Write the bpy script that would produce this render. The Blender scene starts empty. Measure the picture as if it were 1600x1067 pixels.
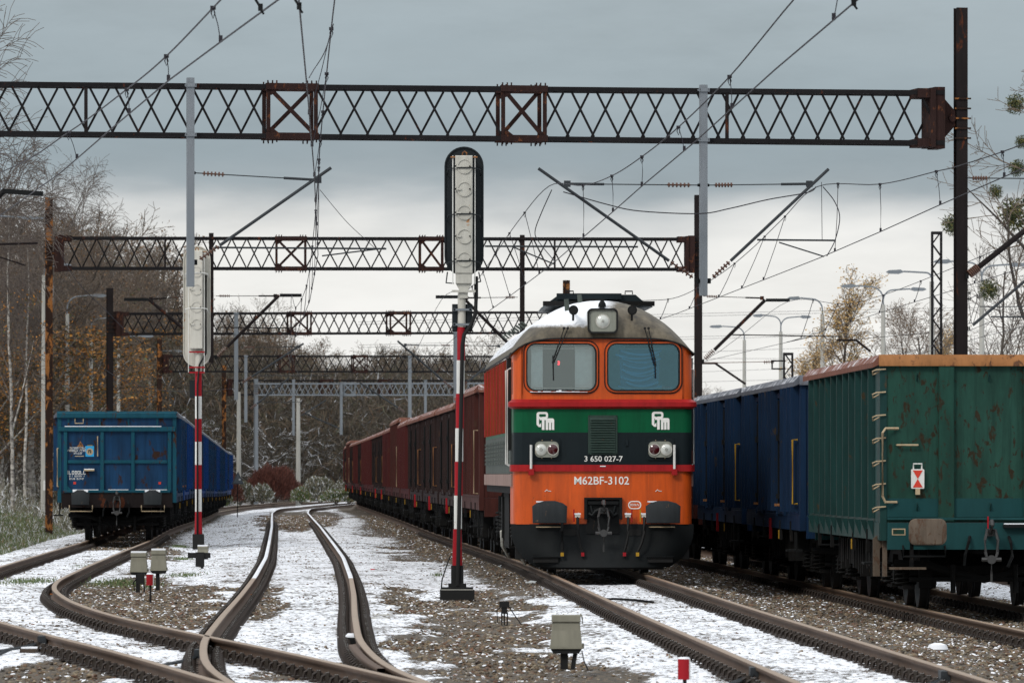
import bpy, bmesh, math, random
import numpy as np
from mathutils import Vector, Matrix

# ---------------------------------------------------------------- camera, sky, sun, exposure
S = bpy.context.scene
F = 10000.0          # focal length in pixels of the 1600 px wide photograph
HZ = 742.0           # horizon row
CH = 1.6             # camera height above the rail tops
cam = bpy.data.cameras.new('camera')
camo = bpy.data.objects.new('camera', cam)
S.collection.objects.link(camo)
camo.location = (0, 0, CH)
camo.rotation_euler = (math.radians(90), 0, 0)
cam.sensor_width = 36.0
cam.lens = 225.0
cam.shift_y = (HZ - 533.5) / 1600.0
cam.clip_start = 1.0
cam.clip_end = 20000.0
cam.dof.use_dof = True
cam.dof.focus_distance = 103.0
cam.dof.aperture_fstop = 11.0
S.camera = camo
S.render.resolution_x = 1024
S.render.resolution_y = 682
S.view_settings.view_transform = 'Standard'
S.view_settings.look = 'None'
S.view_settings.exposure = 0.0
S.view_settings.gamma = 1.0
S.view_settings.use_curve_mapping = False

SUN_EL, SUN_AZ = 38.0, -35.0     # azimuth measured from -Y (behind the camera) towards -X
w = bpy.data.worlds.new('World')
S.world = w
w.use_nodes = True
nt = w.node_tree
nt.nodes.clear()
def N(t, kind, **kw):
    n = t.nodes.new(kind)
    for k, v in kw.items(): setattr(n, k, v)
    return n
def L(t, a, b): t.links.new(a, b)
def mathn(t, op, a, b=None, c=None, clamp=False):
    n = N(t, 'ShaderNodeMath', operation=op, use_clamp=clamp)
    for i, v in enumerate((a, b, c)):
        if v is None: continue
        if isinstance(v, (int, float)): n.inputs[i].default_value = v
        else: L(t, v, n.inputs[i])
    return n.outputs[0]
def ramp(t, fac, stops, interp='LINEAR'):
    n = N(t, 'ShaderNodeValToRGB')
    n.color_ramp.interpolation = interp
    el = n.color_ramp.elements
    while len(el) < len(stops): el.new(0.5)
    for e, (p, c) in zip(el, stops):
        e.position = p
        e.color = (c[0], c[1], c[2], 1) if isinstance(c, (tuple, list)) else (c, c, c, 1)
    L(t, fac, n.inputs[0])
    return n.outputs[0]
def mixc(t, fac, a, b, mode='MIX'):
    n = N(t, 'ShaderNodeMix', data_type='RGBA', blend_type=mode)
    n.clamp_factor = True
    for sock, v in ((n.inputs[0], fac), (n.inputs[6], a), (n.inputs[7], b)):
        if isinstance(v, (int, float)): sock.default_value = v
        elif isinstance(v, (tuple, list)): sock.default_value = (v[0], v[1], v[2], 1)
        else: L(t, v, sock)
    return n.outputs[2]
def noise(t, vec, scale, detail=4, rough=0.55, dist=0.0, out=0):
    n = N(t, 'ShaderNodeTexNoise')
    n.inputs['Scale'].default_value = scale
    n.inputs['Detail'].default_value = detail
    n.inputs['Roughness'].default_value = rough
    n.inputs['Distortion'].default_value = dist
    if vec is not None: L(t, vec, n.inputs['Vector'])
    return n.outputs[out]
def mapping(t, vec, scale=(1, 1, 1), loc=(0, 0, 0)):
    n = N(t, 'ShaderNodeMapping')
    n.inputs['Scale'].default_value = scale
    n.inputs['Location'].default_value = loc
    L(t, vec, n.inputs['Vector'])
    return n.outputs[0]

tc = N(nt, 'ShaderNodeTexCoord')
sep = N(nt, 'ShaderNodeSeparateXYZ')
L(nt, tc.outputs['Generated'], sep.inputs[0])
hx = mathn(nt, 'MULTIPLY', sep.outputs[0], sep.outputs[0])
hy = mathn(nt, 'MULTIPLY', sep.outputs[1], sep.outputs[1])
hl = mathn(nt, 'SQRT', mathn(nt, 'ADD', hx, hy))
tel = mathn(nt, 'DIVIDE', sep.outputs[2], mathn(nt, 'MAXIMUM', hl, 0.0001))
# ragged cloud layers: stretched noise, fine near the horizon
n1 = noise(nt, mapping(nt, tc.outputs['Generated'], (16, 16, 62)), 1.0, 3, 0.5)
n2 = noise(nt, mapping(nt, tc.outputs['Generated'], (34, 34, 120), (3, 1, 2)), 1.0, 4, 0.55)
n3 = noise(nt, mapping(nt, tc.outputs['Generated'], (3, 3, 6), (1, 5, 2)), 1.0, 5, 0.55)
te = mathn(nt, 'ADD', tel, mathn(nt, 'MULTIPLY', mathn(nt, 'SUBTRACT', n1, 0.5), 0.020))
te = mathn(nt, 'ADD', te, mathn(nt, 'MULTIPLY', mathn(nt, 'SUBTRACT', n2, 0.5), 0.009))
# elevation 0..0.1 -> 0..1
u = mathn(nt, 'MULTIPLY', te, 10.0, clamp=True)
low = ramp(nt, u, [(0.0, (.80, .80, .78)), (.16, (.92, .915, .89)), (.34, (.90, .89, .86)), (.40, (.62, .64, .65)),
                   (.455, (.285, .345, .385)), (.57, (.315, .38, .42)), (.74, (.40, .465, .50)), (1.0, (.36, .42, .46))], 'B_SPLINE')
up = ramp(nt, mathn(nt, 'ADD', tel, mathn(nt, 'MULTIPLY', mathn(nt, 'SUBTRACT', n3, .5), .45)),
          [(0.0, (.36, .42, .46)), (.22, (.52, .57, .61)), (.6, (.98, 1.03, 1.07)), (1.0, (1.30, 1.34, 1.38))])
fac = N(nt, 'ShaderNodeMapRange', interpolation_type='SMOOTHSTEP')
L(nt, tel, fac.inputs[0]); fac.inputs[1].default_value = .08; fac.inputs[2].default_value = .22
n5 = noise(nt, mapping(nt, tc.outputs['Generated'], (22, 22, 90), (7, 3, 1)), 1.0, 6, .62)
low = mixc(nt, 1.0, low, ramp(nt, n5, [(.25, .90), (.5, 1.02), (.75, 1.10)]), 'MULTIPLY')
cloud = mixc(nt, fac.outputs[0], low, up)
cloud = mixc(nt, mathn(nt, 'LESS_THAN', tel, -0.02), cloud, (.30, .30, .29))
sky = N(nt, 'ShaderNodeTexSky', sky_type='NISHITA')
sky.sun_disc = False
sky.sun_elevation = math.radians(SUN_EL)
sky.sun_rotation = math.radians(180 - SUN_AZ)
bg1 = N(nt, 'ShaderNodeBackground'); bg1.inputs[1].default_value = 0.1
L(nt, sky.outputs[0], bg1.inputs[0])
bg2 = N(nt, 'ShaderNodeBackground'); bg2.inputs[1].default_value = 1.0
L(nt, cloud, bg2.inputs[0])
mx = N(nt, 'ShaderNodeMixShader'); mx.inputs[0].default_value = 0.95
L(nt, bg1.outputs[0], mx.inputs[1]); L(nt, bg2.outputs[0], mx.inputs[2])
wo = N(nt, 'ShaderNodeOutputWorld')
L(nt, mx.outputs[0], wo.inputs[0])

sl = bpy.data.lights.new('sun', 'SUN')
sl.energy = 1.5
sl.angle = math.radians(14)
sl.color = (1.0, .95, .88)
slo = bpy.data.objects.new('sun', sl)
S.collection.objects.link(slo)
sd = Vector((math.sin(math.radians(SUN_AZ)) * math.cos(math.radians(SUN_EL)),
             -math.cos(math.radians(SUN_AZ)) * math.cos(math.radians(SUN_EL)), math.sin(math.radians(SUN_EL))))
slo.rotation_euler = sd.to_track_quat('Z', 'Y').to_euler()

# ---------------------------------------------------------------- helpers
COL = S.collection
rnd = random.Random(7)
def P(px, py, Y): return Vector(((px - 800) * Y / F, Y, CH + (HZ - py) * Y / F))
def YatZ(py, z): return (z - CH) * F / (HZ - py)
def link(o, parent=None):
    COL.objects.link(o)
    if parent is not None: o.parent = parent
    return o
def tag(o, label=None, cat=None, group=None, kind=None):
    if label: o['label'] = label
    if cat: o['category'] = cat
    if group: o['group'] = group
    if kind: o['kind'] = kind
    return o
def empty(name, loc=(0, 0, 0), rz=0.0, label=None, cat=None, group=None):
    o = bpy.data.objects.new(name, None)
    o.empty_display_size = .3
    link(o); o.location = loc; o.rotation_euler = (0, 0, rz)
    return tag(o, label, cat, group)
def kids(o):
    return [c for c in o.children]
def copy_tree(o, parent=None):
    c = o.copy(); COL.objects.link(c)
    if parent is not None: c.parent = parent
    for ch in list(o.children): copy_tree(ch, c)
    return c
def npmesh(name, V, Fc, mats=(), mi=None, smooth=False):
    """V (n,3) float, Fc (m,k) int uniform polygons"""
    me = bpy.data.meshes.new(name)
    V = np.asarray(V, dtype=np.float32); Fc = np.asarray(Fc, dtype=np.int32)
    m, k = Fc.shape
    me.vertices.add(len(V)); me.vertices.foreach_set('co', V.ravel())
    me.loops.add(m * k); me.loops.foreach_set('vertex_index', Fc.ravel())
    me.polygons.add(m)
    me.polygons.foreach_set('loop_start', np.arange(0, m * k, k, dtype=np.int32))
    try: me.polygons.foreach_set('loop_total', np.full(m, k, dtype=np.int32))
    except Exception: pass
    for mm in mats: me.materials.append(mm)
    if mi is not None: me.polygons.foreach_set('material_index', np.asarray(mi, dtype=np.int32))
    me.update(calc_edges=True)
    if smooth: me.polygons.foreach_set('use_smooth', np.ones(m, dtype=bool))
    return me
class MB:
    def __init__(s): s.v = []; s.f = []; s.m = []; s.sm = []
    def add(s, vs, fs, mi=0, smooth=False):
        b = len(s.v)
        s.v += [tuple(v) for v in vs]
        s.f += [tuple(b + i for i in f) for f in fs]
        s.m += [mi] * len(fs); s.sm += [smooth] * len(fs)
        return s
    def box(s, c, d, rot=None, mi=0):
        hx, hy, hz = d[0] / 2, d[1] / 2, d[2] / 2
        vs = [Vector((x, y, z)) for x in (-hx, hx) for y in (-hy, hy) for z in (-hz, hz)]
        if rot is not None:
            R = rot if isinstance(rot, Matrix) else Matrix.Rotation(rot, 3, 'Z')
            vs = [R @ v for v in vs]
        c = Vector(c)
        return s.add([v + c for v in vs], [(0, 1, 3, 2), (4, 6, 7, 5), (0, 4, 5, 1), (2, 3, 7, 6), (0, 2, 6, 4), (1, 5, 7, 3)], mi)
    def bb(s, x0, x1, y0, y1, z0, z1, mi=0):
        return s.box(((x0 + x1) / 2, (y0 + y1) / 2, (z0 + z1) / 2), (abs(x1 - x0), abs(y1 - y0), abs(z1 - z0)), None, mi)
    def bevbox(s, x0, x1, y0, y1, z0, z1, b=.01, mi=0):
        """box whose front (y0) face is chamfered all round"""
        vs = [(x0, y1, z0), (x1, y1, z0), (x1, y1, z1), (x0, y1, z1), (x0, y0 + b, z0), (x1, y0 + b, z0), (x1, y0 + b, z1), (x0, y0 + b, z1),
              (x0 + b, y0, z0 + b), (x1 - b, y0, z0 + b), (x1 - b, y0, z1 - b), (x0 + b, y0, z1 - b)]
        return s.add(vs, [(3, 2, 1, 0), (8, 9, 10, 11), (4, 5, 9, 8), (5, 6, 10, 9), (6, 7, 11, 10), (7, 4, 8, 11),
                          (0, 1, 5, 4), (1, 2, 6, 5), (2, 3, 7, 6), (3, 0, 4, 7)], mi)
    def tube(s, a, b, r, n=8, r2=None, mi=0, cap=True):
        a = Vector(a); b = Vector(b); d = b - a
        if d.length < 1e-6: return s
        q = d.to_track_quat('Z', 'Y').to_matrix()
        r2 = r if r2 is None else r2
        ring = [(math.cos(2 * math.pi * i / n), math.sin(2 * math.pi * i / n)) for i in range(n)]
        vs = [a + q @ Vector((x * r, y * r, 0)) for x, y in ring] + [b + q @ Vector((x * r2, y * r2, 0)) for x, y in ring]
        fs = [(i, (i + 1) % n, n + (i + 1) % n, n + i) for i in range(n)]
        s.add(vs, fs, mi, n > 5)
        if cap:
            bb = len(s.v) - 2 * n
            s.f += [tuple(bb + i for i in reversed(range(n))), tuple(bb + n + i for i in range(n))]
            s.m += [mi, mi]; s.sm += [False, False]
        return s
    def path(s, pts, r, n=6, mi=0):
        pts = [Vector(p) for p in pts]
        rings = []
        for i, p in enumerate(pts):
            d = (pts[min(i + 1, len(pts) - 1)] - pts[max(i - 1, 0)])
            q = d.to_track_quat('Z', 'Y').to_matrix()
            rings.append([p + q @ Vector((math.cos(2 * math.pi * k / n) * r, math.sin(2 * math.pi * k / n) * r, 0)) for k in range(n)])
        vs = [v for rg in rings for v in rg]
        fs = []
        for i in range(len(pts) - 1):
            for k in range(n): fs.append((i * n + k, i * n + (k + 1) % n, (i + 1) * n + (k + 1) % n, (i + 1) * n + k))
        fs.append(tuple(reversed(range(n)))); fs.append(tuple((len(pts) - 1) * n + k for k in range(n)))
        return s.add(vs, fs, mi, n > 4)
    def prism(s, poly, y0, y1, mi=0, axis='y'):
        """poly: list of (x,z) extruded along y (or given axis)"""
        n = len(poly)
        if axis == 'y': f = lambda a, b, t: (a, t, b)
        elif axis == 'x': f = lambda a, b, t: (t, a, b)
        else: f = lambda a, b, t: (a, b, t)
        vs = [f(a, b, y0) for a, b in poly] + [f(a, b, y1) for a, b in poly]
        fs = [tuple(range(n)), tuple(reversed(range(n, 2 * n)))] + [(i, n + i, n + (i + 1) % n, (i + 1) % n) for i in range(n)]
        return s.add(vs, fs, mi)
    def lathe(s, c, prof, n=16, axis='y', mi=0, cap=True):
        """prof: list of (r, t) along the axis"""
        c = Vector(c); vs = []
        for r, t in prof:
            for k in range(n):
                a = 2 * math.pi * k / n
                if axis == 'y': v = Vector((r * math.cos(a), t, r * math.sin(a)))
                elif axis == 'x': v = Vector((t, r * math.cos(a), r * math.sin(a)))
                else: v = Vector((r * math.cos(a), r * math.sin(a), t))
                vs.append(c + v)
        fs = [(i * n + k, i * n + (k + 1) % n, (i + 1) * n + (k + 1) % n, (i + 1) * n + k) for i in range(len(prof) - 1) for k in range(n)]
        if cap: fs.append(tuple(reversed(range(n)))); fs.append(tuple((len(prof) - 1) * n + k for k in range(n)))
        return s.add(vs, fs, mi, True)
    def mesh(s, name, mats):
        me = bpy.data.meshes.new(name)
        me.from_pydata(s.v, [], s.f)
        if not isinstance(mats, (list, tuple)): mats = [mats]
        for m in mats: me.materials.append(m)
        me.polygons.foreach_set('material_index', s.m)
        me.polygons.foreach_set('use_smooth', s.sm)
        bm = bmesh.new(); bm.from_mesh(me); bmesh.ops.recalc_face_normals(bm, faces=bm.faces)
        bm.to_mesh(me); bm.free()
        me.update()
        try: me.set_sharp_from_angle(angle=math.radians(40))
        except Exception: pass
        return me
    def build(s, name, mats, parent=None, loc=None):
        o = bpy.data.objects.new(name, s.mesh(name, mats))
        link(o, parent)
        if loc is not None: o.location = loc
        return o
def inst(name, mesh, parent=None, loc=(0, 0, 0), rot=(0, 0, 0), scale=(1, 1, 1)):
    o = bpy.data.objects.new(name, mesh); link(o, parent)
    o.location = loc; o.rotation_euler = rot; o.scale = scale
    return o
def textmesh(body, size, mat, bold=0.0, depth=.002):
    cu = bpy.data.curves.new('lettering', 'FONT')
    cu.body = body; cu.size = size; cu.align_x = 'CENTER'; cu.align_y = 'CENTER'
    cu.extrude = depth; cu.offset = bold; cu.resolution_u = 3
    to = bpy.data.objects.new('lettering', cu); COL.objects.link(to)
    dg = bpy.context.evaluated_depsgraph_get()
    me = bpy.data.meshes.new_from_object(to.evaluated_get(dg))
    bpy.data.objects.remove(to)
    me.materials.clear(); me.materials.append(mat)
    return me
def curve_panel(outlines, depth, mat, name='panel'):
    """flat filled 2D shape with holes (first outline is the rim), extruded; lies in XZ, thickness along Y"""
    cu = bpy.data.curves.new('c', 'CURVE'); cu.dimensions = '2D'; cu.fill_mode = 'BOTH'; cu.extrude = max(depth, 0) / 2
    for pts in outlines:
        sp = cu.splines.new('POLY'); sp.points.add(len(pts) - 1); sp.use_cyclic_u = True
        for q, (a, b) in zip(sp.points, pts): q.co = (a, b, 0, 1)
    to = bpy.data.objects.new('c', cu); COL.objects.link(to)
    dg = bpy.context.evaluated_depsgraph_get()
    me = bpy.data.meshes.new_from_object(to.evaluated_get(dg))
    bpy.data.objects.remove(to)
    me.transform(Matrix.Rotation(math.radians(90), 4, 'X'))
    me.materials.clear(); me.materials.append(mat); me.name = name
    return me
def rrect(x0, x1, z0, z1, r, n=5):
    out = []
    for cx, cz, a0 in ((x1 - r, z1 - r, 0), (x0 + r, z1 - r, 90), (x0 + r, z0 + r, 180), (x1 - r, z0 + r, 270)):
        for i in range(n + 1):
            a = math.radians(a0 + 90 * i / n)
            out.append((cx + r * math.cos(a), cz + r * math.sin(a)))
    return out

# ---------------------------------------------------------------- materials
MATS = {}
def newmat(name):
    m = bpy.data.materials.new(name); m.use_nodes = True
    t = m.node_tree; b = t.nodes['Principled BSDF']
    MATS[name] = m
    return m, t, b
def coords(t, rand=True):
    tcn = N(t, 'ShaderNodeTexCoord')
    v = tcn.outputs['Object']
    if rand:
        oi = N(t, 'ShaderNodeObjectInfo')
        ad = N(t, 'ShaderNodeVectorMath', operation='ADD')
        cb = N(t, 'ShaderNodeCombineXYZ')
        r = mathn(t, 'MULTIPLY', oi.outputs['Random'], 37.0)
        for i in range(3): L(t, r, cb.inputs[i])
        L(t, v, ad.inputs[0]); L(t, cb.outputs[0], ad.inputs[1])
        v = ad.outputs[0]
    return v
def bump(t, b, h, strength=.3, dist=.01):
    n = N(t, 'ShaderNodeBump'); n.inputs['Strength'].default_value = strength; n.inputs['Distance'].default_value = dist
    L(t, h, n.inputs['Height']); L(t, n.outputs[0], b.inputs['Normal'])
def snowmask(t, v, lo=.5, hi=.8, nscale=9.0, thr=.5, soft=.08):
    g = N(t, 'ShaderNodeNewGeometry'); sp = N(t, 'ShaderNodeSeparateXYZ'); L(t, g.outputs['True Normal'], sp.inputs[0])
    mr = N(t, 'ShaderNodeMapRange'); L(t, sp.outputs[2], mr.inputs[0]); mr.inputs[1].default_value = lo; mr.inputs[2].default_value = hi
    nz = noise(t, v, nscale, 3, .6)
    m2 = N(t, 'ShaderNodeMapRange'); L(t, nz, m2.inputs[0]); m2.inputs[1].default_value = thr - soft; m2.inputs[2].default_value = thr + soft
    return mathn(t, 'MULTIPLY', mr.outputs[0], m2.outputs[0], clamp=True)
SNOW = (.80, .82, .86)
def paint(name, col, rust=.25, rustcol=(.10, .035, .015), dirt=.35, rough=.5, scale=3.0, snow=None, streak=True, metal=0.0, rscale=None, fade=.12, spec=.10):
    m, t, b = newmat(name)
    v = coords(t)
    st = mapping(t, v, (1.4, 1.4, .35)) if streak else v
    n1 = noise(t, st, scale, 6, .65)
    n2 = noise(t, mapping(t, v, (1, 1, .5)) if streak else v, (rscale or scale * 2.2), 6, .66, .5)
    n3 = noise(t, v, .7, 3, .5)
    lite = tuple(min(1, c * (1 + fade) + fade * .10) for c in col)
    c = mixc(t, n3, tuple(x * .82 for x in col), lite)
    dm = ramp(t, n1, [(.42, 0.0), (.75, 1.0)])
    c = mixc(t, mathn(t, 'MULTIPLY', dm, dirt), c, tuple(x * .35 + .006 for x in col))
    if streak:
        n4 = noise(t, mapping(t, v, (8, 8, .4)), 1.6, 5, .7)
        c = mixc(t, mathn(t, 'MULTIPLY', ramp(t, n4, [(.48, 0.0), (.72, 1.0)]), min(.75, dirt * .95)), c, tuple(x * .42 + .005 for x in col))
    th = .74 - rust * .34
    rm = ramp(t, n2, [(max(0, th - .02), 0.0), (th + .035, 1.0)])
    rc = mixc(t, noise(t, v, 25, 3), tuple(x * .5 for x in rustcol), tuple(min(1, x * 1.7) for x in rustcol))
    c = mixc(t, rm, c, rc)
    r = mathn(t, 'ADD', mathn(t, 'MULTIPLY', rm, .35), mathn(t, 'ADD', mathn(t, 'MULTIPLY', n1, .2), rough - .1), clamp=True)
    if snow:
        sm = snowmask(t, v, snow[0], snow[0] + .2, snow[1], snow[2])
        c = mixc(t, sm, c, SNOW)
    L(t, c, b.inputs['Base Color']); L(t, r, b.inputs['Roughness'])
    b.inputs['Metallic'].default_value = metal; b.inputs['Specular IOR Level'].default_value = spec
    bump(t, b, n2, .25, .004)
    return m
def plain(name, col, rough=.6, metal=0.0, emit=None, es=1.0, var=.15, nscale=12):
    m, t, b = newmat(name)
    v = coords(t)
    c = mixc(t, noise(t, v, nscale, 4), tuple(x * (1 - var) for x in col), tuple(min(1, x * (1 + var)) for x in col))
    L(t, c, b.inputs['Base Color'])
    b.inputs['Roughness'].default_value = rough; b.inputs['Metallic'].default_value = metal; b.inputs['Specular IOR Level'].default_value = .2
    if emit:
        b.inputs['Emission Color'].default_value = (*emit, 1); b.inputs['Emission Strength'].default_value = es
    return m
M = {}
M['green'] = paint('green wagon paint', (.012, .058, .042), .47, (.026, .020, .012), .85, .45, 2.6, rscale=10.5)
M['green_side'] = paint('green wagon side paint', (.009, .046, .043), .30, (.05, .035, .02), .7, .45, 2.2)
M['teal'] = paint('teal repaint', (.008, .055, .058), .1, (.05, .035, .02), .3, .42)
M['ochre'] = paint('ochre rim', (.34, .15, .055), .45, (.10, .05, .03), .5, .7)
M['rblue'] = paint('dark blue wagon paint', (.001, .018, .054), .25, (.04, .03, .02), .7, .5)
M['lblue'] = paint('blue wagon paint', (.001, .038, .105), .44, (.035, .018, .013), .9, .45, 1.6, rscale=4.5, fade=.2)
M['lblue_frame'] = paint('blue wagon frame paint', (.004, .070, .105), .38, (.05, .022, .015), .4, .5)
M['lblue2'] = paint('bright blue wagon paint', (.001, .045, .19), .2, (.05, .022, .015), .4, .45)
M['brown'] = paint('brown wagon paint', (.062, .015, .011), .35, (.05, .025, .018), .8, .6, fade=.1)
M['brown2'] = paint('dark brown wagon paint', (.024, .012, .011), .3, (.05, .03, .022), .5, .65)
M['red_w'] = paint('red wagon paint', (.066, .010, .009), .35, (.07, .03, .02), .4, .55)
M['bred'] = paint('bright red wagon paint', (.50, .015, .015), .05, (.1, .03, .02), .2, .5)
M['icyrim'] = paint('frosted rim', (.13, .14, .165), .3, (.08, .06, .05), .5, .8, snow=(.2, 6, .60))
M['pinkrim'] = paint('brown rim with frost', (.20, .085, .06), .4, (.12, .06, .05), .5, .8, snow=(.3, 5, .62))
M['black'] = paint('grimy black steel', (.005, .006, .0065), .25, (.05, .035, .025), .4, .6, 6)
M['under'] = paint('underframe grime', (.005, .005, .005), .3, (.035, .026, .02), .5, .75, 6)
M['wheel'] = paint('wheel steel', (.012, .012, .013), .25, (.05, .035, .03), .4, .5, 8)
M['tread'] = plain('polished tread', (.25, .24, .23), .35, .8)
M['yellow'] = paint('yellow handrail', (.42, .24, .02), .3, (.15, .07, .02), .3, .5, 9)
M['cream'] = paint('cream rail', (.46, .36, .23), .3, (.25, .12, .06), .3, .5, 9)
M['white'] = paint('white paint', (.72, .72, .69), .15, (.25, .12, .06), .3, .5, 6)
M['redpaint'] = paint('red paint', (.33, .009, .016), .12, (.12, .04, .02), .3, .5, 6)
M['redpatch'] = plain('red patch', (.6, .05, .03), .5)
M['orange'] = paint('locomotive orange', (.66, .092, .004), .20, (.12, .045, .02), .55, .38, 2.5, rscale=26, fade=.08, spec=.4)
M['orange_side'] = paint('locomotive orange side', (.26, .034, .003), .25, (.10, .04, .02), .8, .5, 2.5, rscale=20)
M['hook'] = paint('worn steel hook', (.045, .045, .045), .3, (.06, .04, .03), .4, .45, 8, spec=.4)
M['lgreen'] = paint('locomotive green', (.002, .092, .036), .03, (.05, .04, .02), .45, .35, 3, fade=.06)
M['ldark'] = paint('locomotive graphite', (.006, .012, .015), .05, (.03, .03, .03), .3, .42, 3)
M['lred'] = paint('locomotive red strip', (.36, .012, .014), .1, (.12, .05, .03), .45, .45, 5)
M['lgrey'] = paint('locomotive grey side', (.075, .09, .078), .25, (.12, .08, .05), .5, .55, 3)
M['plow'] = paint('plough grey', (.0065, .0085, .0095), .12, (.05, .045, .04), .4, .5, 3)
M['grille'] = paint('grille metal', (.035, .06, .05), .2, (.08, .05, .03), .4, .5, 6)
M['lampgrey'] = paint('lamp housing', (.26, .27, .23), .15, (.1, .08, .05), .3, .5, 8)
M['gasket'] = plain('rubber gasket', (.012, .012, .012), .6)
M['letter'] = plain('lettering white', (.80, .80, .76), .6, var=.05)
M['rust'] = paint('rusted steel', (.024, .011, .007), .56, (.22, .09, .028), .6, .85, 4, rscale=4)
M['rust_dark'] = paint('dark rusted steel', (.011, .007, .007), .36, (.075, .026, .014), .5, .8, 3, rscale=3)
M['rust_red'] = paint('red brown rusty steel', (.026, .010, .008), .40, (.095, .036, .018), .6, .85, 4)
M['gantry'] = paint('gantry steel', (.008, .007, .008), .26, (.075, .026, .015), .4, .8, 3, rscale=3)
M['galv'] = paint('galvanised steel', (.19, .21, .23), .08, (.2, .12, .07), .25, .5, 3, streak=True)
M['tubesteel'] = paint('cantilever tube', (.035, .04, .045), .2, (.12, .07, .04), .3, .5, 5)
M['wire'] = plain('copper wire', (.030, .028, .034), .6, .3)
M['insul'] = plain('brown porcelain', (.10, .05, .035), .25)
M['concrete'] = paint('concrete', (.40, .39, .355), .1, (.14, .12, .09), .3, .9, 3)
M['siggrey'] = paint('signal cabinet grey', (.50, .49, .44), .2, (.32, .16, .07), .3, .6, 4, rscale=5)
M['sigwhite'] = paint('signal white', (.56, .54, .48), .25, (.35, .17, .07), .3, .6, 4)
M['sigblack'] = plain('signal backboard black', (.012, .016, .019), .5)
M['wood'] = paint('sleeper wood', (.065, .048, .036), .3, (.03, .022, .018), .5, .9, 6, snow=(.5, 2.2, .50), streak=False)
M['boxgrey'] = paint('cable box plastic', (.25, .24, .19), .1, (.2, .16, .1), .3, .5, 5)
M['snowcap'] = plain('lying snow', SNOW, .7, var=.03)
def rail_mats():
    m, t, b = newmat('rail rust'); v = coords(t, False)
    n = noise(t, v, 6, 5, .6)
    L(t, mixc(t, n, (.040, .022, .012), (.115, .060, .030)), b.inputs['Base Color'])
    b.inputs['Roughness'].default_value = .7; bump(t, b, n, .3, .003)
    M['rail'] = m
    m, t, b = newmat('rail head'); v = coords(t, False)
    n = noise(t, v, 3, 5, .6)
    L(t, mixc(t, n, (.26, .17, .105), (.44, .32, .22)), b.inputs['Base Color'])
    b.inputs['Roughness'].default_value = .42; b.inputs['Metallic'].default_value = .55
    M['railhead'] = m
    m, t, b = newmat('rail head with snow'); v = coords(t, False)
    n = noise(t, v, 1.2, 4, .6)
    sm = ramp(t, n, [(.33, 0.0), (.42, 1.0)])
    L(t, mixc(t, sm, (.34, .31, .28), (.78, .80, .84)), b.inputs['Base Color'])
    b.inputs['Roughness'].default_value = .5
    M['railsnow'] = m
rail_mats()
def glass_mat(name, tint, refl=.12, gc=(1, 1, 1)):
    m, t, b = newmat(name); t.nodes.clear()
    o = N(t, 'ShaderNodeOutputMaterial'); tr = N(t, 'ShaderNodeBsdfTransparent'); gl = N(t, 'ShaderNodeBsdfGlossy')
    tr.inputs[0].default_value = (*tint, 1); gl.inputs['Roughness'].default_value = .06; gl.inputs[0].default_value = (*gc, 1)
    fr = N(t, 'ShaderNodeFresnel'); fr.inputs[0].default_value = 1.5
    f2 = mathn(t, 'ADD', fr.outputs[0], refl, clamp=True)
    mm = N(t, 'ShaderNodeMixShader'); L(t, f2, mm.inputs[0]); L(t, tr.outputs[0], mm.inputs[1]); L(t, gl.outputs[0], mm.inputs[2])
    L(t, mm.outputs[0], o.inputs[0])
    return m
M['glassL'] = glass_mat('windscreen glass', (.80, .90, .92), .13, (.85, 1, 1))
M['glassR'] = glass_mat('tinted windscreen glass', (.42, .74, .86), .10, (.45, .85, 1))
def lens_mat(name, col, rough=.12):
    m, t, b = newmat(name); b.inputs['Base Color'].default_value = (*col, 1); b.inputs['Roughness'].default_value = rough
    b.inputs['Coat Weight'].default_value = .8
    return m
M['lens'] = lens_mat('lamp lens', (.58, .60, .56)); M['lensred'] = lens_mat('red lens', (.05, .002, .004))
M['chrome'] = plain('reflector', (.5, .5, .46), .2, .9)
# ---------------------------------------------------------------- tracks: centre lines X(Y)
def lin(tab):
    ys = np.array([a for a, b in tab]); xs = np.array([b for a, b in tab])
    g = np.arange(20, 620, 1.0)
    v = np.interp(g, ys, xs)
    # linear extrapolation before the first / after the last point
    v = np.where(g < ys[0], xs[0] + (g - ys[0]) * (xs[1] - xs[0]) / (ys[1] - ys[0]), v)
    v = np.where(g > ys[-1], xs[-1] + (g - ys[-1]) * (xs[-1] - xs[-2]) / (ys[-1] - ys[-2]), v)
    k = np.hanning(13); k /= k.sum()
    vp = np.concatenate([v[0] + (np.arange(-6, 0)) * (v[1] - v[0]), v, v[-1] + np.arange(1, 7) * (v[-1] - v[-2])])
    sm = np.convolve(vp, k, 'valid')
    return lambda Y: float(np.interp(Y, g, sm)) if np.isscalar(Y) else np.interp(Y, g, sm)
TA = lin([(49.2, 2.97), (75, 2.18), (102.6, 1.42), (119.4, .90), (134, .33), (177, -1.40), (229, -3.25), (290, -5.5), (340, -7.4), (380, -8.5), (420, -8.9)])
TB = lin([(50, 7.6), (66.4, 6.98), (74.7, 6.66), (88.2, 6.22), (98, 5.97), (113, 5.55), (127, 5.1), (143, 4.5), (188, 2.6), (240, .3), (300, -2.8), (380, -6.5)])
TC = lin([(44, -.85), (49, -1.37), (53.7, -1.83), (62, -2.24), (73.4, -2.56), (86, -2.88), (101, -3.30), (125, -4.05), (148, -4.87), (200, -6.75), (240, -8.25), (271, -9.4), (291, -10.0), (314, -10.6), (336, -11.1), (367, -11.25), (402, -10.6), (415, -9.8), (430, -8.6), (450, -6.5)])
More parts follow.
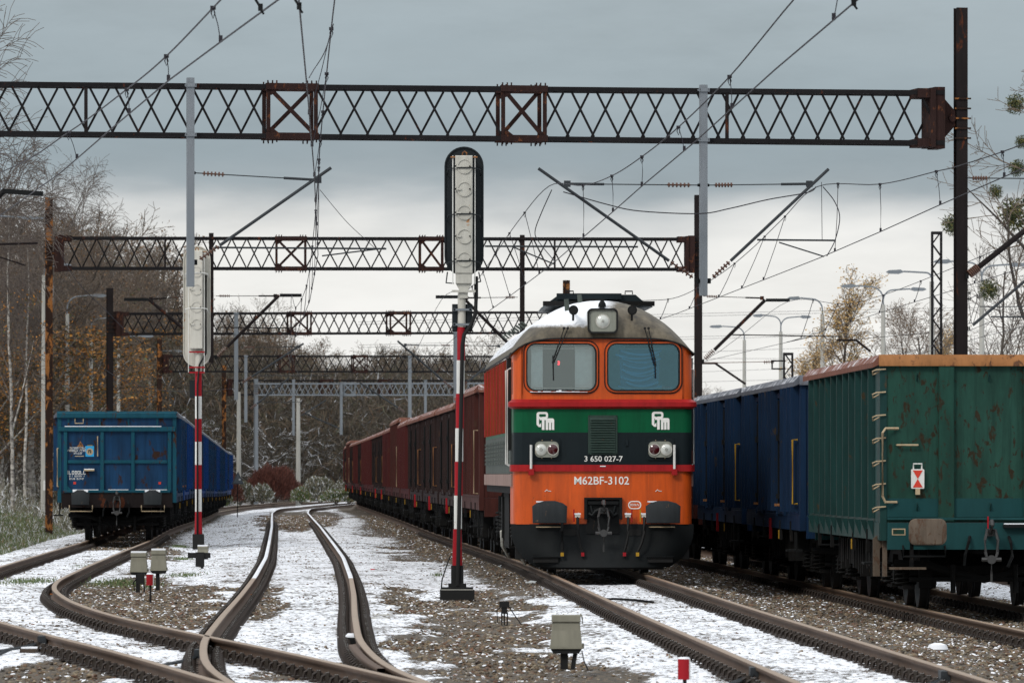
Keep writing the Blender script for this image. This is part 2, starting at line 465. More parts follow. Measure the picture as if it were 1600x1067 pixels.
TD = lin([(40, .1), (49.5, -1.5), (55.6, -2.42), (59, -2.98), (65.6, -4.13), (73, -5.33), (81, -6.35), (90, -7.22), (97, -7.66), (113, -8.24), (135, -8.95), (156, -9.6), (191, -11.0), (277, -14.1), (333, -16.2), (378, -16.8), (400, -16.7), (438, -15.9), (455, -14.6), (470, -12.0)])
TR = lin([(60, 12.2), (105, 10.0), (204, 6.8), (300, 2.5), (400, -2.0)])
def zB(Y): return -.20
def smooth01(x): x = np.clip(x, 0, 1); return x * x * (3 - 2 * x)
def zD(Y): return -.34 * smooth01((np.asarray(Y, dtype=float) - 165) / 165)
TRACKS = {'A': (TA, lambda Y: 0 * np.asarray(Y, dtype=float)), 'B': (TB, lambda Y: 0 * np.asarray(Y, dtype=float) - .20),
          'C': (TC, lambda Y: -.20 * smooth01((np.asarray(Y, dtype=float) - 290) / 80)), 'D': (TD, zD), 'R': (TR, lambda Y: 0 * np.asarray(Y, dtype=float) - .20)}
def vnoise(x, y, seed=0):
    """smooth value noise, vectorised"""
    xi = np.floor(x).astype(np.int64); yi = np.floor(y).astype(np.int64)
    fx = x - xi; fy = y - yi
    fx = fx * fx * (3 - 2 * fx); fy = fy * fy * (3 - 2 * fy)
    def h(a, b):
        n = (a * 374761393 + b * 668265263 + seed * 1442695041) & 0xffffffff
        n = ((n ^ (n >> 13)) * 1274126177) & 0xffffffff
        return ((n ^ (n >> 16)) & 0xffff) / 65535.0
    return (h(xi, yi) * (1 - fx) + h(xi + 1, yi) * fx) * (1 - fy) + (h(xi, yi + 1) * (1 - fx) + h(xi + 1, yi + 1) * fx) * fy
def fbm(x, y, o=4, seed=0):
    s = 0; a = .5; t = 0
    for i in range(o):
        s = s + a * vnoise(x * 2 ** i, y * 2 ** i, seed + i); t += a; a *= .5
    return s / t
def ground_z(X, Y):
    X = np.asarray(X, dtype=float); Y = np.asarray(Y, dtype=float)
    z = -.190 + 0 * X
    a = TA(Y); d = TD(Y); b = TB(Y)
    z = z - .20 * smooth01((X - a - 1.75) / 1.1)
    leftdrop = .34 * smooth01((Y - 165) / 165)
    z = z - leftdrop * smooth01((d + 3.2 - X) / 2.0)
    z = z - .10 * smooth01((d - 1.9 - X) / 1.2)
    z = z - .20 * smooth01((Y - 290) / 80) * (1 - smooth01((d + 3.2 - X) / 2.0)) * (X < a - 1)
    # shallow troughs between the tracks
    near = np.full(X.shape, 9.0)
    for k, (f, zz) in TRACKS.items(): near = np.minimum(near, np.abs(X - f(Y)))
    z = z - .05 * smooth01((near - 1.35) / .7) * (Y < 400)
    # far left the land rises behind the fence of trees
    z = z + .9 * smooth01((d - 8 - X) / 25.0) + 2.5 * smooth01((-X - 20 - Y * .04) / 60) * smooth01((Y - 240) / 100)
    z = z + 3.0 * smooth01((Y - 430) / 250)
    return z
ELL = [  # bare gravel patches (photo px centre, half widths) used to look the ground cover up
    (240, 950, 125, 42, 1.0), (740, 1000, 130, 72, .85), (650, 945, 60, 26, .7), (402, 950, 40, 38, .95), (455, 815, 48, 17, 1.0),
    (505, 811, 26, 12, .8), (180, 853, 62, 10, 1.0), (55, 1062, 110, 24, .8), (430, 1062, 60, 9, .5), (880, 1062, 120, 20, .6), (240, 868, 50, 10, .6), (700, 862, 95, 18, .5), (610, 830, 60, 12, .35)]
def snow_amt(X, Y):
    X = np.asarray(X, dtype=float); Y = np.asarray(Y, dtype=float)
    gz = -.22
    px = 800 + X * F / Y; py = HZ + (CH - gz) * F / Y
    s = np.full(X.shape, 1.04)
    for cx, cy, rx, ry, st in ELL:
        q = ((px - cx) / rx) ** 2 + ((py - cy) / ry) ** 2
        q = q + (fbm(X * 1.6, Y * .30, 4, 5) - .5) * 3.0
        s = s - st * smooth01((1.25 - q) / .6)
    a = TA(Y); b = TB(Y)
    # dirt shoulder along the locomotive track (left side) and the bare strip right of it
    s = s - .75 * np.exp(-((X - (a - 1.35)) / .42) ** 2) * smooth01((Y - 88) / 12)
    rt = smooth01((X - (a + .95)) / .35)
    s = s - rt * (.72 + .12 * smooth01((Y - 70) / 25)) * (1 - .42 * smooth01((66 - Y) / 10) * smooth01((X - 4.6) / 1.5))
    s = s - .45 * smooth01((Y - 101) / 6) * smooth01(1.0 - np.abs(X - a) / 1.6)
    s = np.where((np.abs(X - b) < 1.7), np.minimum(s, .06), s)
    s = s + 1.0 * smooth01((X - b - 1.9) / .5)
    d = TD(Y)
    s = s - .9 * smooth01(1.5 - np.abs(X - d)) * smooth01((Y - 150) / 5)
    s = s - .35 * smooth01((d - 2.2 - X) / 1.5) * smooth01((Y - 130) / 40)
    for f in (TA, TC, TD):
        for o in (-.75, .75): s = s - .25 * np.exp(-((X - f(Y) - o) / .17) ** 2)
    s = s + (fbm(X * 1.3, Y * .45, 4, 11) - .5) * .75
    return np.clip(s, 0, 1)
def build_ground():
    Y = np.concatenate([np.arange(30, 46, .8), np.arange(46, 112, .13), np.arange(112, 200, .45), np.arange(200, 480, 2.5), np.array([480, 520, 560, 620, 700, 820, 1000, 1400, 2200, 3600, 6000, 9000])])
    core = np.arange(-1, 1.0001, 1 / 130.0)
    V = []; nx = None
    rows = []
    for y in Y:
        half = .092 * y + 1.5
        inner = core * half
        side = np.array([1.15, 1.4, 1.9, 2.8, 4.5, 8, 15])
        xs = np.concatenate([-(side[::-1]) * half, inner, side * half])
        rows.append(np.stack([xs, np.full_like(xs, y)], 1))
    A = np.stack(rows)           # (ny,nx,2)
    X = A[..., 0]; YY = A[..., 1]
    Z = ground_z(X, YY)
    sn = snow_amt(X, YY)
    rough = (fbm(X * 9, YY * 5, 3, 21) - .5) * .030 + (fbm(X * 1.3, YY * .8, 3, 31) - .5) * .05
    Z = Z + rough * (YY < 420) + sn * .022
    ny, nx = X.shape
    V = np.stack([X, YY, Z], -1).reshape(-1, 3)
    i = np.arange(ny - 1)[:, None] * nx + np.arange(nx - 1)[None, :]
    Fc = np.stack([i, i + 1, i + nx + 1, i + nx], -1).reshape(-1, 4)
    m, t, b = newmat('snowy ballast')
    at = N(t, 'ShaderNodeAttribute'); at.attribute_name = 'snow'
    v = N(t, 'ShaderNodeTexCoord').outputs['Object']
    vo = N(t, 'ShaderNodeTexVoronoi'); vo.inputs['Scale'].default_value = 24; L(t, v, vo.inputs['Vector'])
    stone = ramp(t, vo.outputs['Color'], [(0, (.035, .026, .018)), (.35, (.10, .075, .048)), (.6, (.17, .13, .085)), (.8, (.085, .052, .032)), (1, (.20, .17, .125))])
    stone = mixc(t, ramp(t, vo.outputs['Distance'], [(.25, 0.0), (.7, .85)]), stone, (.020, .017, .013))
    # snow gaps: threshold noise against snow amount
    fn = noise(t, mapping(t, v, (1, .8, 1)), 13, 4, .62)
    fn2 = noise(t, mapping(t, v, (1, .35, 1)), 3.2, 3, .6)
    comb = mathn(t, 'ADD', mathn(t, 'MULTIPLY', fn, .74), mathn(t, 'MULTIPLY', fn2, .26))
    thr = mathn(t, 'SUBTRACT', .80, mathn(t, 'MULTIPLY', at.outputs['Fac'], .375))
    mk = mathn(t, 'MULTIPLY', mathn(t, 'SUBTRACT', comb, thr), 22.0, clamp=True)
    snowc = mixc(t, noise(t, v, 2.0, 4), (.76, .79, .85), (.86, .87, .90))
    L(t, mixc(t, mk, stone, snowc), b.inputs['Base Color'])
    b.inputs['Roughness'].default_value = .85
    h = mathn(t, 'ADD', mathn(t, 'MULTIPLY', mk, .6), mathn(t, 'MULTIPLY', vo.outputs['Distance'], -.5))
    bump(t, b, h, .7, .03)
    me = npmesh('ground', V, Fc, [m], smooth=True)
    att = me.attributes.new('snow', 'FLOAT', 'POINT'); att.data.foreach_set('value', sn.reshape(-1).astype(np.float32))
    o = bpy.data.objects.new('ground', me); link(o)
    tag(o, 'snow dusted ballast and gravel yard between the tracks', None, None, 'structure')
build_ground()

# stones
def stone_mesh(seed, k):
    r = random.Random(seed)
    bm = bmesh.new(); bmesh.ops.create_icosphere(bm, subdivisions=1, radius=.5)
    for v in bm.verts:
        v.co *= r.uniform(.72, 1.15)
        v.co.z *= .62; v.co.x *= 1.1
    me = bpy.data.meshes.new('stone'); bm.to_mesh(me); bm.free(); return me
def build_stones():
    m, t, b = newmat('ballast stone')
    oi = N(t, 'ShaderNodeObjectInfo')
    v = N(t, 'ShaderNodeTexCoord').outputs['Object']
    c = ramp(t, oi.outputs['Random'], [(0, (.055, .048, .040)), (.2, (.15, .105, .065)), (.4, (.26, .19, .115)), (.52, (.13, .06, .032)), (.66, (.17, .145, .11)), (.8, (.32, .26, .175)), (.92, (.07, .062, .052)), (1, (.24, .11, .06))])
    L(t, mixc(t, noise(t, v, 3, 3), c, (.04, .035, .03), 'MIX'), b.inputs['Base Color'])
    c2 = mixc(t, mathn(t, 'MULTIPLY', noise(t, v, 3, 3), .5), c, (.04, .035, .03))
    g = N(t, 'ShaderNodeNewGeometry'); sp = N(t, 'ShaderNodeSeparateXYZ'); L(t, g.outputs['Normal'], sp.inputs[0])
    r2 = mathn(t, 'FRACT', mathn(t, 'MULTIPLY', oi.outputs['Random'], 17.3))
    sm = mathn(t, 'MULTIPLY', mathn(t, 'SUBTRACT', sp.outputs[2], mathn(t, 'ADD', mathn(t, 'MULTIPLY', r2, 2.4), .42)), 8.0, clamp=True)
    L(t, mixc(t, sm, c2, SNOW), b.inputs['Base Color'])
    b.inputs['Roughness'].default_value = .9
    protos = []
    pc = bpy.data.collections.new('stone kinds')
    for k in range(4):
        me = stone_mesh(k + 3, k); me.materials.append(m)
        o = bpy.data.objects.new('stone_shape', me); pc.objects.link(o)
    rg = np.random.default_rng(4)
    n = 900000
    # area-uniform in a wedge Y 47..150
    Yv = np.sqrt(rg.uniform(46.5 ** 2, 280 ** 2, n)); px = rg.uniform(-40, 1640, n)
    X = (px - 800) * Yv / F
    s = snow_amt(X, Yv)
    dens = 78 * (1 - s) ** 1.15 + 15.0
    dens = dens * np.clip(1.15 - (Yv - 47) / 150, .22, 1.15)
    area = .168 / 2 * (280 ** 2 - 46.5 ** 2)
    keep = rg.uniform(0, 1, n) < dens / (n / area)
    X = X[keep]; Yv = Yv[keep]; s = s[keep]
    X2 = []; 
    # keep rails clear of stones lying on them
    ok = np.ones(len(X), bool)
    for kk, (f, zz) in TRACKS.items():
        for o in (-.75, .75): ok &= np.abs(X - f(Yv) - o) > .075
    X = X[ok]; Yv = Yv[ok]; s = s[ok]
    n = len(X)
    size = rg.uniform(.024, .066, n) * (1 + np.clip(Yv - 100, 0, 200) / 260) * (1 + .25 * (rg.uniform(0, 1, n) > .93)) * (1 - .42 * s)
    Z = ground_z(X, Yv) + size * rg.uniform(-.02, .22, n) + .004 + s * .01
    V = np.stack([X, Yv, Z], 1)
    me = bpy.data.meshes.new('ballast_stones')
    me.vertices.add(n); me.vertices.foreach_set('co', V.astype(np.float32).ravel())
    at = me.attributes.new('size', 'FLOAT', 'POINT'); at.data.foreach_set('value', size.astype(np.float32))
    o = bpy.data.objects.new('ballast_stones', me); link(o)
    tag(o, 'loose brown and grey ballast stones poking through the snow', 'gravel', None, 'stuff')
    ng = bpy.data.node_groups.new('scatter stones', 'GeometryNodeTree')
    ng.interface.new_socket('Geometry', in_out='INPUT', socket_type='NodeSocketGeometry')
    ng.interface.new_socket('Geometry', in_out='OUTPUT', socket_type='NodeSocketGeometry')
    gi = ng.nodes.new('NodeGroupInput'); go = ng.nodes.new('NodeGroupOutput')
    mp = ng.nodes.new('GeometryNodeMeshToPoints')
    ci = ng.nodes.new('GeometryNodeCollectionInfo'); ci.inputs['Collection'].default_value = pc
    ci.inputs['Separate Children'].default_value = True; ci.inputs['Reset Children'].default_value = True
    ip = ng.nodes.new('GeometryNodeInstanceOnPoints'); ip.inputs['Pick Instance'].default_value = True
    na = ng.nodes.new('GeometryNodeInputNamedAttribute'); na.data_type = 'FLOAT'; na.inputs['Name'].default_value = 'size'
    rv = ng.nodes.new('FunctionNodeRandomValue'); rv.data_type = 'FLOAT_VECTOR'
    rv.inputs[0].default_value = (-.5, -.5, 0); rv.inputs[1].default_value = (.5, .5, 6.28)
    ng.links.new(gi.outputs[0], mp.inputs[0]); ng.links.new(mp.outputs[0], ip.inputs['Points'])
    ng.links.new(ci.outputs[0], ip.inputs['Instance']); ng.links.new(rv.outputs[0], ip.inputs['Rotation'])
    ng.links.new(na.outputs[0], ip.inputs['Scale']); ng.links.new(ip.outputs[0], go.inputs[0])
    md = o.modifiers.new('scatter', 'NODES'); md.node_group = ng
    print('stones', n)
build_stones()

# ---------------------------------------------------------------- railway tracks
RP = [(-.075, -.172), (.075, -.172), (.075, -.160), (.012, -.142), (.009, -.05), (.035, -.036), (.036, -.006), (.028, 0), (-.028, 0), (-.036, -.006), (-.035, -.036), (-.009, -.05), (-.012, -.142), (-.075, -.160)]
def heading(f, Y, h=1.0): return (f(Y + h) - f(Y - h)) / (2 * h)
def sweep_rail(name, f, zf, off, y0, y1, parent, mats, headfn=None, step=1.5):
    ys = np.arange(y0, y1 + .01, step)
    V = []; Fc = []; mi = []
    n = len(RP)
    for y in ys:
        sl_ = heading(f, y); nrm = Vector((1, -sl_, 0)).normalized()
        c = Vector((f(y), y, float(zf(y)))) + nrm * off
        for a, b in RP: V.append(tuple(c + nrm * a + Vector((0, 0, b))))
    for i in range(len(ys) - 1):
        for k in range(n):
            Fc.append((i * n + k, i * n + (k + 1) % n, (i + 1) * n + (k + 1) % n, (i + 1) * n + k))
            mi.append((headfn(ys[i]) if headfn else 1) if k in (6, 7, 8) else 0)
    me = npmesh(name, V, Fc, mats, mi)
    o = bpy.data.objects.new(name, me); link(o, parent); return o
def clip_template():
    b = MB()
    b.box((0, 0, -.157), (.16, .17, .022))                  # rib plate outside the rail
    b.path([(-.045 + .0, 0, -.15), (-.04, 0, -.105), (0, 0, -.075), (.045, 0, -.10), (.055, 0, -.15)], .013, 4)
    b.tube((0, .0, -.15), (0, 0, -.066), .022, 6, mi=1)
    return np.array(b.v), b.f, b.m
CT_V, CT_F, CT_M = clip_template()
bumpm, tt, bb_ = newmat('bolt with frost'); 
gg = N(tt, 'ShaderNodeNewGeometry'); spp = N(tt, 'ShaderNodeSeparateXYZ'); L(tt, gg.outputs['Normal'], spp.inputs[0])
oii = N(tt, 'ShaderNodeTexCoord')
ff = mathn(tt, 'MULTIPLY', mathn(tt, 'GREATER_THAN', spp.outputs[2], .5), mathn(tt, 'GREATER_THAN', noise(tt, oii.outputs['Object'], 1.7, 3), .43))
L(tt, mixc(tt, ff, (.03, .022, .016), (.6, .6, .6)), bb_.inputs['Base Color']); bb_.inputs['Roughness'].default_value = .6
clipmat, tt, bb_ = newmat('fastening rust')
L(tt, mixc(tt, noise(tt, N(tt, 'ShaderNodeTexCoord').outputs['Object'], 9, 3), (.010, .007, .006), (.034, .020, .013)), bb_.inputs['Base Color']); bb_.inputs['Roughness'].default_value = .65
slm = MB(); slm.bb(-1.3, 1.3, -.125, .125, -.30, -.176); sleeper_mesh = slm.mesh('sleeper', M['wood'])
def build_track(key, y0, y1, label, headfn=None, nsl=0, skip=None, mats=None, clips=True, cy1=190):
    f, zf = TRACKS[key]
    root = empty('railway_track', (0, 0, 0), 0, label, 'railway track', 'railway tracks of the yard')
    mats = mats or [M['rail'], M['railhead'], M['railsnow']]
    for off in (-.755, .755):
        sweep_rail('rail', f, zf, off, y0, y1, root, mats, headfn)
    ys = np.arange(y0 + .3, cy1, .6)
    j = 0; far = MB()
    for y in ys:
        a = -math.atan(heading(f, y))
        if skip and skip(y): continue
        if j < nsl:
            inst('sleeper', sleeper_mesh, root, (f(y), y, float(zf(y)) + rnd.uniform(-.030, -.012)), (0, 0, a + rnd.uniform(-.01, .01)))
        else:
            far.box((f(y), y, float(zf(y)) - .262), (2.6, .25, .124), a)
        j += 1
    if far.v: tag(far.build('sleeper', M['wood'], root), kind='stuff')
    if clips:
        V = []; Fc = []; Mi = []; base = 0
        for off in (-.755, .755):
            for side in (-1, 1):
                for y in ys:
                    sl_ = heading(f, y); a = -math.atan(sl_)
                    nrm = np.array((math.cos(a), math.sin(a)))
                    vv = CT_V.copy(); vv[:, 0] = (vv[:, 0]) * 1 + 0
                    lx = off + side * .125
                    x = vv[:, 0] * side + lx
                    wx = f(y) + x * math.cos(a) - vv[:, 1] * math.sin(a)
                    wy = y + x * math.sin(a) + vv[:, 1] * math.cos(a)
                    wz = vv[:, 2] + float(zf(y))
                    V.append(np.stack([wx, wy, wz], 1))
                    Fc += [tuple(base + i for i in fc) for fc in CT_F]; Mi += CT_M
                    base += len(vv)
        me = bpy.data.meshes.new('rail_fastening'); me.from_pydata(np.concatenate(V).tolist(), [], Fc)
        me.materials.append(clipmat); me.materials.append(bumpm); me.polygons.foreach_set('material_index', Mi)
        o = bpy.data.objects.new('rail_fastening', me); link(o, root); tag(o, kind='stuff')
    return root
build_track('A', 38, 420, 'straight brown track that the orange locomotive stands on', None, 110)
build_track('B', 52, 330, 'rusty track under the green and blue wagons on the right', None, 60, cy1=150)
build_track('C', 44, 450, 'curving middle track with snow lying on its rail heads', lambda y: 2 if y > 98 else 1, 95, cy1=230)
build_track('D', 46.5, 470, 'curved left track leading from the blue wagons to the crossing', None, 60, cy1=180)
tr = build_track('R', 60, 330, 'far right track half hidden behind the green wagon', None, 0, clips=False, cy1=120)
# check rails and switch furniture at the frog of the turnout
cr = empty('check_rail', (0, 0, 0), 0, 'short steel check rail beside the crossing of the two left tracks', 'check rail')
for off, y0, y1 in ((.68, 53, 61),):
    sweep_rail('rail', TC, TRACKS['C'][1], off - .03, y0, y1, cr, [M['rail'], M['rail'], M['rail']])
# ---------------------------------------------------------------- shared running gear
def wheel_mesh():
    b = MB(); b.lathe((0, 0, 0), [(.10, -.07), (.30, -.05), (.40, -.065), (.49, -.07), (.49, -.045), (.46, -.035), (.455, .065), (.40, .06), (.34, .02), (.12, .03), (.10, .09)], 24, 'x')
    return b.mesh('wheel', M['wheel'])
WHEEL = wheel_mesh()
def coil(c, r, h, turns, tr, mi=0, b=None):
    b = b or MB(); pts = []
    n = int(turns * 8)
    for i in range(n + 1):
        a = 2 * math.pi * i / 8
        pts.append((c[0] + r * math.cos(a), c[1] + r * math.sin(a), c[2] + h * i / n))
    b.path(pts, tr, 4, mi); return b
def make_bogie(parent, y, detail=2):
    """two-axle bogie, centre at local y"""
    f = MB()
    for s in (-1, 1):
        x = s * .98
        f.prism([(y - 1.25, .62), (y - 1.2, .40), (y - .75, .38), (y - .55, .52), (y - .4, .72), (y + .4, .72), (y + .55, .52), (y + .75, .38), (y + 1.2, .40), (y + 1.25, .62), (y + .45, .90), (y - .45, .90)], x - .05, x + .05, 0, 'x')
        for yy in (y - .9, y + .9):
            f.bb(x - .12, x + .14, yy - .17, yy + .17, .32, .60)
            f.lathe((x + s * .13, yy, .46), [(.11, -.03), (.11, .03)], 10, 'x')
            f.bb(x - .06, x + .10, yy - .36, yy + .36, .26, .31)
    f.bb(-.95, .95, y - .22, y + .22, .55, .80)
    f.bb(-.95, .95, y - 1.30, y - 1.22, .45, .58); f.bb(-.95, .95, y + 1.22, y + 1.30, .45, .58)
    fr = f.build('bogie', M['under'], parent)
    for s in (-1, 1):
        for yy in (y - .9, y + .9): inst('wheel', WHEEL, fr, (s * .75, yy, .46), (0, 0, 0 if s > 0 else math.pi))
    if detail > 1:
        for s in (-1, 1):
            for yy in (y - .9, y + .9):
                for d in (-.27, .27):
                    o = coil((s * 1.04, yy + d, .30), .095, .30, 5, .016).build('spring', M['under'], fr)
        a = MB()
        for yy in (y - .9, y + .9): a.tube((-.75, yy, .46), (.75, yy, .46), .08, 8)
        a.build('axle', M['under'], fr)
        bs = MB()
        for s in (-1, 1):
            for d in (-1.42, .42 - .9 + .05, 1.42): bs.bb(s * .66, s * .84, y + d - .05, y + d + .05, .28, .62)
        bs.build('brake_shoe', M['under'], fr)
    return fr
def buffer(parent, x, yf, z, mat, w=.46, h=.35, rnd_=True, dome=0.0, snow=False, face=None):
    b = MB(); b.tube((x, yf, z), (x, yf - .28, z), .13, 14); b.tube((x, yf - .28, z), (x, yf - .56, z), .085, 12)
    b.bb(x - .17, x + .17, yf - .03, yf, z - .17, z + .17)
    st = b.build('buffer', mat, parent)
    hb = MB()
    if rnd_: out = rrect(x - w / 2, x + w / 2, z - h / 2, z + h / 2, .09, 4)
    else:
        out = [(x - w / 2 + .01, z - h / 2), (x + w / 2 - .01, z - h / 2), (x + w / 2, z + h * .30), (x + w / 2 - .07, z + h * .45), (x + .08, z + h / 2 + .02), (x - .08, z + h / 2 + .02), (x - w / 2 + .07, z + h * .45), (x - w / 2, z + h * .30)]
    n = len(out)
    y0 = yf - .60; y1 = yf - .55
    vs = [(x + (a - x) * .93, y0, z + (c - z) * .93) for a, c in out] + [(a, y0 + .012, c) for a, c in out] + [(a, y1, c) for a, c in out]
    fs = [tuple(range(n))] + [(i, n + i, n + (i + 1) % n, (i + 1) % n) for i in range(n)] + [(n + i, 2 * n + i, 2 * n + (i + 1) % n, n + (i + 1) % n) for i in range(n)] + [tuple(reversed(range(2 * n, 3 * n)))]
    hb.add(vs, fs); hd = hb.build('buffer_head', face or M['bufface'], st)
    if snow:
        s = MB(); s.bb(x - w * .42, x + w * .42, yf - .597, yf - .50, z + h / 2 - .035, z + h / 2 + .012); s.build('snow', M['snowcap'], st)
    return st
M['bufface'] = paint('buffer face', (.022, .026, .029), .25, (.11, .07, .045), .5, .55, 5)
M['bufface_rust'] = paint('worn buffer face', (.13, .10, .075), .55, (.08, .05, .035), .6, .7, 6)
def coupler(parent, yf, z=1.04, mats=None):
    h = MB()
    h.bb(-.05, .05, yf - .20, yf, z - .05, z + .05)
    h.path([(0, yf - .2, z), (0, yf - .30, z + .02), (0, yf - .36, z + .10), (0, yf - .30, z + .15)], .035, 6)
    hk = h.build('coupling_hook', M['hook'], parent)
    l = MB()
    for s in (-1, 1):
        l.path([(s * .05, yf - .26, z + .04), (s * .085, yf - .28, z - .10), (s * .08, yf - .29, z - .26), (s * .06, yf - .29, z - .34)], .02, 6)
    l.tube((-.13, yf - .29, z - .36), (.13, yf - .29, z - .36), .028, 8)
    l.lathe((0, yf - .29, z - .36), [(.06, -.03), (.06, .03)], 10, 'y')
    l.path([(0, yf - .29, z - .36), (0, yf - .30, z - .55), (0, yf - .29, z - .66)], .015, 5)
    l.build('coupling_link', M['hook'], hk)
def hose(parent, pts, mat=None, r=.022, name='brake_hose'):
    return MB().path(pts, r, 6).build(name, mat or M['black'], parent)
def bracket_u(pts, r, mat, name, parent): return MB().path(pts, r, 5).build(name, mat, parent)

WL = 12.78      # body length
def make_wagon(st):
    """open bogie gondola, local origin: middle of the near end wall at rail height, +y away from the camera"""
    H = st.get('H', 3.15); W = st.get('W', 2.86); zb = st.get('zb', 1.17); det = st.get('det', 2)
    hw = W / 2; side = st['side']; end = st['end']; rimm = st['rim']
    root = empty('gondola_wagon', (0, 0, 0), 0, st['label'], 'freight wagon', st.get('group'))
    fl = MB(); fl.bb(-hw + .02, hw - .02, .02, WL - .02, zb - .10, zb - .02); fl.bb(-.14, .14, .1, WL - .1, zb - .42, zb - .10)
    for y in np.arange(1.2, WL - .8, 1.6): fl.bb(-hw + .06, hw - .06, y - .05, y + .05, zb - .28, zb - .10)
    fl.build('underframe', M['under'], root)
    # side walls, sills and ribs
    for s in (-1, 1):
        x = s * hw
        MB().bb(x - s * .03, x, .0, WL, zb, H - .10).build('side_wall', side, root)
        sil = MB(); sil.bb(x - s * .10, x + s * .012, .012, WL - .012, zb - .235, zb - .004); 
        sil.build('side_sill', side, root)
    ribw, ribd = st.get('rib', (.075, .075))
    rz0, rz1 = zb + .05, H - .17
    rb = MB(); rb.prism([(-ribw / 2, 0), (-ribw * .38, ribd), (ribw * .38, ribd), (ribw / 2, 0)], rz0, rz1, 0, 'z')
    ribm = rb.mesh('rib', side)
    gs = MB(); gs.prism([(0, 0), (.085, .0), (.0, -.23)], -.03, .03, 0, 'y'); gm = gs.mesh('gusset', side)
    for s in (-1, 1):
        for y in st['ribs']:
            inst('rib', ribm, root, (s * (hw + .001), y, 0), (0, 0, -s * math.pi / 2))
            if det > 1 and st.get('gusset'): inst('gusset', gm, root, (s * (hw + .013), y, zb + .02), (0, 0, 0 if s > 0 else math.pi))
        if st.get('doors'):
            for yd in st['doors']:
                d = MB()
                d.bb(s * (hw + .003), s * (hw + .05), yd - .86, yd - .79, zb - .02, H - .20)
                d.bb(s * (hw + .003), s * (hw + .05), yd + .79, yd + .86, zb - .02, H - .20)
                d.bb(s * (hw + .003), s * (hw + .04), yd - .79, yd + .79, H - .30, H - .22)
                d.bb(s * (hw + .003), s * (hw + .04), yd - .79, yd + .79, zb + .0, zb + .10)
                do = d.build('door_frame', side, root)
                if det > 1 or True:
                    g = MB(); g.tube((s * (hw + .075), yd - .12, zb + .12), (s * (hw + .075), yd - .12, H - .35), .022, 5)
                    g.bb(s * (hw + .05), s * (hw + .12), yd - .2, yd - .05, 2.35, 2.45); g.bb(s * (hw + .05), s * (hw + .12), yd - .2, yd - .05, zb + .25, zb + .33)
                    g.build('door_bar', M['black'], do)
                    if det > 1: g = MB(); g.bb(s * (hw + .05), s * (hw + .14), yd - .26, yd + .02, zb + .13, zb + .17); g.build('door_latch', M['ochre'], do)
        # coping (rim) along the side
        rp = [(s * (hw - .05), H - .10), (s * (hw + .10), H - .17), (s * (hw + .10), H - .10), (s * (hw + .01), H + .0), (s * (hw - .05), H + .0)]
        MB().prism(rp, -.02, WL + .02).build('top_rim', rimm, root)
        # levers and marks under the sill
        if det > 0:
            lv = MB()
            for y in st.get('levers', (1.9, 4.3, 8.2, 10.6)):
                lv.bb(s * (hw - .02), s * (hw + .03), y - .03, y + .03, zb - .42, zb - .10)
            tag(lv.build('door_lever', M['under'], root), kind='stuff')
            MB().bb(s * (hw + .031), s * (hw + .045), 4.27, 4.33, zb - .40, zb - .26).build('lever_tip', M['yellow'], root)
            sx = MB(); sx.bb(s * (hw - .10), s * (hw + .14), .9, 1.35, .60, .63); sx.bb(s * (hw - .02), s * (hw + .0), .95, .98, .62, zb - .2)
            sx.bb(s * (hw - .02), s * (hw + .0), 1.27, 1.30, .62, zb - .2)
            sx.build('step', M['yellow'] if st.get('yst') else M['black'], root)
            if st.get('redlever'):
                MB().bb(s * (hw + .0), s * (hw + .05), 6.4, 6.44, zb - .42, zb - .08).build('brake_changeover_lever', M['redpaint'], root)
            hr = st.get('hand')
            if hr:
                for (yy, z0, z1, mt) in hr:
                    bracket_u([(s * (hw + .02), yy, z0), (s * (hw + .10), yy - .02, z0), (s * (hw + .10), yy - .02, z1), (s * (hw + .02), yy, z1)], .016 if det > 1 else .011, mt, 'handrail', root)
    # brake gear seen below
    bg = MB()
    bg.tube((-.5, 3.9, .62), (-.5, 9.2, .62), .04, 6); bg.tube((.3, 4.4, .72), (.3, 8.2, .72), .03, 6)
    bg.lathe((.45, 6.9, .78), [(.05, -.45), (.2, -.40), (.2, .40), (.05, .45)], 12, 'y')
    bg.build('air_reservoir', M['under'], root)
    if det > 0:
        pp = MB()
        for s in (-1, 1):
            for i in range(16):
                y = 3.6 + i * .38 + rnd.uniform(-.1, .1)
                pp.bb(s * (hw - .25 - rnd.random() * .2), s * (hw - .19), y, y + rnd.uniform(.05, .2), rnd.uniform(.35, .6), zb - .2)
        tag(pp.build('underframe_bracket', M['under'], root), kind='stuff')
    make_bogie(root, 2.45, det); make_bogie(root, WL - 2.45, det)
    # ends
    for ey, dr in ((0.0, -1), (WL, 1)):
        MB().bb(-hw + .031, hw - .031, ey - .03 if dr > 0 else 0, ey if dr > 0 else .03, zb, H - .10).build('end_wall', end, root)
        for s in (-1, 1):
            c = MB(); c.bb(s * (hw - .085), s * (hw + .006), ey - .02 * -dr if dr < 0 else ey - .08, ey + .08 if dr < 0 else ey + .02, zb - .24, H - .101)
            c.build('corner_post', st.get('post', end), root)
        e = MB(); e.prism([(ey - dr * .05, H - .10), (ey + dr * .08, H - .15), (ey + dr * .08, H - .10), (ey + dr * .02, H + .003), (ey - dr * .05, H + .003)], -hw - .02, hw + .02, 0, 'x')
        e.build('top_rim', st.get('erim', rimm), root)
        hs = MB(); hs.bb(-hw + .09, hw - .09, ey - .06 if dr < 0 else ey - .05, ey + .05 if dr < 0 else ey + .06, zb - .36, zb - .004)
        hso = hs.build('headstock', st.get('head', end), root)
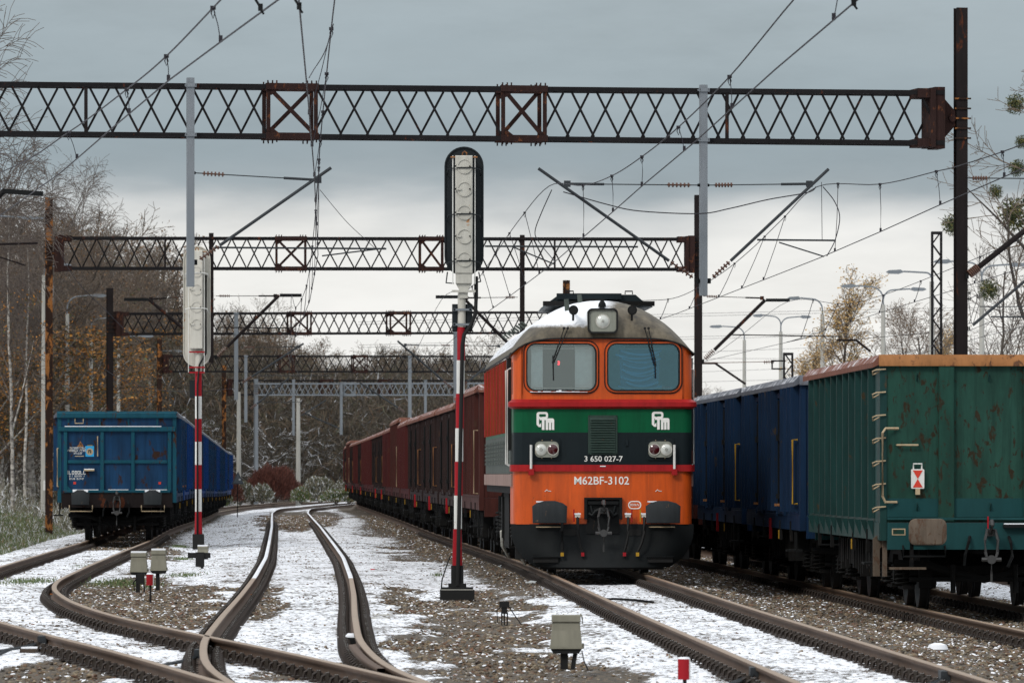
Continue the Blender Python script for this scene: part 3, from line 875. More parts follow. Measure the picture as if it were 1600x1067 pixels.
    # near end detail
    if det > 1:
        for s in (-1, 1):
            buffer(root, s * .875, -.06, 1.05, st.get('bufm', M['black']), st.get('bw', .46), .35, st.get('bround', False), snow=st.get('bsnow', False), face=st.get('bface'))
        coupler(root, -.06)
        for s in (-1, 1):
            x = s * .875
            bracket_u([(x - .28, -.08, .86), (x - .28, -.16, .80), (x - .28, -.16, .72), (x + .28, -.16, .72), (x + .28, -.16, .80), (x + .28, -.08, .86)], .014, M['cream'] if st.get('ub') else M['black'], 'shunter_grip', root)
        v = MB()
        v.path([(-1.2, .75, .62), (-.75, .7, .60), (-.3, .66, .46), (0, .65, .40), (.3, .66, .46), (.75, .7, .60), (1.2, .75, .62)], .055, 6)
        v.tube((-1.0, .62, .40), (1.0, .62, .40), .035, 6)
        for s in (-1, 1): v.tube((s * .42, .6, .60), (s * .42, .6, .22), .035, 6)
        v.build('brake_beam', M['under'], root)
        hose(root, [(.26, -.06, .98), (.28, -.14, .90), (.30, -.14, .72), (.24, -.12, .58)])
        hose(root, [(-.26, -.06, .98), (-.28, -.14, .92), (-.33, -.14, .74), (-.34, -.12, .60)])
    else:
        nb = MB()
        for s in (-1, 1):
            nb.tube((s * .875, 0, 1.05), (s * .875, -.56, 1.05), .1, 8); nb.bb(s * .875 - .22, s * .875 + .22, -.60, -.56, .89, 1.21)
        nb.build('buffer', M['black'], root)
    return root
def place(root, f, zf, Y):
    h = heading(f, Y + WL / 2, WL / 2)
    root.location = (f(Y), Y, float(zf(Y)))
    dz = float(zf(Y + WL)) - float(zf(Y))
    root.rotation_euler = (math.atan(dz / WL), 0, -math.atan(h))
    return root
ORD = ['first', 'second', 'third', 'fourth', 'fifth', 'sixth', 'seventh', 'eighth', 'ninth', 'tenth', 'eleventh', 'twelfth', 'thirteenth', 'fourteenth', 'fifteenth', 'sixteenth', 'seventeenth']
EV = [0.55 + i * (WL - 1.1) / 13 for i in range(14)]
GR = [.95 + i * (WL - 1.9) / 10 for i in range(11)]
fA, zA = TRACKS['A']; fB, zBf = TRACKS['B']; fD, zDf = TRACKS['D']; fC, zC = TRACKS['C']; fR, zR = TRACKS['R']

# ---- green wagon, right foreground
gw = make_wagon(dict(H=3.40, W=2.90, side=M['green_side'], end=M['green'], rim=M['pinkrim'], erim=M['ochre'], post=M['green_side'], head=M['teal'], ribs=GR, rib=(.085, .085), gusset=True,
    label='green open freight wagon with rusty ochre rim and red and white tail marker, right foreground', bround=True, bw=.50, yl=False, bface=M['bufface_rust']))
place(gw, lambda y: fB(y) + .04, zBf, 85.3)
hw = 1.45
for s in (-.57, .57): MB().bevbox(s - .105, s + .105, -.07, .001, 1.18, 3.25, .012).build('end_post', M['green'], gw)
MB().bb(-1.36, 1.36, -.012, 0, 1.24, 1.49).build('repainted_band', M['teal'], gw)
MB().bb(-1.36, 1.36, -.075, -.013, 1.205, 1.235).build('ledge', M['teal'], gw)
MB().bb(-1.30, -1.12, -.066, -.061, 1.0, 1.09).build('number_plate_frame', M['cream'], gw)
MB().bb(-1.285, -1.135, -.069, -.0665, 1.015, 1.075).build('number_plate', M['green'], gw)
for i in range(7):
    z = 3.18 - i * .305
    bracket_u([(-hw - .0, .10, z), (-hw - .09, .10, z - .045), (-hw - .10, .02, z + .0), (-hw - .06, -.07, z + .02), (-hw + .07, -.04, z + .03)], .011, M['cream'], 'ladder_rung', gw)
bracket_u([(-hw + .24, -.03, 2.42), (-hw + .06, -.10, 2.42), (-hw + .02, -.12, 2.36), (-hw + .02, -.12, 1.52), (-hw + .06, -.10, 1.44), (-hw + .22, -.03, 1.44)], .018, M['cream'], 'handrail', gw)
bracket_u([(-hw + .22, -.01, 2.2), (-hw + .22, -.07, 2.2), (-hw + .50, -.07, 2.2), (-hw + .50, -.01, 2.2)], .014, M['cream'], 'handrail', gw)
for x, z in ((-.96, 3.1), (-.96, 1.38), (.0, 3.1), (.02, 1.38), (.95, 3.1)):
    MB().path([(x, -.02, z + .05), (x, -.06, z), (x, -.02, z - .05)], .012, 5).build('rope_hook', M['green_side'], gw)
sm = MB(); sm.bb(.20 - .01, .92, -.16, -.075, 1.145, 1.16); sm.build('snow', M['snowcap'], gw)
MB().bb(.18, .94, -.16, -.06, 1.10, 1.142).build('coupling_handle_bar', M['black'], gw)
MB().tube((-.02, -.1, 1.25), (-.02, -.1, 1.05), .012, 5).build('valve_lever', M['redpaint'], gw)
for s in (-1, 1):
    st_ = MB(); st_.bb(s * 1.38 - .03, s * 1.38 + .03, .1, .16, .45, .95); st_.prism([(s * 1.40, 1.05), (s * 1.52, .95), (s * 1.52, .45), (s * 1.43, .45), (s * 1.43, .82), (s * 1.34, .9)], .30, .36); st_.build('step_bracket', M['bufface_rust'] if s < 0 else M['under'], gw)
MB().bb(-1.33, -.85, -.15, .05, .545, .575).build('shunter_step', M['bufface_rust'], gw)
MB().bb(-1.06, -1.01, -.06, -.02, .58, 1.1).build('step_hanger', M['under'], gw)
# tail marker: its own thing, hung on the wagon end
tm = empty('tail_marker', (0, 0, 0), 0, 'white tail marker board with two red triangles hung on the green wagon end', 'tail marker')
tm.location = gw.matrix_basis @ Vector((-.955, -.05, 1.62)); tm.rotation_euler = gw.rotation_euler
inst('board', curve_panel([rrect(-.088, .088, 0, .26, .015, 3)], .02, M['white'], 'board'), tm)
MB().prism([(-.065, .243), (.065, .243), (0, .13)], -.016, -.012).build('red_triangle', M['redpatch'], tm)
MB().prism([(-.065, .017), (.065, .017), (0, .13)], -.016, -.012).build('red_triangle', M['redpatch'], tm)
MB().path([(-.055, 0, .26), (-.055, 0, .33), (.055, 0, .33), (.055, 0, .26)], .012, 5).build('handle', M['white'], tm)
MB().bb(-.03, .03, -.03, .03, -.08, -.001).build('bracket', M['cream'], tm)

# ---- the rest of the right hand train
rbst = dict(H=3.35, rib=(.10, .13), side=M['rblue'], end=M['rblue'], rim=M['icyrim'], ribs=[.45, 1.25, 2.0, 2.75, 4.9, 5.7, 6.4, 7.1, 7.9, 10.0, 10.8, 11.6, 12.3], doors=(3.85, 8.95), redlever=True,
            hand=[(.35, 1.35, 2.35, M['yellow']), (WL - .2, 1.35, 2.35, M['cream'])], label='dark blue open freight wagon coupled directly behind the green one', group='wagons of the right hand train')
rw = make_wagon(rbst); place(rw, fB, zBf, 99.7)
r2 = copy_tree(rw); place(r2, fB, zBf, 113.8); r2['label'] = 'second dark blue open freight wagon, between the locomotive and the nearer blue one'
bst = dict(H=3.35, side=M['brown'], end=M['brown'], rim=M['pinkrim'], ribs=EV, doors=(3.85, 8.95), redlever=True, hand=[(.35, 1.35, 2.35, M['cream']), (WL - .25, 1.35, 2.35, M['yellow'])], label='brown open freight wagon behind the dark blue ones, mostly hidden by the locomotive', group='wagons of the right hand train', det=1)
bw = make_wagon(bst); place(bw, fB, zBf, 127.9)

# ---- left blue train
lst = dict(H=3.15, rib=(.10, .12), W=2.88, side=M['lblue'], end=M['lblue'], rim=M['icyrim'], erim=M['lblue_frame'], post=M['lblue_frame'], head=M['rust_dark'], ribs=[.45, 1.2, 2.0, 2.75, 4.9, 5.7, 6.4, 7.1, 7.9, 10.0, 10.8, 11.6, 12.3], doors=(3.85, 8.95),
           bsnow=True, ub=True, hand=[], label='blue open freight wagon with snowy ledges and panelled end, head of the left train', bw=.44)
lw = make_wagon(lst); place(lw, fD, zDf, 156.0); lw.location.x -= .02
fr = M['lblue_frame']
for x, w_ in ((-1.25, .09), (-.36, .09), (.39, .09), (1.28, .09)): MB().bevbox(x - w_ / 2, x + w_ / 2, -.075, .001, 1.2, 2.66, .012).build('end_post', fr, lw)
MB().bevbox(-1.42, 1.42, -.10, .001, 2.66, 2.775, .012).build('end_beam', fr, lw)
MB().bevbox(-1.20, 1.23, -.055, .001, 1.88, 1.965, .012).build('end_beam', fr, lw)
MB().bevbox(-1.44, 1.44, -.09, .001, 2.985, 3.12, .02).build('end_beam', fr, lw)
MB().bevbox(-1.30, 1.30, -.10, .001, 1.17, 1.235, .012).build('end_beam', fr, lw)
for x in (-1.18, -.42, .28, .98): MB().bb(x - .02, x + .02, -.04, 0, 2.78, 2.98).build('end_post', fr, lw)
s_ = MB(); s_.bb(-1.27, 1.08, -.098, -.005, 2.776, 2.795); s_.build('snow', M['snowcap'], lw)
s_ = MB()
for a, b_ in ((-1.08, -.45), (-.22, .28), (.45, 1.22)): s_.bb(a, b_, -.098, -.005, 1.236, 1.25)
s_.build('snow', M['snowcap'], lw)
for s in (-1, 1): MB().prism([(s * 1.22, 1.235), (s * 1.22, 1.36), (s * 1.10, 1.235)], -.06, -.03).build('corner_gusset', fr, lw)
bracket_u([(-1.02, -.01, 2.97), (-1.02, -.06, 2.95), (-1.02, -.10, 2.86), (-.82, -.10, 2.86), (-.82, -.06, 2.95), (-.82, -.01, 2.97)], .014, M['cream'], 'handrail', lw)
bracket_u([(-.47, -.02, 2.54), (-.47, -.07, 2.54), (-.47, -.07, 2.06), (-.47, -.02, 2.06)], .016, M['cream'], 'handrail', lw)
bracket_u([(-1.02, -.02, 2.06), (-1.02, -.07, 2.06), (-.81, -.07, 2.06), (-.81, -.02, 2.06)], .012, M['cream'], 'handrail', lw)
MB().bb(-.80, -.55, -.12, -.02, 1.70, 1.735).build('step', M['cream'], lw); MB().bb(-.80, -.55, -.12, -.02, 1.736, 1.755).build('snow', M['snowcap'], lw)
bracket_u([(-hw + .02, -.02, 2.25), (-hw + .0, -.08, 2.25), (-hw + .0, -.08, 1.32), (-hw + .02, -.02, 1.32)], .016, M['cream'], 'handrail', lw)
for x in (-1.03, 1.04): MB().bb(x - .03, x + .03, -.012, -.001, 1.375, 1.435).build('red_mark', M['redpatch'], lw)
MB().prism([(-.97, 2.29), (-.81, 2.29), (-.89, 2.43)], -.008, -.001).build('warning_triangle', M['ochre'], lw)
MB().prism([(-.875, 2.40), (-.905, 2.355), (-.885, 2.355), (-.905, 2.305), (-.865, 2.365), (-.885, 2.365)], -.011, -.0085).build('warning_flash', M['black'], lw)
bp = plain('light blue placard', (.03, .33, .62), .5)
MB().bb(-.765, -.56, -.012, -.001, 2.05, 2.31).build('placard', bp, lw)
MB().bb(-.72, -.60, -.016, -.0125, 2.313, 2.33).build('placard_clip', M['yellow'], lw)
MB().lathe((-.662, -.014, 2.17), [(.085, -.002), (.085, .001)], 20, 'y').build('placard_disc', M['cream'], lw)
n_ = MB(); n_.prism([(-.70, 2.13), (-.70, 2.215), (-.63, 2.215), (-.63, 2.20), (-.685, 2.20), (-.685, 2.13)], -.020, -.0165); n_.prism([(-.69, 2.21), (-.68, 2.215), (-.63, 2.14), (-.64, 2.13)], -.0235, -.0205); n_.bb(-.645, -.628, -.0205, -.0165, 2.13, 2.195)
n_.build('placard_letter', M['black'], lw)
def scribble(parent, x0, x1, z, h, seed, y=-.003):
    r = random.Random(seed); b = MB(); x = x0
    while x < x1:
        w_ = h * r.uniform(.45, .7)
        if r.random() > .14:
            k = r.randrange(4)
            b.bb(x, x + h * .14, y - .002, y, z, z + h)
            if k != 1: b.bb(x + h * .14, x + w_, y - .002, y, z + h * .84, z + h)
            if k != 2: b.bb(x + h * .14, x + w_, y - .002, y, z, z + h * .15)
            if k == 3 or k == 0: b.bb(x + w_ - h * .12, x + w_, y - .0021, y, z + h * .15, z + h * .84)
        x += w_ + h * .22
    b.build('stencilled_marking', M['letter'], parent)
for i, (a, b_, z, h) in enumerate(((-1.15, -.75, 2.235, .045), (-1.2, -.74, 2.175, .045), (-1.08, -.84, 2.11, .045), (-1.24, -.80, 1.62, .085), (-1.16, -.80, 1.555, .04), (-1.16, -.80, 1.49, .04))): scribble(lw, a, b_, z, h, i + 2)
lst2 = dict(lst, det=1, label='x', group='wagons of the left train'); lst2.pop('erim'); lst2.pop('head'); lst2.pop('post')
lp = make_wagon(lst2); lp2 = make_wagon(dict(lst2, side=M['lblue2'], end=M['lblue2']))
COLD = [2, 1, 1, 2, 1, 1, 2, 1, 1, 2, 1]
used = set()
for i in range(12):
    src = lp2 if COLD[i % 11] == 2 else lp
    key = id(src)
    o = src if key not in used else copy_tree(src)
    used.add(key)
    place(o, fD, zDf, 156.0 + 14.06 * (i + 1))
    o['label'] = ORD[i].capitalize() + ' blue freight wagon behind the head wagon of the left train, %s blue' % ('brighter' if src is lp2 else 'duller')

# ---- red brown train behind the locomotive
K = {}
def proto(k):
    if k == 'ribbed': return make_wagon(dict(H=3.32, side=M['brown'], end=M['brown'], rim=M['pinkrim'], ribs=EV, rib=(.09, .09), gusset=True, hand=[(.28, 1.25, 2.45, M['cream'])], label='x', group='wagons of the brown train', det=1))
    if k == 'dark': return make_wagon(dict(H=3.15, side=M['brown2'], end=M['brown2'], rim=M['pinkrim'], ribs=[.45, 1.25, 2.0, 2.75, 4.9, 5.7, 6.4, 7.1, 7.9, 10.0, 10.8, 11.6, 12.3], doors=(3.85, 8.95), redlever=True, hand=[(.4, 1.35, 2.25, M['ochre'])], label='x', group='wagons of the brown train', det=1))
    return make_wagon(dict(H=3.15, side=M['red_w'], end=M['red_w'], rim=M['pinkrim'], ribs=EV, rib=(.11, .12), hand=[], label='x', group='wagons of the brown train', det=1))
seq = ['ribbed', 'dark', 'dark', 'dark', 'red', 'ribbed', 'red', 'dark', 'dark', 'red', 'red', 'dark', 'red', 'dark', 'ribbed', 'dark', 'red']
desc = {'ribbed': 'reddish brown freight wagon with close ribs', 'dark': 'dark brown doored freight wagon with yellow handrails', 'red': 'dull red freight wagon with wide ribs'}
for i, k in enumerate(seq):
    if k not in K: K[k] = proto(k); o = K[k]
    else: o = copy_tree(K[k])
    place(o, fA, zA, 121.6 + 14.06 * i)
    o['label'] = desc[k] + ', ' + ORD[i] + ' behind the locomotive'
# ---- a wagon standing on the far right track is not in view; only the track is
# ---------------------------------------------------------------- locomotive (local origin: front plane middle at rail height)
LY = 102.9
loco = empty('diesel_locomotive', (0, 0, 0), 0, 'orange and green diesel locomotive with snow on its rounded cab roof', 'locomotive')
hh = heading(fA, LY + 8, 8)
loco.location = (fA(LY) + .05, LY, 0); loco.rotation_euler = (0, 0, -math.atan(hh))
HWD = 1.44
def ringpts(hw_, y0, y1, r, z, n=5):
    """rounded rectangle plan, front corners rounded"""
    out = []
    for cx, a0 in ((hw_ - r, 0), (-hw_ + r, -90)):
        rng = range(n + 1)
        for i in rng:
            a = math.radians(a0 - 90 * i / n) if a0 == 0 else math.radians(-90 - 90 * i / n)
            out.append((cx + r * math.cos(a), y0 + r + r * math.sin(a), z))
    out.append((-hw_, y1, z)); out.append((hw_, y1, z))
    return out
def loft(name, rings, mats, cap0=False, cap1=False, parent=loco, mi=0, smooth=True):
    b = MB(); n = len(rings[0]); vs = [v for r in rings for v in r]
    fs = [(i * n + k, i * n + (k + 1) % n, (i + 1) * n + (k + 1) % n, (i + 1) * n + k) for i in range(len(rings) - 1) for k in range(n)]
    if cap0: fs.append(tuple(reversed(range(n))))
    if cap1: fs.append(tuple((len(rings) - 1) * n + k for k in range(n)))
    b.add(vs, fs, mi, smooth)
    return b.build(name, mats, parent)
LB = 16.3
# two-tone side: the livery bands wrap the front, the side behind the cab door is grey in its lower half
def band(name, z0, z1, mat, grow=0.0, r=.16, y1=1.5):
    return loft(name, [ringpts(HWD + grow, -grow, y1, r, z0), ringpts(HWD + grow, -grow, y1, r, z1)], mat, True, True)
band('orange_apron', .81, 1.66, M['orange'])
lo = band('lower_red_strip', 1.66, 1.765, M['lred'], .045, .15, .35)
band('graphite_band', 1.7651, 2.285, M['ldark'])
band('green_band', 2.2851, 2.67, M['lgreen'])
rs = loft('red_ledge', [ringpts(HWD + .02, -.02, .30, .15, 2.665), ringpts(HWD + .075, -.085, .34, .15, 2.70), ringpts(HWD + .075, -.085, .34, .15, 2.77), ringpts(HWD + .01, -.01, .3, .15, 2.815)], M['lred'], True, True)
# cab front panel with two window openings; slightly raked
def arch_z(x):   # lower edge of the roof seen from the front
    return 3.80 - .25 * (abs(x) / 1.47) ** 6
RAKE = .045
xs = np.linspace(-1.31, 1.31, 25)
outl = [(-1.31, 2.81), (1.31, 2.81)] + [(x, arch_z(x)) for x in xs[::-1]]
wL = rrect(-1.215, -.115, 2.965, 3.70, .14); wR = rrect(.085, 1.225, 2.965, 3.70, .14)
fpm = curve_panel([outl, wL, wR], .05, M['orange'], 'cab_front')
cf = inst('cab_front', fpm, loco, (0, .03, 0), (0, 0, 0))
# corner pillars and cab sides
for s in (-1, 1):
    rings = []
    for z in (2.81, 3.53):
        row = [(s * 1.31, .005, z)]
        for i in range(7):
            a = math.radians(90 * i / 6)
            row.append((s * (HWD - .16 + .16 * math.sin(a)), .165 - .16 * math.cos(a), z))
        row.append((s * HWD, 1.5, z)); rings.append(row)
    # follow the roof edge at the top
    top = []
    for (x, y, z) in rings[1]: top.append((x, y, arch_z(x)))
    b = MB(); n = len(top); b.add(rings[0] + top, [(k, k + 1, n + k + 1, n + k) for k in range(n - 1)], 0, True)
    b.build('cab_corner', M['orange'], loco)
# window surrounds: outer bead, black gasket, inner orange lip, pane
def frame(x0, x1, z0, z1, r, w_, d, mat, name, y):
    me = curve_panel([rrect(x0 - w_, x1 + w_, z0 - w_, z1 + w_, r + w_, 6), rrect(x0, x1, z0, z1, r, 6)], d, mat, name)
    return inst(name, me, loco, (0, y, 0))
for nm, (x0, x1) in (('L', (-1.215, -.115)), ('R', (.085, 1.225))):
    frame(x0 - .045, x1 + .045, 2.92, 3.745, .17, .016, .012, M['gasket'], 'window_groove', .002)
    frame(x0, x1, 2.965, 3.70, .14, .035, .05, M['orange'], 'window_surround', -.01)
    frame(x0 + .004, x1 - .004, 2.969, 3.696, .135, .022, .03, M['gasket'], 'window_gasket', -.028)
    g = curve_panel([rrect(x0 + .006, x1 - .006, 2.971, 3.694, .13, 6)], 0, M['glassL' if nm == 'L' else 'glassR'], 'windscreen')
    w_ = inst('windscreen', g, loco, (0, .018, 0))
    if nm == 'R': w_['label'] = 'blue tinted windscreen pane'
# cab interior
inn = MB(); inn.add([(-1.40, .06, 2.83), (1.40, .06, 2.83), (1.40, 1.45, 2.83), (-1.40, 1.45, 2.83), (-1.40, .06, 3.52), (1.40, .06, 3.52), (1.40, 1.45, 3.52), (-1.40, 1.45, 3.52), (-1.1, .06, 3.75), (1.1, .06, 3.75), (1.1, 1.45, 3.75), (-1.1, 1.45, 3.75)],
    [(0, 1, 2, 3), (3, 2, 6, 7), (7, 6, 10, 11), (0, 3, 7, 4), (1, 5, 6, 2), (4, 7, 11, 8), (5, 9, 10, 6), (8, 11, 10, 9)])
inn.build('cab_interior', plain('cab lining', (.62, .74, .75), .7), loco)
seatm = plain('dark seat cloth', (.012, .022, .035), .9)
cu_ = MB()
for k, (xc, wv) in enumerate(((-.69, .26), (.62, .24))):
    for i in range(9):
        z = 2.86 + i * .09
        pass
    cu_.prism([(xc - wv, 2.84), (xc + wv, 2.84), (xc + wv * 1.05, 3.45), (xc + wv * .95, 3.70), (xc - wv * .95, 3.70), (xc - wv * 1.05, 3.3)], .55, .75)
cu_.build('driver_seat', seatm, loco)
# windscreen reflections built as a blue panel and arcs behind the glass
cm_ = plain('blue reflection', (.16, .42, .62), .8)
cr9 = random.Random(5)
MB().prism([(.30, 2.9), (.90, 2.9), (.93, 3.62), (.27, 3.62)], .17, .19).build('reflection_panel', plain('reflection backing', (.07, .20, .32), .8), loco)
for i in range(9):
    z = 3.60 - i * .07 + cr9.uniform(-.02, .02); hw_ = cr9.uniform(.24, .36); xc = .60 + cr9.uniform(-.04, .04)
    pts = [(xc + hw_ * (k / 10 * 2 - 1), .13, z - .07 * (1 - (k / 5 - 1) ** 2)) for k in range(11)]
    MB().path(pts, cr9.uniform(.012, .024), 5).build('reflection_arc', cm_, loco)
for x0, x1 in ((-1.13, -.22), (.16, 1.13)):
    for z in (2.995, 3.625): MB().bb(x0, x1, .035, .045, z, z + .012).build('demister_strip', M['siggrey'], loco)
MB().bb(-.72, -1.18, .5, .55, 2.90, 3.0).build('desk', seatm, loco)
MB().bb(-1.15, -.96, .12, .16, 2.84, 3.66).build('cab_pillar', plain('pale pillar', (.75, .80, .78), .6), loco)
MB().bb(-.44, -.16, .14, .18, 2.84, 3.66).build('cab_pillar', plain('pale pillar b', (.75, .80, .78), .6), loco)
rd = textmesh('3', .085, plain('red display', (.6, .01, .02), .5, emit=(1, .02, .04), es=3.0), .003)
inst('speed_display', rd, loco, (-.70, .20, 3.40), (math.radians(90), 0, 0))
MB().bb(.96, 1.10, .07, .09, 2.985, 3.02).build('red_card', M['redpatch'], loco)
snw = MB()
for i in range(22):
    x = -1.17 + i * .042; h = rnd.uniform(.004, .016) + (.02 if i in (10, 11) else 0)
    snw.bb(x, x + .043, -.052, -.03, 2.952 - .022, 2.952 - .022 + h)
snw.build('snow', M['snowcap'], loco)
# roof: arch sections lofted backwards with a domed front
m, t, b = newmat('cab roof sheet')
v = coords(t, False); sx = N(t, 'ShaderNodeSeparateXYZ'); L(t, v, sx.inputs[0])
n1 = noise(t, mapping(t, v, (3, 3, 1)), 2.2, 6, .65); n2 = noise(t, v, 7, 5, .7)
c = ramp(t, n1, [(.3, (.030, .023, .014)), (.5, (.085, .068, .042)), (.7, (.15, .125, .085))])
c = mixc(t, ramp(t, n2, [(.5, 0.0), (.8, .8)]), c, (.05, .04, .028))
lo_ = N(t, 'ShaderNodeMapRange'); L(t, mathn(t, 'ADD', sx.outputs[2], mathn(t, 'MULTIPLY', noise(t, v, 22, 4, .7), .10)), lo_.inputs[0])
lo_.inputs[1].default_value = 4.02; lo_.inputs[2].default_value = 4.08
lx = N(t, 'ShaderNodeMapRange'); L(t, mathn(t, 'ADD', sx.outputs[0], mathn(t, 'ADD', mathn(t, 'MULTIPLY', noise(t, v, 4, 4, .7), .5), mathn(t, 'MULTIPLY', sx.outputs[2], -.9))), lx.inputs[0])
lx.inputs[1].default_value = -3.62; lx.inputs[2].default_value = -3.42; lx.inputs[3].default_value = 1.0; lx.inputs[4].default_value = 0.0
sid = N(t, 'ShaderNodeMapRange'); L(t, sx.outputs[0], sid.inputs[0]); sid.inputs[1].default_value = -1.18; sid.inputs[2].default_value = -1.30; sid.inputs[3].default_value = 0; sid.inputs[4].default_value = 1
sm_ = mathn(t, 'MAXIMUM', mathn(t, 'MULTIPLY', lo_.outputs[0], lx.outputs[0]), mathn(t, 'MULTIPLY', sid.outputs[0], .0))
gtop = N(t, 'ShaderNodeNewGeometry'); spt = N(t, 'ShaderNodeSeparateXYZ'); L(t, gtop.outputs['Normal'], spt.inputs[0])
back = mathn(t, 'MULTIPLY', mathn(t, 'GREATER_THAN', spt.outputs[2], .55), mathn(t, 'GREATER_THAN', sx.outputs[1], 1.9))
back = mathn(t, 'MULTIPLY', back, mathn(t, 'GREATER_THAN', n1, .45))
sm_ = mathn(t, 'MAXIMUM', sm_, back)
L(t, mixc(t, sm_, c, SNOW), b.inputs['Base Color']); b.inputs['Roughness'].default_value = .6
bump(t, b, mathn(t, 'ADD', sm_, n2), .3, .01)
M['roof'] = m
def roof_sec(y, sc, drop):
    """arch from eave to eave. sc: 0..1 growth of the dome"""
    out = []
    top = 3.79 + (4.44 - 3.79) * sc
    for i in range(33):
        a = math.pi * i / 32
        x = -math.cos(a)
        X = 1.47 * (abs(x) ** 1.0) * (1 if x > 0 else -1)
        ez = arch_z(X)
        # full-height arch
        full = 3.53 + (4.44 - 3.53) * (max(0, 1 - abs(X / 1.47) ** 2.15)) ** .80
        z = ez + (full - ez) * sc
        out.append((X, y, z))
    return out
secs = [(-.035, 0), (-.032, .06), (.0, .20), (.06, .36), (.16, .52), (.30, .68), (.50, .82), (.76, .93), (1.10, .985), (1.5, 1.0), (LB, 1.0)]
rb_ = MB(); RS = [roof_sec(y, s_, 0) for y, s_ in secs]
n = 33; vs = [v for r in RS for v in r]
rb_.add(vs, [(i * n + k, i * n + k + 1, (i + 1) * n + k + 1, (i + 1) * n + k) for i in range(len(RS) - 1) for k in range(n - 1)], 0, True)
rb_.build('cab_roof', M['roof'], loco)
dr = MB(); dr.path([(x, -.05, arch_z(x) - .005) for x in np.linspace(-1.47, 1.47, 27)], .014, 6); dr.path([(-1.48, -.03, arch_z(1.47)), (-1.485, 1.0, 3.53), (-1.485, LB, 3.53)], .016, 6); dr.path([(1.48, -.03, arch_z(1.47)), (1.485, 1.0, 3.53), (1.485, LB, 3.53)], .016, 6)
dr.build('rain_gutter', M['gasket'], loco)
# main body behind the cab
for s in (-1, 1):
    x = s * HWD
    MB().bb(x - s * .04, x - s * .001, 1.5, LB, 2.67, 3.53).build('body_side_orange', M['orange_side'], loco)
    MB().bb(x - s * .04, x - s * .002, 1.5, LB, 2.25, 2.6699).build('body_side_green', M['lgreen'], loco)
    MB().bb(x - s * .04, x - s * .0, .17, LB, 1.62, 2.2499).build('body_side_grey', M['lgrey'], loco)
    MB().bb(x - s * .03, x + s * .03, .20, LB, 1.42, 1.615).build('frame_sill', paint('grimy pink sill', (.30, .20, .17), .2, (.1, .06, .04), .5, .6), loco)
    # pipes, door and grab rails on the side
    MB().bb(x + s * .003, x + s * .07, .98, 1.30, 2.0, 3.50).build('black_duct', M['gasket'], loco)
    MB().bb(x - s * .01, x + s * .006, .36, .56, 2.90, 3.42).build('cab_side_window', M['gasket'], loco)
    for i in range(22):
        y = 2.0 + i * .64
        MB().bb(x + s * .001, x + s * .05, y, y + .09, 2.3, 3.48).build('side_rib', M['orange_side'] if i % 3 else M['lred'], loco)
    for i in range(14):
        y = 2.3 + i * 1.0
        b_ = MB()
        for q in range(6): b_.bb(x + s * .001, x + s * .03, y, y + .55, 1.78 + q * .07, 1.82 + q * .07)
        b_.build('vent_louvre', M['lgrey'], loco)
    for y in (.75, 1.62): MB().path([(x + s * .01, y, 1.75), (x + s * .07, y, 1.78), (x + s * .07, y, 3.3), (x + s * .01, y, 3.33)], .013, 5).build('handrail', M['white'], loco)
MB().bb(-HWD + .05, HWD - .05, LB - .05, LB, 1.6, 3.5).build('rear_wall', M['lgrey'], loco)
MB().bb(-1.42, 1.42, .25, LB, 1.30, 1.42).build('main_frame', M['under'], loco)
# roof furniture
rh = MB(); rh.prism([(-.84, 4.36), (-.78, 4.44), (-.62, 4.56), (.64, 4.56), (.80, 4.42), (.93, 4.36)], 2.2, 6.0)
rh.build('roof_housing', M['ldark'], loco)
rh = MB(); rh.bb(-.90, .92, 1.55, 1.75, 4.36, 4.435); rh.bb(-.30, .10, 1.50, 1.56, 4.38, 4.47); rh.build('walkway_plate', M['under'], loco)
rh = MB(); rh.bb(-.66, .40, 2.0, 2.2, 4.48, 4.575); rh.build('radiator_hood', M['ldark'], loco)
for x in (-.45, .52): MB().path([(x - .06, 2.0, 4.56), (x - .06, 2.0, 4.61), (x + .06, 2.0, 4.61), (x + .06, 2.0, 4.56)], .012, 5).build('lifting_eye', M['black'], loco)
for i in range(9): MB().path([(-1.18 - .004 * i, 1.0 + i * 1.3, 4.02), (-1.27, 1.0 + i * 1.3, 4.08), (-1.27, 1.3 + i * 1.3, 4.08), (-1.18, 1.3 + i * 1.3, 4.02)], .014, 5).build('roof_step', M['lgrey'], loco)
for x, z, y in ((-.545, 4.34, .55), (-.31, 4.43, 1.1)): MB().tube((x, y, z - .1), (x - .02, y, z + .10), .042, 8, .036).build('aerial_stub', M['lgrey'], loco)
MB().lathe((0.01, .42, 4.36), [(.065, -.05), (.06, 0), (.03, .05)], 12, 'z').build('roof_lamp', M['black'], loco)
for x in (-.475, .47):
    h = MB(); h.lathe((x, -.02, 4.245), [(.075, -.13), (.078, -.125), (.045, -.05), (.022, .10), (.02, .45)], 16, 'y'); 
    h.tube((x, .0, 4.20), (x, .02, 4.08), .018, 6)
    ho = h.build('horn', M['black'], loco)
    MB().lathe((x, -.14, 4.245), [(.055, -.012), (.055, .004)], 14, 'y').build('horn_mouth', M['gasket'], ho)
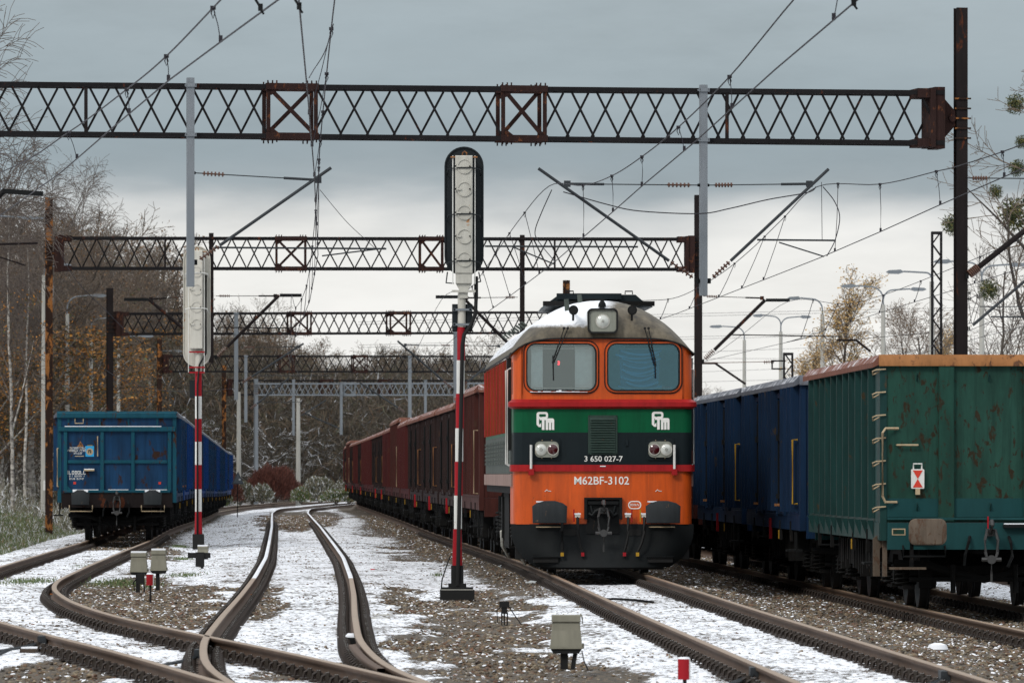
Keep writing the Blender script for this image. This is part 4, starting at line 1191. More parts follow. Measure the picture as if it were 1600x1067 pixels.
# headlamp box with rounded front
hb = inst('headlamp', curve_panel([rrect(-.245, .235, 3.875, 4.27, .07, 6)], .5, M['lampgrey'], 'headlamp'), loco, (0, .14, 0))
fr_ = inst('headlamp_rim', curve_panel([rrect(-.25, .24, 3.87, 4.275, .075, 6), rrect(-.222, .212, 3.90, 4.25, .06, 6)], .03, M['gasket'], 'headlamp_rim'), hb, (0, -.27, 0))
b_ = MB(); b_.lathe((-.005, -.255, 4.07), [(.115, -.006), (.115, .01)], 24, 'y'); b_.build('headlamp_bezel', M['siggrey'], hb)
b_ = MB(); b_.lathe((-.005, -.266, 4.07), [(.02, -.03), (.06, -.02), (.095, 0), (.095, .01)], 24, 'y'); b_.build('lens', M['lens'], hb)
MB().lathe((-.005, -.30, 4.07), [(.022, -.006), (.022, .006)], 12, 'y').build('bulb', M['chrome'], hb)
# wipers
for x0, x1, z1, zt in ((-.60, -.80, 3.40, 3.12), (.70, .84, 3.36, 3.15)):
    wp = MB()
    for d in (-.025, .035): wp.path([(x0 + d, -.06, 3.95), (x1 + d * .4, -.10, z1)], .009, 5); wp.lathe((x0 + d, -.07, 3.955), [(.022, -.02), (.022, .03)], 8, 'y')
    wp.path([(x1, -.095, z1 + .12), (x1 + .01, -.085, zt)], .010, 4)
    wp.build('wiper', M['gasket'], loco)
# front grille with 13 slats
gm_ = MB(); gm_.bb(-.235, .235, -.022, -.001, 1.93, 2.56); gf = gm_.build('grille', M['grille'], loco)
slat = MB(); slat.prism([(-.026, .0), (-.052, -.012), (-.052, -.022), (-.024, .012)], -.20, .20, 0, 'x'); slm_ = slat.mesh('slat', M['grille'])
for i in range(14): inst('slat', slm_, gf, (.0, 0, 1.985 + i * .04))
for x, z in ((-.22, 1.945), (.22, 1.945), (-.22, 2.545), (.22, 2.545)): MB().lathe((x, -.024, z), [(.009, -.004), (.009, .002)], 6, 'y').build('bolt', M['black'], gf)
MB().bb(.37, .41, -.02, -.001, 2.07, 2.17).build('socket_cover', M['ldark'], loco)
MB().bb(-.045, .0, -.008, -.001, 1.17, 1.33).build('seam_strip', M['orange'], loco)
MB().bb(-.045, .045, -.055, -.046, 1.735, 1.75).build('snow', M['snowcap'], loco)
# lamp clusters
for s, xc in ((-1, -.90), (1, .925)):
    h = inst('lamp_plate', curve_panel([rrect(xc - .22, xc + .22, 1.84, 2.195, .035, 4)], .02, M['ldark'], 'lamp_plate'), loco, (0, -.012, 0))
    inst('lamp_housing', curve_panel([rrect(xc - .19, xc + .19, 1.885, 2.14, .075, 5)], .05, M['lampgrey'], 'lamp_housing'), h, (0, -.025, 0))
    for dx, mat_, nm in ((-.095 if s < 0 else .095, 'lens', 'headlight'), (.095 if s < 0 else -.095, 'lensred', 'tail_light')):
        q = MB(); q.lathe((xc + dx, -.055, 2.012), [(.096, -.012), (.096, .01)], 20, 'y'); qo = q.build(nm, M['siggrey'], h)
        q = MB(); q.lathe((xc + dx, -.066, 2.012), [(.02, -.022), (.055, -.018), (.083, 0), (.083, .01)], 20, 'y'); q.build('lens', M[mat_], qo)
        if mat_ == 'lens': MB().lathe((xc + dx, -.092, 2.012), [(.026, -.004), (.026, .004)], 10, 'y').build('bulb', M['chrome'], qo)
    for a in range(8):
        ang = math.radians(a * 45 + 22); MB().lathe((xc + .20 * math.cos(ang), -.024, 2.015 + .155 * math.sin(ang)), [(.008, -.006), (.008, .002)], 6, 'y').build('bolt', M['cream'], h)
    xr = -1.155 if s < 0 else 1.15
    MB().tube((xr, -.085, 1.70), (xr, -.085, 2.085), .020, 8).build('signal_rod', M['white'], loco)
    MB().bb(xr - .045, xr + .045, -.11, -.045, 1.60, 1.70).build('rod_bracket', M['lred'], loco)
# lettering
def lettering(txt, size, x, z, y=-.003, sx=1.0, bold=.002, name='lettering', parent=None):
    o = inst(name, textmesh(txt, size, M['letter'], bold), parent or loco, (x, y, z), (math.radians(90), 0, 0), (sx, 1, 1)); return o
lettering('3 650 027-7', .125, .01, 1.857, -.004, 1.02, .001)
lettering('M62BF-3102', .18, -.02, 1.505, -.004, .97, .0015)
lettering('850kN', .060, .515, 1.12, -.004, .92, 0)
inst('load_mark_outline', curve_panel([rrect(.41, .62, 1.055, 1.185, .06, 5), rrect(.425, .605, 1.07, 1.17, .05, 5)], .004, M['letter'], 'ring'), loco, (0, -.004, 0))
for x, s in ((-.65, '8'), (-.39, '5'), (.385, '5'), (.62, '8')): lettering(s, .055, x - .0, .975, -.004, 1, .001)
for x in (-.88, .90): MB().path([(x - .05, -.003, 1.335), (x - .015, -.003, 1.365), (x + .0, -.003, 1.345), (x + .05, -.003, 1.34)], .007, 4).build('bracket_mark', M['white'], loco)
def ptm(x, z):
    s = .0103   # one unit in metres, emblem about 27 units tall
    def poly(pts): return [(x + a * s, z + b_ * s) for a, b_ in pts]
    g = []
    def stroke(pts, w_): return (pts, w_)
    mb = MB()
    def rr(x0, x1, z0, z1, y=-.006): mb.bb(x + x0 * s, x + x1 * s, y, -.001, z + z0 * s, z + z1 * s)
    # P: loop
    me1 = curve_panel([[(x + a, z + c) for a, c in rrect(-13.5 * s, 4.5 * s, 3 * s, 14 * s, 4 * s, 5)], [(x + a, z + c) for a, c in rrect(-9.5 * s, 1.2 * s, 6.5 * s, 10.5 * s, 1.6 * s, 5)]], .006, M['letter'], 'P loop')
    lg = inst('company_emblem', me1, loco, (0, -.004, 0)); lg['label'] = 'white PTM company emblem'
    mb = MB()
    def rr(x0, x1, z0, z1, y=-.0068): mb.bb(x + x0 * s, x + x1 * s, y, -.001, z + z0 * s, z + z1 * s)
    rr(-13.5, -9.6, -6, 8); mb.prism(poly([(-13.5, -6), (-9.6, -6), (-6.4, -3.2), (-6.4, -9.5), (-10, -9.5)]), -.0072, -.001)
    # T
    rr(-8.5, 3.5, 1.2, 4.0, -.0076); rr(-5.2, -1.2, -14, 1.3, -.008)
    # m
    rr(.8, 4.6, -14, 1.6, -.0084); rr(5.8, 9.4, -14, 1.6, -.0084); rr(10.6, 14.0, -14, 0.2, -.0084)
    me2 = curve_panel([[(x + a, z + c) for a, c in rrect(.8 * s, 14.0 * s, -2.6 * s, 4.0 * s, 3 * s, 5)]], .0085, M['letter'], 'm'); 
    mb.build('emblem_letters', M['letter'], lg); inst('emblem_letter_top', me2, lg, (0, 0, 0))
    k = MB(); k.prism(poly([(-9, 7.6), (-2, 9.2), (0.5, 9.0), (-3, 8.0), (-6.5, 5.8)]), -.0105, -.0086)  # wedge in the band's green across the white P loop
    k.build('emblem_green_wedge', M['lgreen'], lg)
ptm(-.925, 2.47); ptm(.93, 2.475)
# buffers, coupler recess, hook, hoses
for x in (-.875, .94):
    buffer(loco, x, -.03, 1.0, M['plow'], .56, .34, False)
    MB().bb(x - .21 if x < 0 else x - .24, x + .03, -.60, -.40, 1.165, 1.185).build('snow', M['snowcap'], loco)
    MB().bb(x - .20, x + .22, -.08, -.03, .760, .775).build('grab_bar', M['cream'], loco)
cr_ = MB(); cr_.bb(-.30, -.255, -.10, -.005, .89, 1.21); cr_.bb(.265, .31, -.10, -.005, .89, 1.21); cr_.bb(-.30, .31, -.10, -.005, 1.21, 1.24)
cr_.bb(-.254, .264, -.04, -.008, .66, 1.205); cro = cr_.build('coupler_housing', M['black'], loco)
ins_ = MB(); ins_.bb(-.25, .26, -.03, -.02, .68, 1.2); 
for s in (-1, 1):
    q = MB(); q.path([(s * .22, -.06, .98), (s * .17, -.10, .95), (s * .12, -.10, 1.02), (s * .05, -.10, 1.05)], .028, 6); q.path([(s * .2, -.05, 1.12), (s * .17, -.07, 1.0)], .02, 6); q.build('guide_bracket', M['plow'], loco)
MB().bb(-.24, .25, -.09, -.045, 1.13, 1.18).build('housing_lip', M['black'], loco)
coupler(loco, -.05, 1.03)
sn_ = MB(); sn_.bb(-.03, .03, -.36, -.24, 1.155, 1.168); sn_.build('snow', M['snowcap'], loco)
hook_ = MB()
for x, col, tip in ((-.66, 'yellow', -.66), (-.41, 'redpaint', -.33), (.40, 'redpaint', .34), (.66, 'yellow', .55)):
    s = -1 if x < 0 else 1
    hs = hose(loco, [(x, -.03, .93), (x, -.14, .93), (x, -.18, .87), (x + s * 0, -.20, .70), (x + (tip - x) * .4, -.21, .50), (tip, -.20, .36)], M['gasket'], .024)
    MB().box((tip, -.20, .33), (.05, .05, .06)).build('hose_coupling', M[col], hs)
    MB().box((x, -.12, .945), (.085, .08, .05)).build('air_cock', M['siggrey'], hs)
    MB().box((x, -.12, .978), (.10, .09, .022)).build('snow', M['snowcap'], hs)
    MB().path([(x + s * .06 * (1 if abs(x) < .5 else -1), -.12, 1.05), (x + s * .06 * (1 if abs(x) < .5 else -1), -.14, .85)], .012, 5).build('cock_handle', M[col], hs)
# snow plough: curved plate with a rounded lower outline
def plow():
    b = MB(); out = []
    zs = [.815, .70, .60, .50, .40, .30, .22, .12]
    hwz = [1.47, 1.47, 1.46, 1.43, 1.37, 1.30, 1.22, 1.08]
    rows = []
    for z, h in zip(zs, hwz):
        row = []
        for i in range(17):
            tt = -1 + 2 * i / 16
            x = h * tt
            yb = -.02 - .20 * (1 - abs(tt) ** 2) * (max(0, (.6 - z)) / .48) + (.10 * abs(tt) ** 8)
            row.append((x, yb, z))
        rows.append(row)
    n = 17; vs = [v for r in rows for v in r] + [(x, y + .03, z) for r in rows for x, y, z in r]
    m_ = len(rows) * n
    fs = []
    for i in range(len(rows) - 1):
        for k in range(n - 1):
            fs.append((i * n + k, i * n + k + 1, (i + 1) * n + k + 1, (i + 1) * n + k))
            fs.append((m_ + i * n + k, m_ + (i + 1) * n + k, m_ + (i + 1) * n + k + 1, m_ + i * n + k + 1))
    b.add(vs, fs, 0, True)
    for k in range(n - 1): b.f.append(((len(rows) - 1) * n + k, (len(rows) - 1) * n + k + 1, m_ + (len(rows) - 1) * n + k + 1, m_ + (len(rows) - 1) * n + k)); b.m.append(0); b.sm.append(False)
    return b.build('snow_plough', M['plow'], loco)
pl = plow()
for s in (-1, 1):
    MB().bb(s * 1.12, s * .72, -.16, -.02, .20, .28).build('plough_step', M['gasket'], pl)
    MB().bb(s * 1.14, s * .70, -.20, -.02, .283, .295).build('plough_step', M['plow'], pl)
    MB().bb(s * .42, s * .62, -.030, -.022, .63, .73).build('plough_hole', M['gasket'], pl)
MB().bb(-.26, .27, -.032, -.024, .66, .815).build('plough_hole', M['gasket'], pl)
un = MB(); un.bb(-1.40, 1.40, .10, .16, .25, 1.5); un.bb(-1.0, 1.0, .3, .6, .08, .6); un.build('underframe_front', M['gasket'], loco)
# bogies: two three-axle bogies
LW = MB(); LW.lathe((0, 0, 0), [(.12, -.07), (.36, -.05), (.47, -.065), (.555, -.07), (.555, -.045), (.525, -.035), (.52, .065), (.46, .06), (.40, .02), (.14, .03), (.1, .09)], 26, 'x'); LWM = LW.mesh('wheel', M['wheel'])
for yc in (3.9, 12.6):
    f = MB()
    for s in (-1, 1):
        x = s * 1.12
        f.bb(x - .06, x + .06, yc - 2.7, yc + 2.7, .72, .92)
        for k in (-2.1, 0, 2.1):
            f.bb(x - .10, x + .12, yc + k - .2, yc + k + .2, .38, .74); f.lathe((x + s * .13, yc + k, .52), [(.13, -.03), (.13, .04)], 12, 'x')
            for d in (-.38, .38): coil((x + s * .06, yc + k + d, .52), .10, .42, 6, .02, 0, f)
        f.lathe((x, yc - 2.95, 1.10), [(.05, -.1), (.17, -.1), (.17, .14), (.05, .14)], 12, 'x')
        f.lathe((x, yc - 3.35, 1.12), [(.05, -.1), (.13, -.1), (.13, .14), (.05, .14)], 12, 'x')
        f.bb(x + s * .02, x + s * .22, yc - 3.25, yc - 2.72, .50, 1.22)
        f.path([(x + s * .15, yc - 3.1, 1.4), (x + s * .1, yc - 3.3, .9), (x + s * .2, yc - 3.2, .6), (x + s * .1, yc - 2.9, .25)], .03, 6)
        for q in range(6): f.path([(x, yc - 2.4 + q * .9, 1.4), (x + s * .08, yc - 2.3 + q * .9, 1.15), (x + s * .05, yc - 2.2 + q * .9, .95)], .025, 5)
    f.bb(-1.05, 1.05, yc - 2.7, yc + 2.7, .6, .8)
    bo = f.build('bogie', M['under'], loco)
    for k in (-2.1, 0, 2.1):
        for s in (-1, 1): inst('wheel', LWM, bo, (s * .76, yc + k, .525), (0, 0, 0 if s > 0 else math.pi))
    for s in (-1, 1): MB().path([(s * 1.34, yc - 2.9, .62), (s * 1.32, yc - 2.75, .35), (s * 1.2, yc - 2.45, .15)], .03, 6).build('sand_pipe', M['siggrey'], bo)
MB().bb(-1.3, 1.3, 6.8, 9.7, .35, 1.3).build('fuel_tank', M['under'], loco)
# ---------------------------------------------------------------- catenary gantries
def ibeam(b, x, y, z0, z1, w_=.22, d=.22, t=.022, mi=0):
    b.bb(x - w_ / 2, x + w_ / 2, y - d / 2, y - d / 2 + t, z0, z1, mi)
    b.bb(x - w_ / 2, x + w_ / 2, y + d / 2 - t, y + d / 2, z0, z1, mi)
    b.bb(x - t / 2, x + t / 2, y - d / 2 + t + .001, y + d / 2 - t - .001, z0, z1, mi)
def adopt(o, root):
    o.parent = root; o.matrix_parent_inverse = (Matrix.Translation(root.location) @ Matrix.Rotation(root.rotation_euler.z, 4, 'Z')).inverted()
class Gantry:
    """truss between photo columns xa (depth Ya) and xb (depth Yb); ytop/ybot are rows of the chord centres at both ends"""
    def __init__(s, xa, Ya, ya, xb, Yb, yb, label, boxes, verts=(), mat='gantry', rail=.045, cell=.49, dep=.55):
        s.A = Vector(((xa - 800) * Ya / F, Ya, 0)); s.B = Vector(((xb - 800) * Yb / F, Yb, 0))
        s.len = (s.B - s.A).length; s.dir = (s.B - s.A).normalized(); s.ang = math.atan2(s.dir.y, s.dir.x)
        s.zt = (CH + (HZ - ya[0]) * Ya / F, CH + (HZ - yb[0]) * Yb / F); s.zb = (CH + (HZ - ya[1]) * Ya / F, CH + (HZ - yb[1]) * Yb / F)
        s.root = empty('catenary_gantry', s.A, s.ang, label, 'gantry', 'lattice gantries carrying the overhead wires')
        mt = M[mat]; s.mt = mt
        T = lambda u: s.zt[0] + (s.zt[1] - s.zt[0]) * u / s.len
        Bt = lambda u: s.zb[0] + (s.zb[1] - s.zb[0]) * u / s.len
        s.T = T; s.Bt = Bt
        for nm, zf in (('chord', T), ('chord', Bt)):
            for y in (-dep / 2, dep / 2):
                b = MB(); u0, u1 = 0, s.len
                vs = []
                for u in (u0, u1):
                    z = zf(u)
                    for dy, dz in ((-rail, -rail), (rail, -rail), (rail, rail), (-rail, rail)): vs.append((u, y + dy, z + dz))
                b.add(vs, [(0, 1, 5, 4), (1, 2, 6, 5), (2, 3, 7, 6), (3, 0, 4, 7), (3, 2, 1, 0), (4, 5, 6, 7)])
                b.build(nm, mt, s.root)
            # plan lacing between the chords of each pair
            b = MB(); n = int(s.len / .9)
            for i in range(n):
                a = i * s.len / n; c = (i + 1) * s.len / n; sg = 1 if i % 2 else -1
                b.tube((a, -sg * dep / 2, zf(a)), (c, sg * dep / 2, zf(c)), rail * .35, 4, cap=False)
            tag(b.build('plan_lacing', mt, s.root), kind='stuff')
        bx = sorted((s.u(a), s.u(c)) for a, c in boxes)
        stops = [0] + [q for p in bx for q in p] + [s.len]
        H = (T(0) - Bt(0))
        run = .215 * H / .9 * 2
        bar = MB(); bar.bb(-.016 * rail / .045, .016 * rail / .045, -.014, .014, -.5, .5); 
        thick = .022 * rail / .045
        # one slim diagonal of unit length, shared
        bar = MB(); bar.bb(-thick, thick, -.012, .012, -.5, .5); bm_ = bar.mesh('brace', mt)
        i = 0
        while i < len(stops) - 1:
            a, c = stops[i], stops[i + 1]
            if i % 2 == 0:
                n = max(1, round((c - a) / (cell)))
                w_ = (c - a) / n
                for k in range(n):
                    u0 = a + k * w_ + .05 * w_; u1 = a + (k + 1) * w_ - .05 * w_
                    for (p, q, y) in ((u0, u1, -dep / 2 - .0), (u1, u0, dep / 2)):
                        zt_, zb_ = T(p) - rail, Bt(q) + rail
                        L_ = math.hypot(q - p, zt_ - zb_)
                        inst('brace', bm_, s.root, ((p + q) / 2, y, (zt_ + zb_) / 2), (0, math.atan2(p - q, zt_ - zb_), 0), (1, 1, L_))
            else:
                for uu in (a, c):
                    for y in (-dep / 2, dep / 2): MB().bb(uu - .035, uu + .035, y - .03, y + .03, Bt(uu) + rail, T(uu) - rail).build('post', M['rust_red'] if mat == 'gantry' else mt, s.root)
                for (p, q, y) in ((a + .05, c - .05, -dep / 2), (c - .05, a + .05, dep / 2)):
                    zt_, zb_ = T(p) - rail - .02, Bt(q) + rail + .02; L_ = math.hypot(q - p, zt_ - zb_)
                    MB().bb(-.035, .035, -.02, .02, -.5, .5)
                    b = MB(); b.bb(-.038, .038, -.02, .02, -L_ / 2, L_ / 2)
                    o = b.build('box_brace', M['rust_red'] if mat == 'gantry' else mt, s.root); o.location = ((p + q) / 2, y, (zt_ + zb_) / 2); o.rotation_euler = (0, math.atan2(p - q, zt_ - zb_), 0)
                b = MB()
                for zf, sg in ((T, 1), (Bt, -1)):
                    for y in (-dep / 2, dep / 2):
                        b.bb(a - .05, c + .05, y - rail - .02, y + rail + .02, zf(a) - rail - .015, zf(a) + rail + .02)
                        b.prism([(a + .02, zf(a) - sg * rail), (a + .22, zf(a) - sg * rail), (a + .06, zf(a) - sg * (rail + .12)), (a + .02, zf(a) - sg * (rail + .12))], y - .03, y + .03)
                        for uu in (a - .01, a + .08, a + .16, c - .16, c - .08, c + .01): b.bb(uu - .012, uu + .012, y - .012, y + .012, zf(a) + sg * (rail + .02), zf(a) + sg * (rail + .075))
                tag(b.build('splice_plate', M['rust_red'] if mat == 'gantry' else mt, s.root), kind='stuff')
            i += 1
        for px in verts:
            uu = s.u(px); MB().bb(uu - .03, uu + .03, -dep / 2 - .03, -dep / 2 + .03, Bt(uu) + rail, T(uu) - rail).build('post', M['rust_dark'], s.root)
    def u(s, px):
        t = (px - 800) / F          # X = t*Y
        # A + dir*u : x = Ax+dx u ; y = Ay+dy u ; Ax+dx u = t(Ay+dy u)
        return (t * s.A.y - s.A.x) / (s.dir.x - t * s.dir.y)
    def depth(s, px): return s.A.y + s.dir.y * s.u(px)
    def loc(s, px, py, dy=0):
        """photo pixel in the gantry plane -> local coordinates"""
        uu = s.u(px); Y = s.A.y + s.dir.y * uu
        return Vector((uu, dy, CH + (HZ - py) * Y / F))
    def hang(s, px, ytop, ybot, w_=.135, mat='galv', d=-.40):
        a = s.loc(px, ytop, d); c = s.loc(px, ybot, d)
        b = MB(); b.bb(a.x - w_ / 2, a.x + w_ / 2, d - .07, d + .07, c.z, a.z); o = b.build('hanging_post', M[mat], s.root)
        b = MB()
        for z in (s.T(a.x), s.Bt(a.x)): b.bb(a.x - w_ / 2 - .035, a.x + w_ / 2 + .035, d - .10, d - .072, z - .035, z + .035); b.bb(a.x - w_ / 2 - .03, a.x - w_ / 2 - .005, d - .10, d + .12, z - .02, z + .02); b.bb(a.x + w_ / 2 + .005, a.x + w_ / 2 + .03, d - .10, d + .12, z - .02, z + .02)
        b.build('clamp', M['galv'] if mat == 'galv' else M['rust_dark'], o)
        return o
    def mast(s, px, ytop, zbot, w_=.22, mat='rust_dark', base=True, topmat=None):
        p = s.loc(px, ytop)
        b = MB(); ibeam(b, p.x, 0, zbot, p.z, w_, w_ + .02); o = b.build('mast', M[mat], s.root)
        if base: b = MB(); b.bb(p.x - .30, p.x + .30, -.30, .30, zbot - .5, zbot + .28); b.build('foundation', M['concrete'], s.root)
        b = MB()
        zt = s.T(p.x if p.x < s.len else s.len); zb_ = s.Bt(p.x if p.x < s.len else s.len)
        for z in np.linspace(zb_ + .1, zt - .1, 5): b.bb(p.x - w_ / 2 - .04, p.x + w_ / 2 + .06, -w_ / 2 - .04, -w_ / 2 - .012, z - .015, z + .015)
        b.build('clamp_bolts', M['rust'], o)
        return o
    def endplate(s, px, at, sign):
        """heavy end box joining the truss to its mast"""
        uu = s.u(px); z0 = s.Bt(uu) - .09; z1 = s.T(uu) + .09
        b = MB(); b.bb(uu, uu + sign * .10, -.36, .36, z0, z1); b.bb(uu + sign * .101, uu + sign * .30, -.30, .30, z0 - .02, z1 + .02)
        b.bb(uu - sign * .25, uu - sign * .001, -.33, .33, z1 - .19, z1 - .01); b.bb(uu - sign * .25, uu - sign * .001, -.33, .33, z0 + .01, z0 + .17)
        zc = (z0 + z1) / 2
        um = s.u(at)
        b.prism([(uu + sign * .301, zc + .42), (um - sign * .12, zc + .14), (um - sign * .12, zc - .14), (uu + sign * .301, zc - .42)], -.10, .10)
        b.lathe(((uu + sign * .30 + um) / 2, -.10, zc), [(.07, -.05), (.07, .01)], 10, 'y')
        b.build('end_connection', M['rust_red'], s.root)
def insul_string(b, a, c, n=5, r=.055, mi=0):
    a = Vector(a); c = Vector(c)
    b.tube(a, c, .016, 5, mi=mi)
    for i in range(n):
        p = a + (c - a) * ((i + .5) / n); q = (c - a).normalized() * .012
        b.tube(p - q, p + q, r, 8, mi=mi)
def cantilever(g, foot, tip, tie0, tie1, reg=None, arm=None, mat='tubesteel', r=.030, dy=-.40, drop=None):
    """strut foot->tip, tie rod tie0->tie1 with insulator, registration tube reg=(p,q), steady arm arm=(p,q); all photo pixels in the gantry plane"""
    root = g.root
    l = lambda p: g.loc(p[0], p[1], dy)
    b = MB(); F0, F1 = l(foot), l(tip)
    b.tube(F0 + (F1 - F0) * .18, F1, r, 8)
    o = b.build('cantilever', M[mat], root)
    b = MB(); insul_string(b, F0 + (F1 - F0) * .03, F0 + (F1 - F0) * .17, 6, r * 1.6); b.build('insulator', M['insul'], o)
    b = MB(); b.lathe((F0.x, F0.y, F0.z), [(.035, -.05), (.035, .05)], 8, 'z'); b.build('hinge', M['black'], o)
    if tie0:
        T0, T1 = l(tie0), l(tie1)
        b = MB(); b.tube(T0, T1, .011, 5)
        d = (T1 - T0); b.tube(T0 + d * .72, T1 - d * .02, .028, 6); b.build('tie_rod', M[mat], o)
        b = MB(); insul_string(b, T0 + d * .06, T0 + d * .24, 6, .045); b.build('insulator', M['insul'], o)
        b = MB(); k = F0 + (F1 - F0) * .93; b.box(T1, (.12, .05, .12)); b.build('clamp', M[mat], o)
    if reg:
        R0, R1 = l(reg[0]), l(reg[1])
        b = MB(); b.tube(R0, R1, .020, 6); b.build('registration_tube', M[mat], o)
    if arm:
        b = MB(); b.tube(l(arm[0]), l(arm[1]), .014, 5); b.build('steady_arm', M[mat], o)
    if drop:
        b = MB(); b.tube(l(drop[0]), l(drop[1]), .006, 4); b.build('dropper', M['wire'], o)
    return o
# G1, nearest
g1 = Gantry(-190, 119.6, (131, 207.5), 1470, 123.4, (146.5, 224.5), 'nearest lattice gantry crossing the whole picture at the top', [(-60, 14 - 0 - 30), (416, 490), (782, 847)][1:], (131.5, 1131), rail=.042)
g1.endplate(1447, 1500, 1)
g1.mast(1501, 13, -.45, .22)
g1.hang(293, 124, 449); g1.hang(1092, 135, 463)
cantilever(g1, (301, 411), (512, 264), (300, 272), (492, 283), ((330, 388), (598, 390)), ((596, 389), (498, 401)))
cantilever(g1, (1083, 440), (835, 265), (1084, 291), (880, 289), ((990, 387), (752, 386)), ((795, 387), (860, 414)))
cantilever(g1, (1101, 440), (1287, 266), (1100, 291), (1257, 289), ((1176, 376), (1297, 377)), ((1210, 380), (1280, 402)), drop=((1276, 286), (1277, 376)))
b = MB()
for px, py in ((301, 411), (1083, 440), (1101, 440), (301, 272), (1083, 291), (1101, 291)):
    p = g1.loc(px, py, -.40); q = g1.loc(293 if px < 400 else 1092, py, -.40); b.tube(q, p, .03, 5)
b.build('bracket', M['black'], g1.root)
# heavy rusty strut and insulators on the right mast
o_ = cantilever(g1, (1508, 432), (1612, 350), (1508, 279), (1640, 280), mat='rust_dark', r=.055, dy=-.15)
# left bracket arm reaching in from outside the frame
lb = MB(); A_ = P(2, 296, 96); lb.box(P(36, 301, 96), (.60, .09, .07), Matrix.Rotation(math.radians(4), 3, 'Y')); lb.tube(P(8, 297, 96), P(-45, 350, 96), .045, 6)
o = lb.build('bracket_arm', M['black']); tag(o, 'black steel bracket arm reaching in at the left edge above the lamp', 'bracket')
lb = MB(); lb.tube(P(-40, 383, 150), P(59, 380, 150), .03, 6); lb.tube(P(-30, 392, 150), P(40, 415, 150), .02, 6)
o = lb.build('registration_arm', M['rust_dark']); tag(o, 'rusty steady arm with thin lower rod at the left edge beside the rusty mast', 'steady arm')
# G2
Y2 = 204.0
g2 = Gantry(104, 204, (372.5, 419.5), 1068, 205, (374, 421), 'second lattice gantry, behind the tall signal', [(432, 477), (656, 691)], (258, 866), rail=.045, cell=.49)
g2.endplate(100, 78, -1); g2.endplate(1070, 1091, 1)
g2.mast(76.5, 309, -.62, .235, 'rust')
g2.mast(1091, 305, -.45, .24, 'rust_dark')
g2.hang(330, 365, 567, .15, 'rust_dark'); g2.hang(815, 368, 570, .15, 'rust_dark')
cantilever(g2, (323, 545), (232, 468), (323, 462), (236, 468), mat='rust_dark', r=.05)
cantilever(g2, (337, 560), (436, 462), (337, 463), (430, 463), ((345, 512), (452, 513)), ((385, 515), (440, 524)), mat='rust_dark', r=.05)
cantilever(g2, (808, 552), (721, 464), (808, 465), (728, 466), mat='rust_dark', r=.05)
cantilever(g2, (1098, 564), (1195, 469), (1098, 463), (1190, 466), ((1143, 523), (1312, 526)), ((1272, 525), (1228, 535)), mat='rust_dark', r=.055, dy=-.15)
b = MB()
for a, c in (((232, 467), (194, 470)), ((437, 461), (471, 463)), ((721, 463), (680, 466)), ((1195, 468), (1232, 471))):
    a_ = g2.loc(a[0], a[1], -.4); c_ = g2.loc(c[0], c[1], -.4); b.box((a_ + c_) / 2, (abs(c_.x - a_.x), .10, .10))
tag(b.build('cantilever_head', M['black'], g2.root), kind='stuff')
# G3
g3 = Gantry(191, 285, (490.5, 522), 900, 292, (488, 520), 'third lattice gantry, passing behind the locomotive roof', [(452, 483), (607, 638)], (), rail=.05, cell=.50)
g3.endplate(190, 172, -1)
g3.mast(171.5, 450, -.75, .25, 'rust_dark'); g3.mast(885, 438, -.5, .25, 'rust')
g3.hang(365, 489, 625, .15, 'galv'); g3.hang(707.5, 518, 640, .17, 'galv'); 
cantilever(g3, (372, 600), (470, 537), (372, 543), (462, 542), ((400, 587), (510, 587)), mat='tubesteel', r=.045)
cantilever(g3, (703, 608), (617, 533), (703, 540), (629, 539), mat='tubesteel', r=.045)
cantilever(g3, (712, 608), (790, 545), (712, 540), (775, 541), mat='tubesteel', r=.045)
b = MB(); a_ = P(1165, 600, 280); c_ = P(1118, 568, 280); b.tube(a_, c_, .055, 6); b.box(P(1109, 567.5, 280), (.7, .1, .09)); b.tube(P(1118, 567, 280), P(1200, 565, 280), .012, 4)
o = b.build('cantilever_arm', M['rust_dark']); adopt(o, g3.root)
b = MB(); a_ = P(1360, 549, 260); c_ = P(1337, 531, 260); b.tube(a_, c_, .055, 6); b.box(P(1322, 531.5, 260), (.75, .1, .09)); b.tube(P(1337, 530, 260), P(1452, 520, 234), .012, 4)
o = b.build('cantilever_arm', M['rust_dark']); adopt(o, g3.root)
# G4, G5 and the pale portal
g4 = Gantry(262, 386, (556.5, 580.5), 900, 392, (557, 581), 'fourth lattice gantry in front of the wood', [(436, 458), (551, 572)], (), rail=.05, cell=.50)
g4.endplate(262, 249, -1)
g4.mast(249, 529, -.8, .26, 'rust')
g4.hang(382, 555, 660, .17, 'galv'); g4.hang(638, 558, 660, .19, 'galv')
cantilever(g4, (632, 645), (560, 598), None, None, mat='tubesteel', r=.05); cantilever(g4, (388, 640), (450, 590), None, None, ((400, 629), (470, 628)), mat='tubesteel', r=.05)
g5 = Gantry(362, 450, (594.5, 616.5), 900, 455, (594.5, 616), 'fifth lattice gantry, dark, just above the pale portal', [(500, 518), (592, 610)], (), rail=.055, cell=.50)
g5.endplate(362, 350, -1)
g5.mast(350, 571, -.9, .26, 'rust'); g5.hang(457, 593, 680, .17, 'galv'); g5.hang(663, 594, 660, .17, 'galv')
cantilever(g5, (460, 655), (508, 625), None, None, mat='tubesteel', r=.05); cantilever(g5, (462, 640), (535, 672), None, None, mat='tubesteel', r=.05)
g6 = Gantry(400, 430, (599.5, 617), 900, 440, (598.5, 617), 'pale grey lattice portal with snow on its chords', [(535, 552)], (), mat='galv', rail=.045, cell=.42)
g6.mast(400, 592, -.6, .22, 'galv', base=False); g6.mast(900, 592, -.6, .22, 'galv', base=False); g6.hang(529.5, 599, 679, .15, 'galv'); 
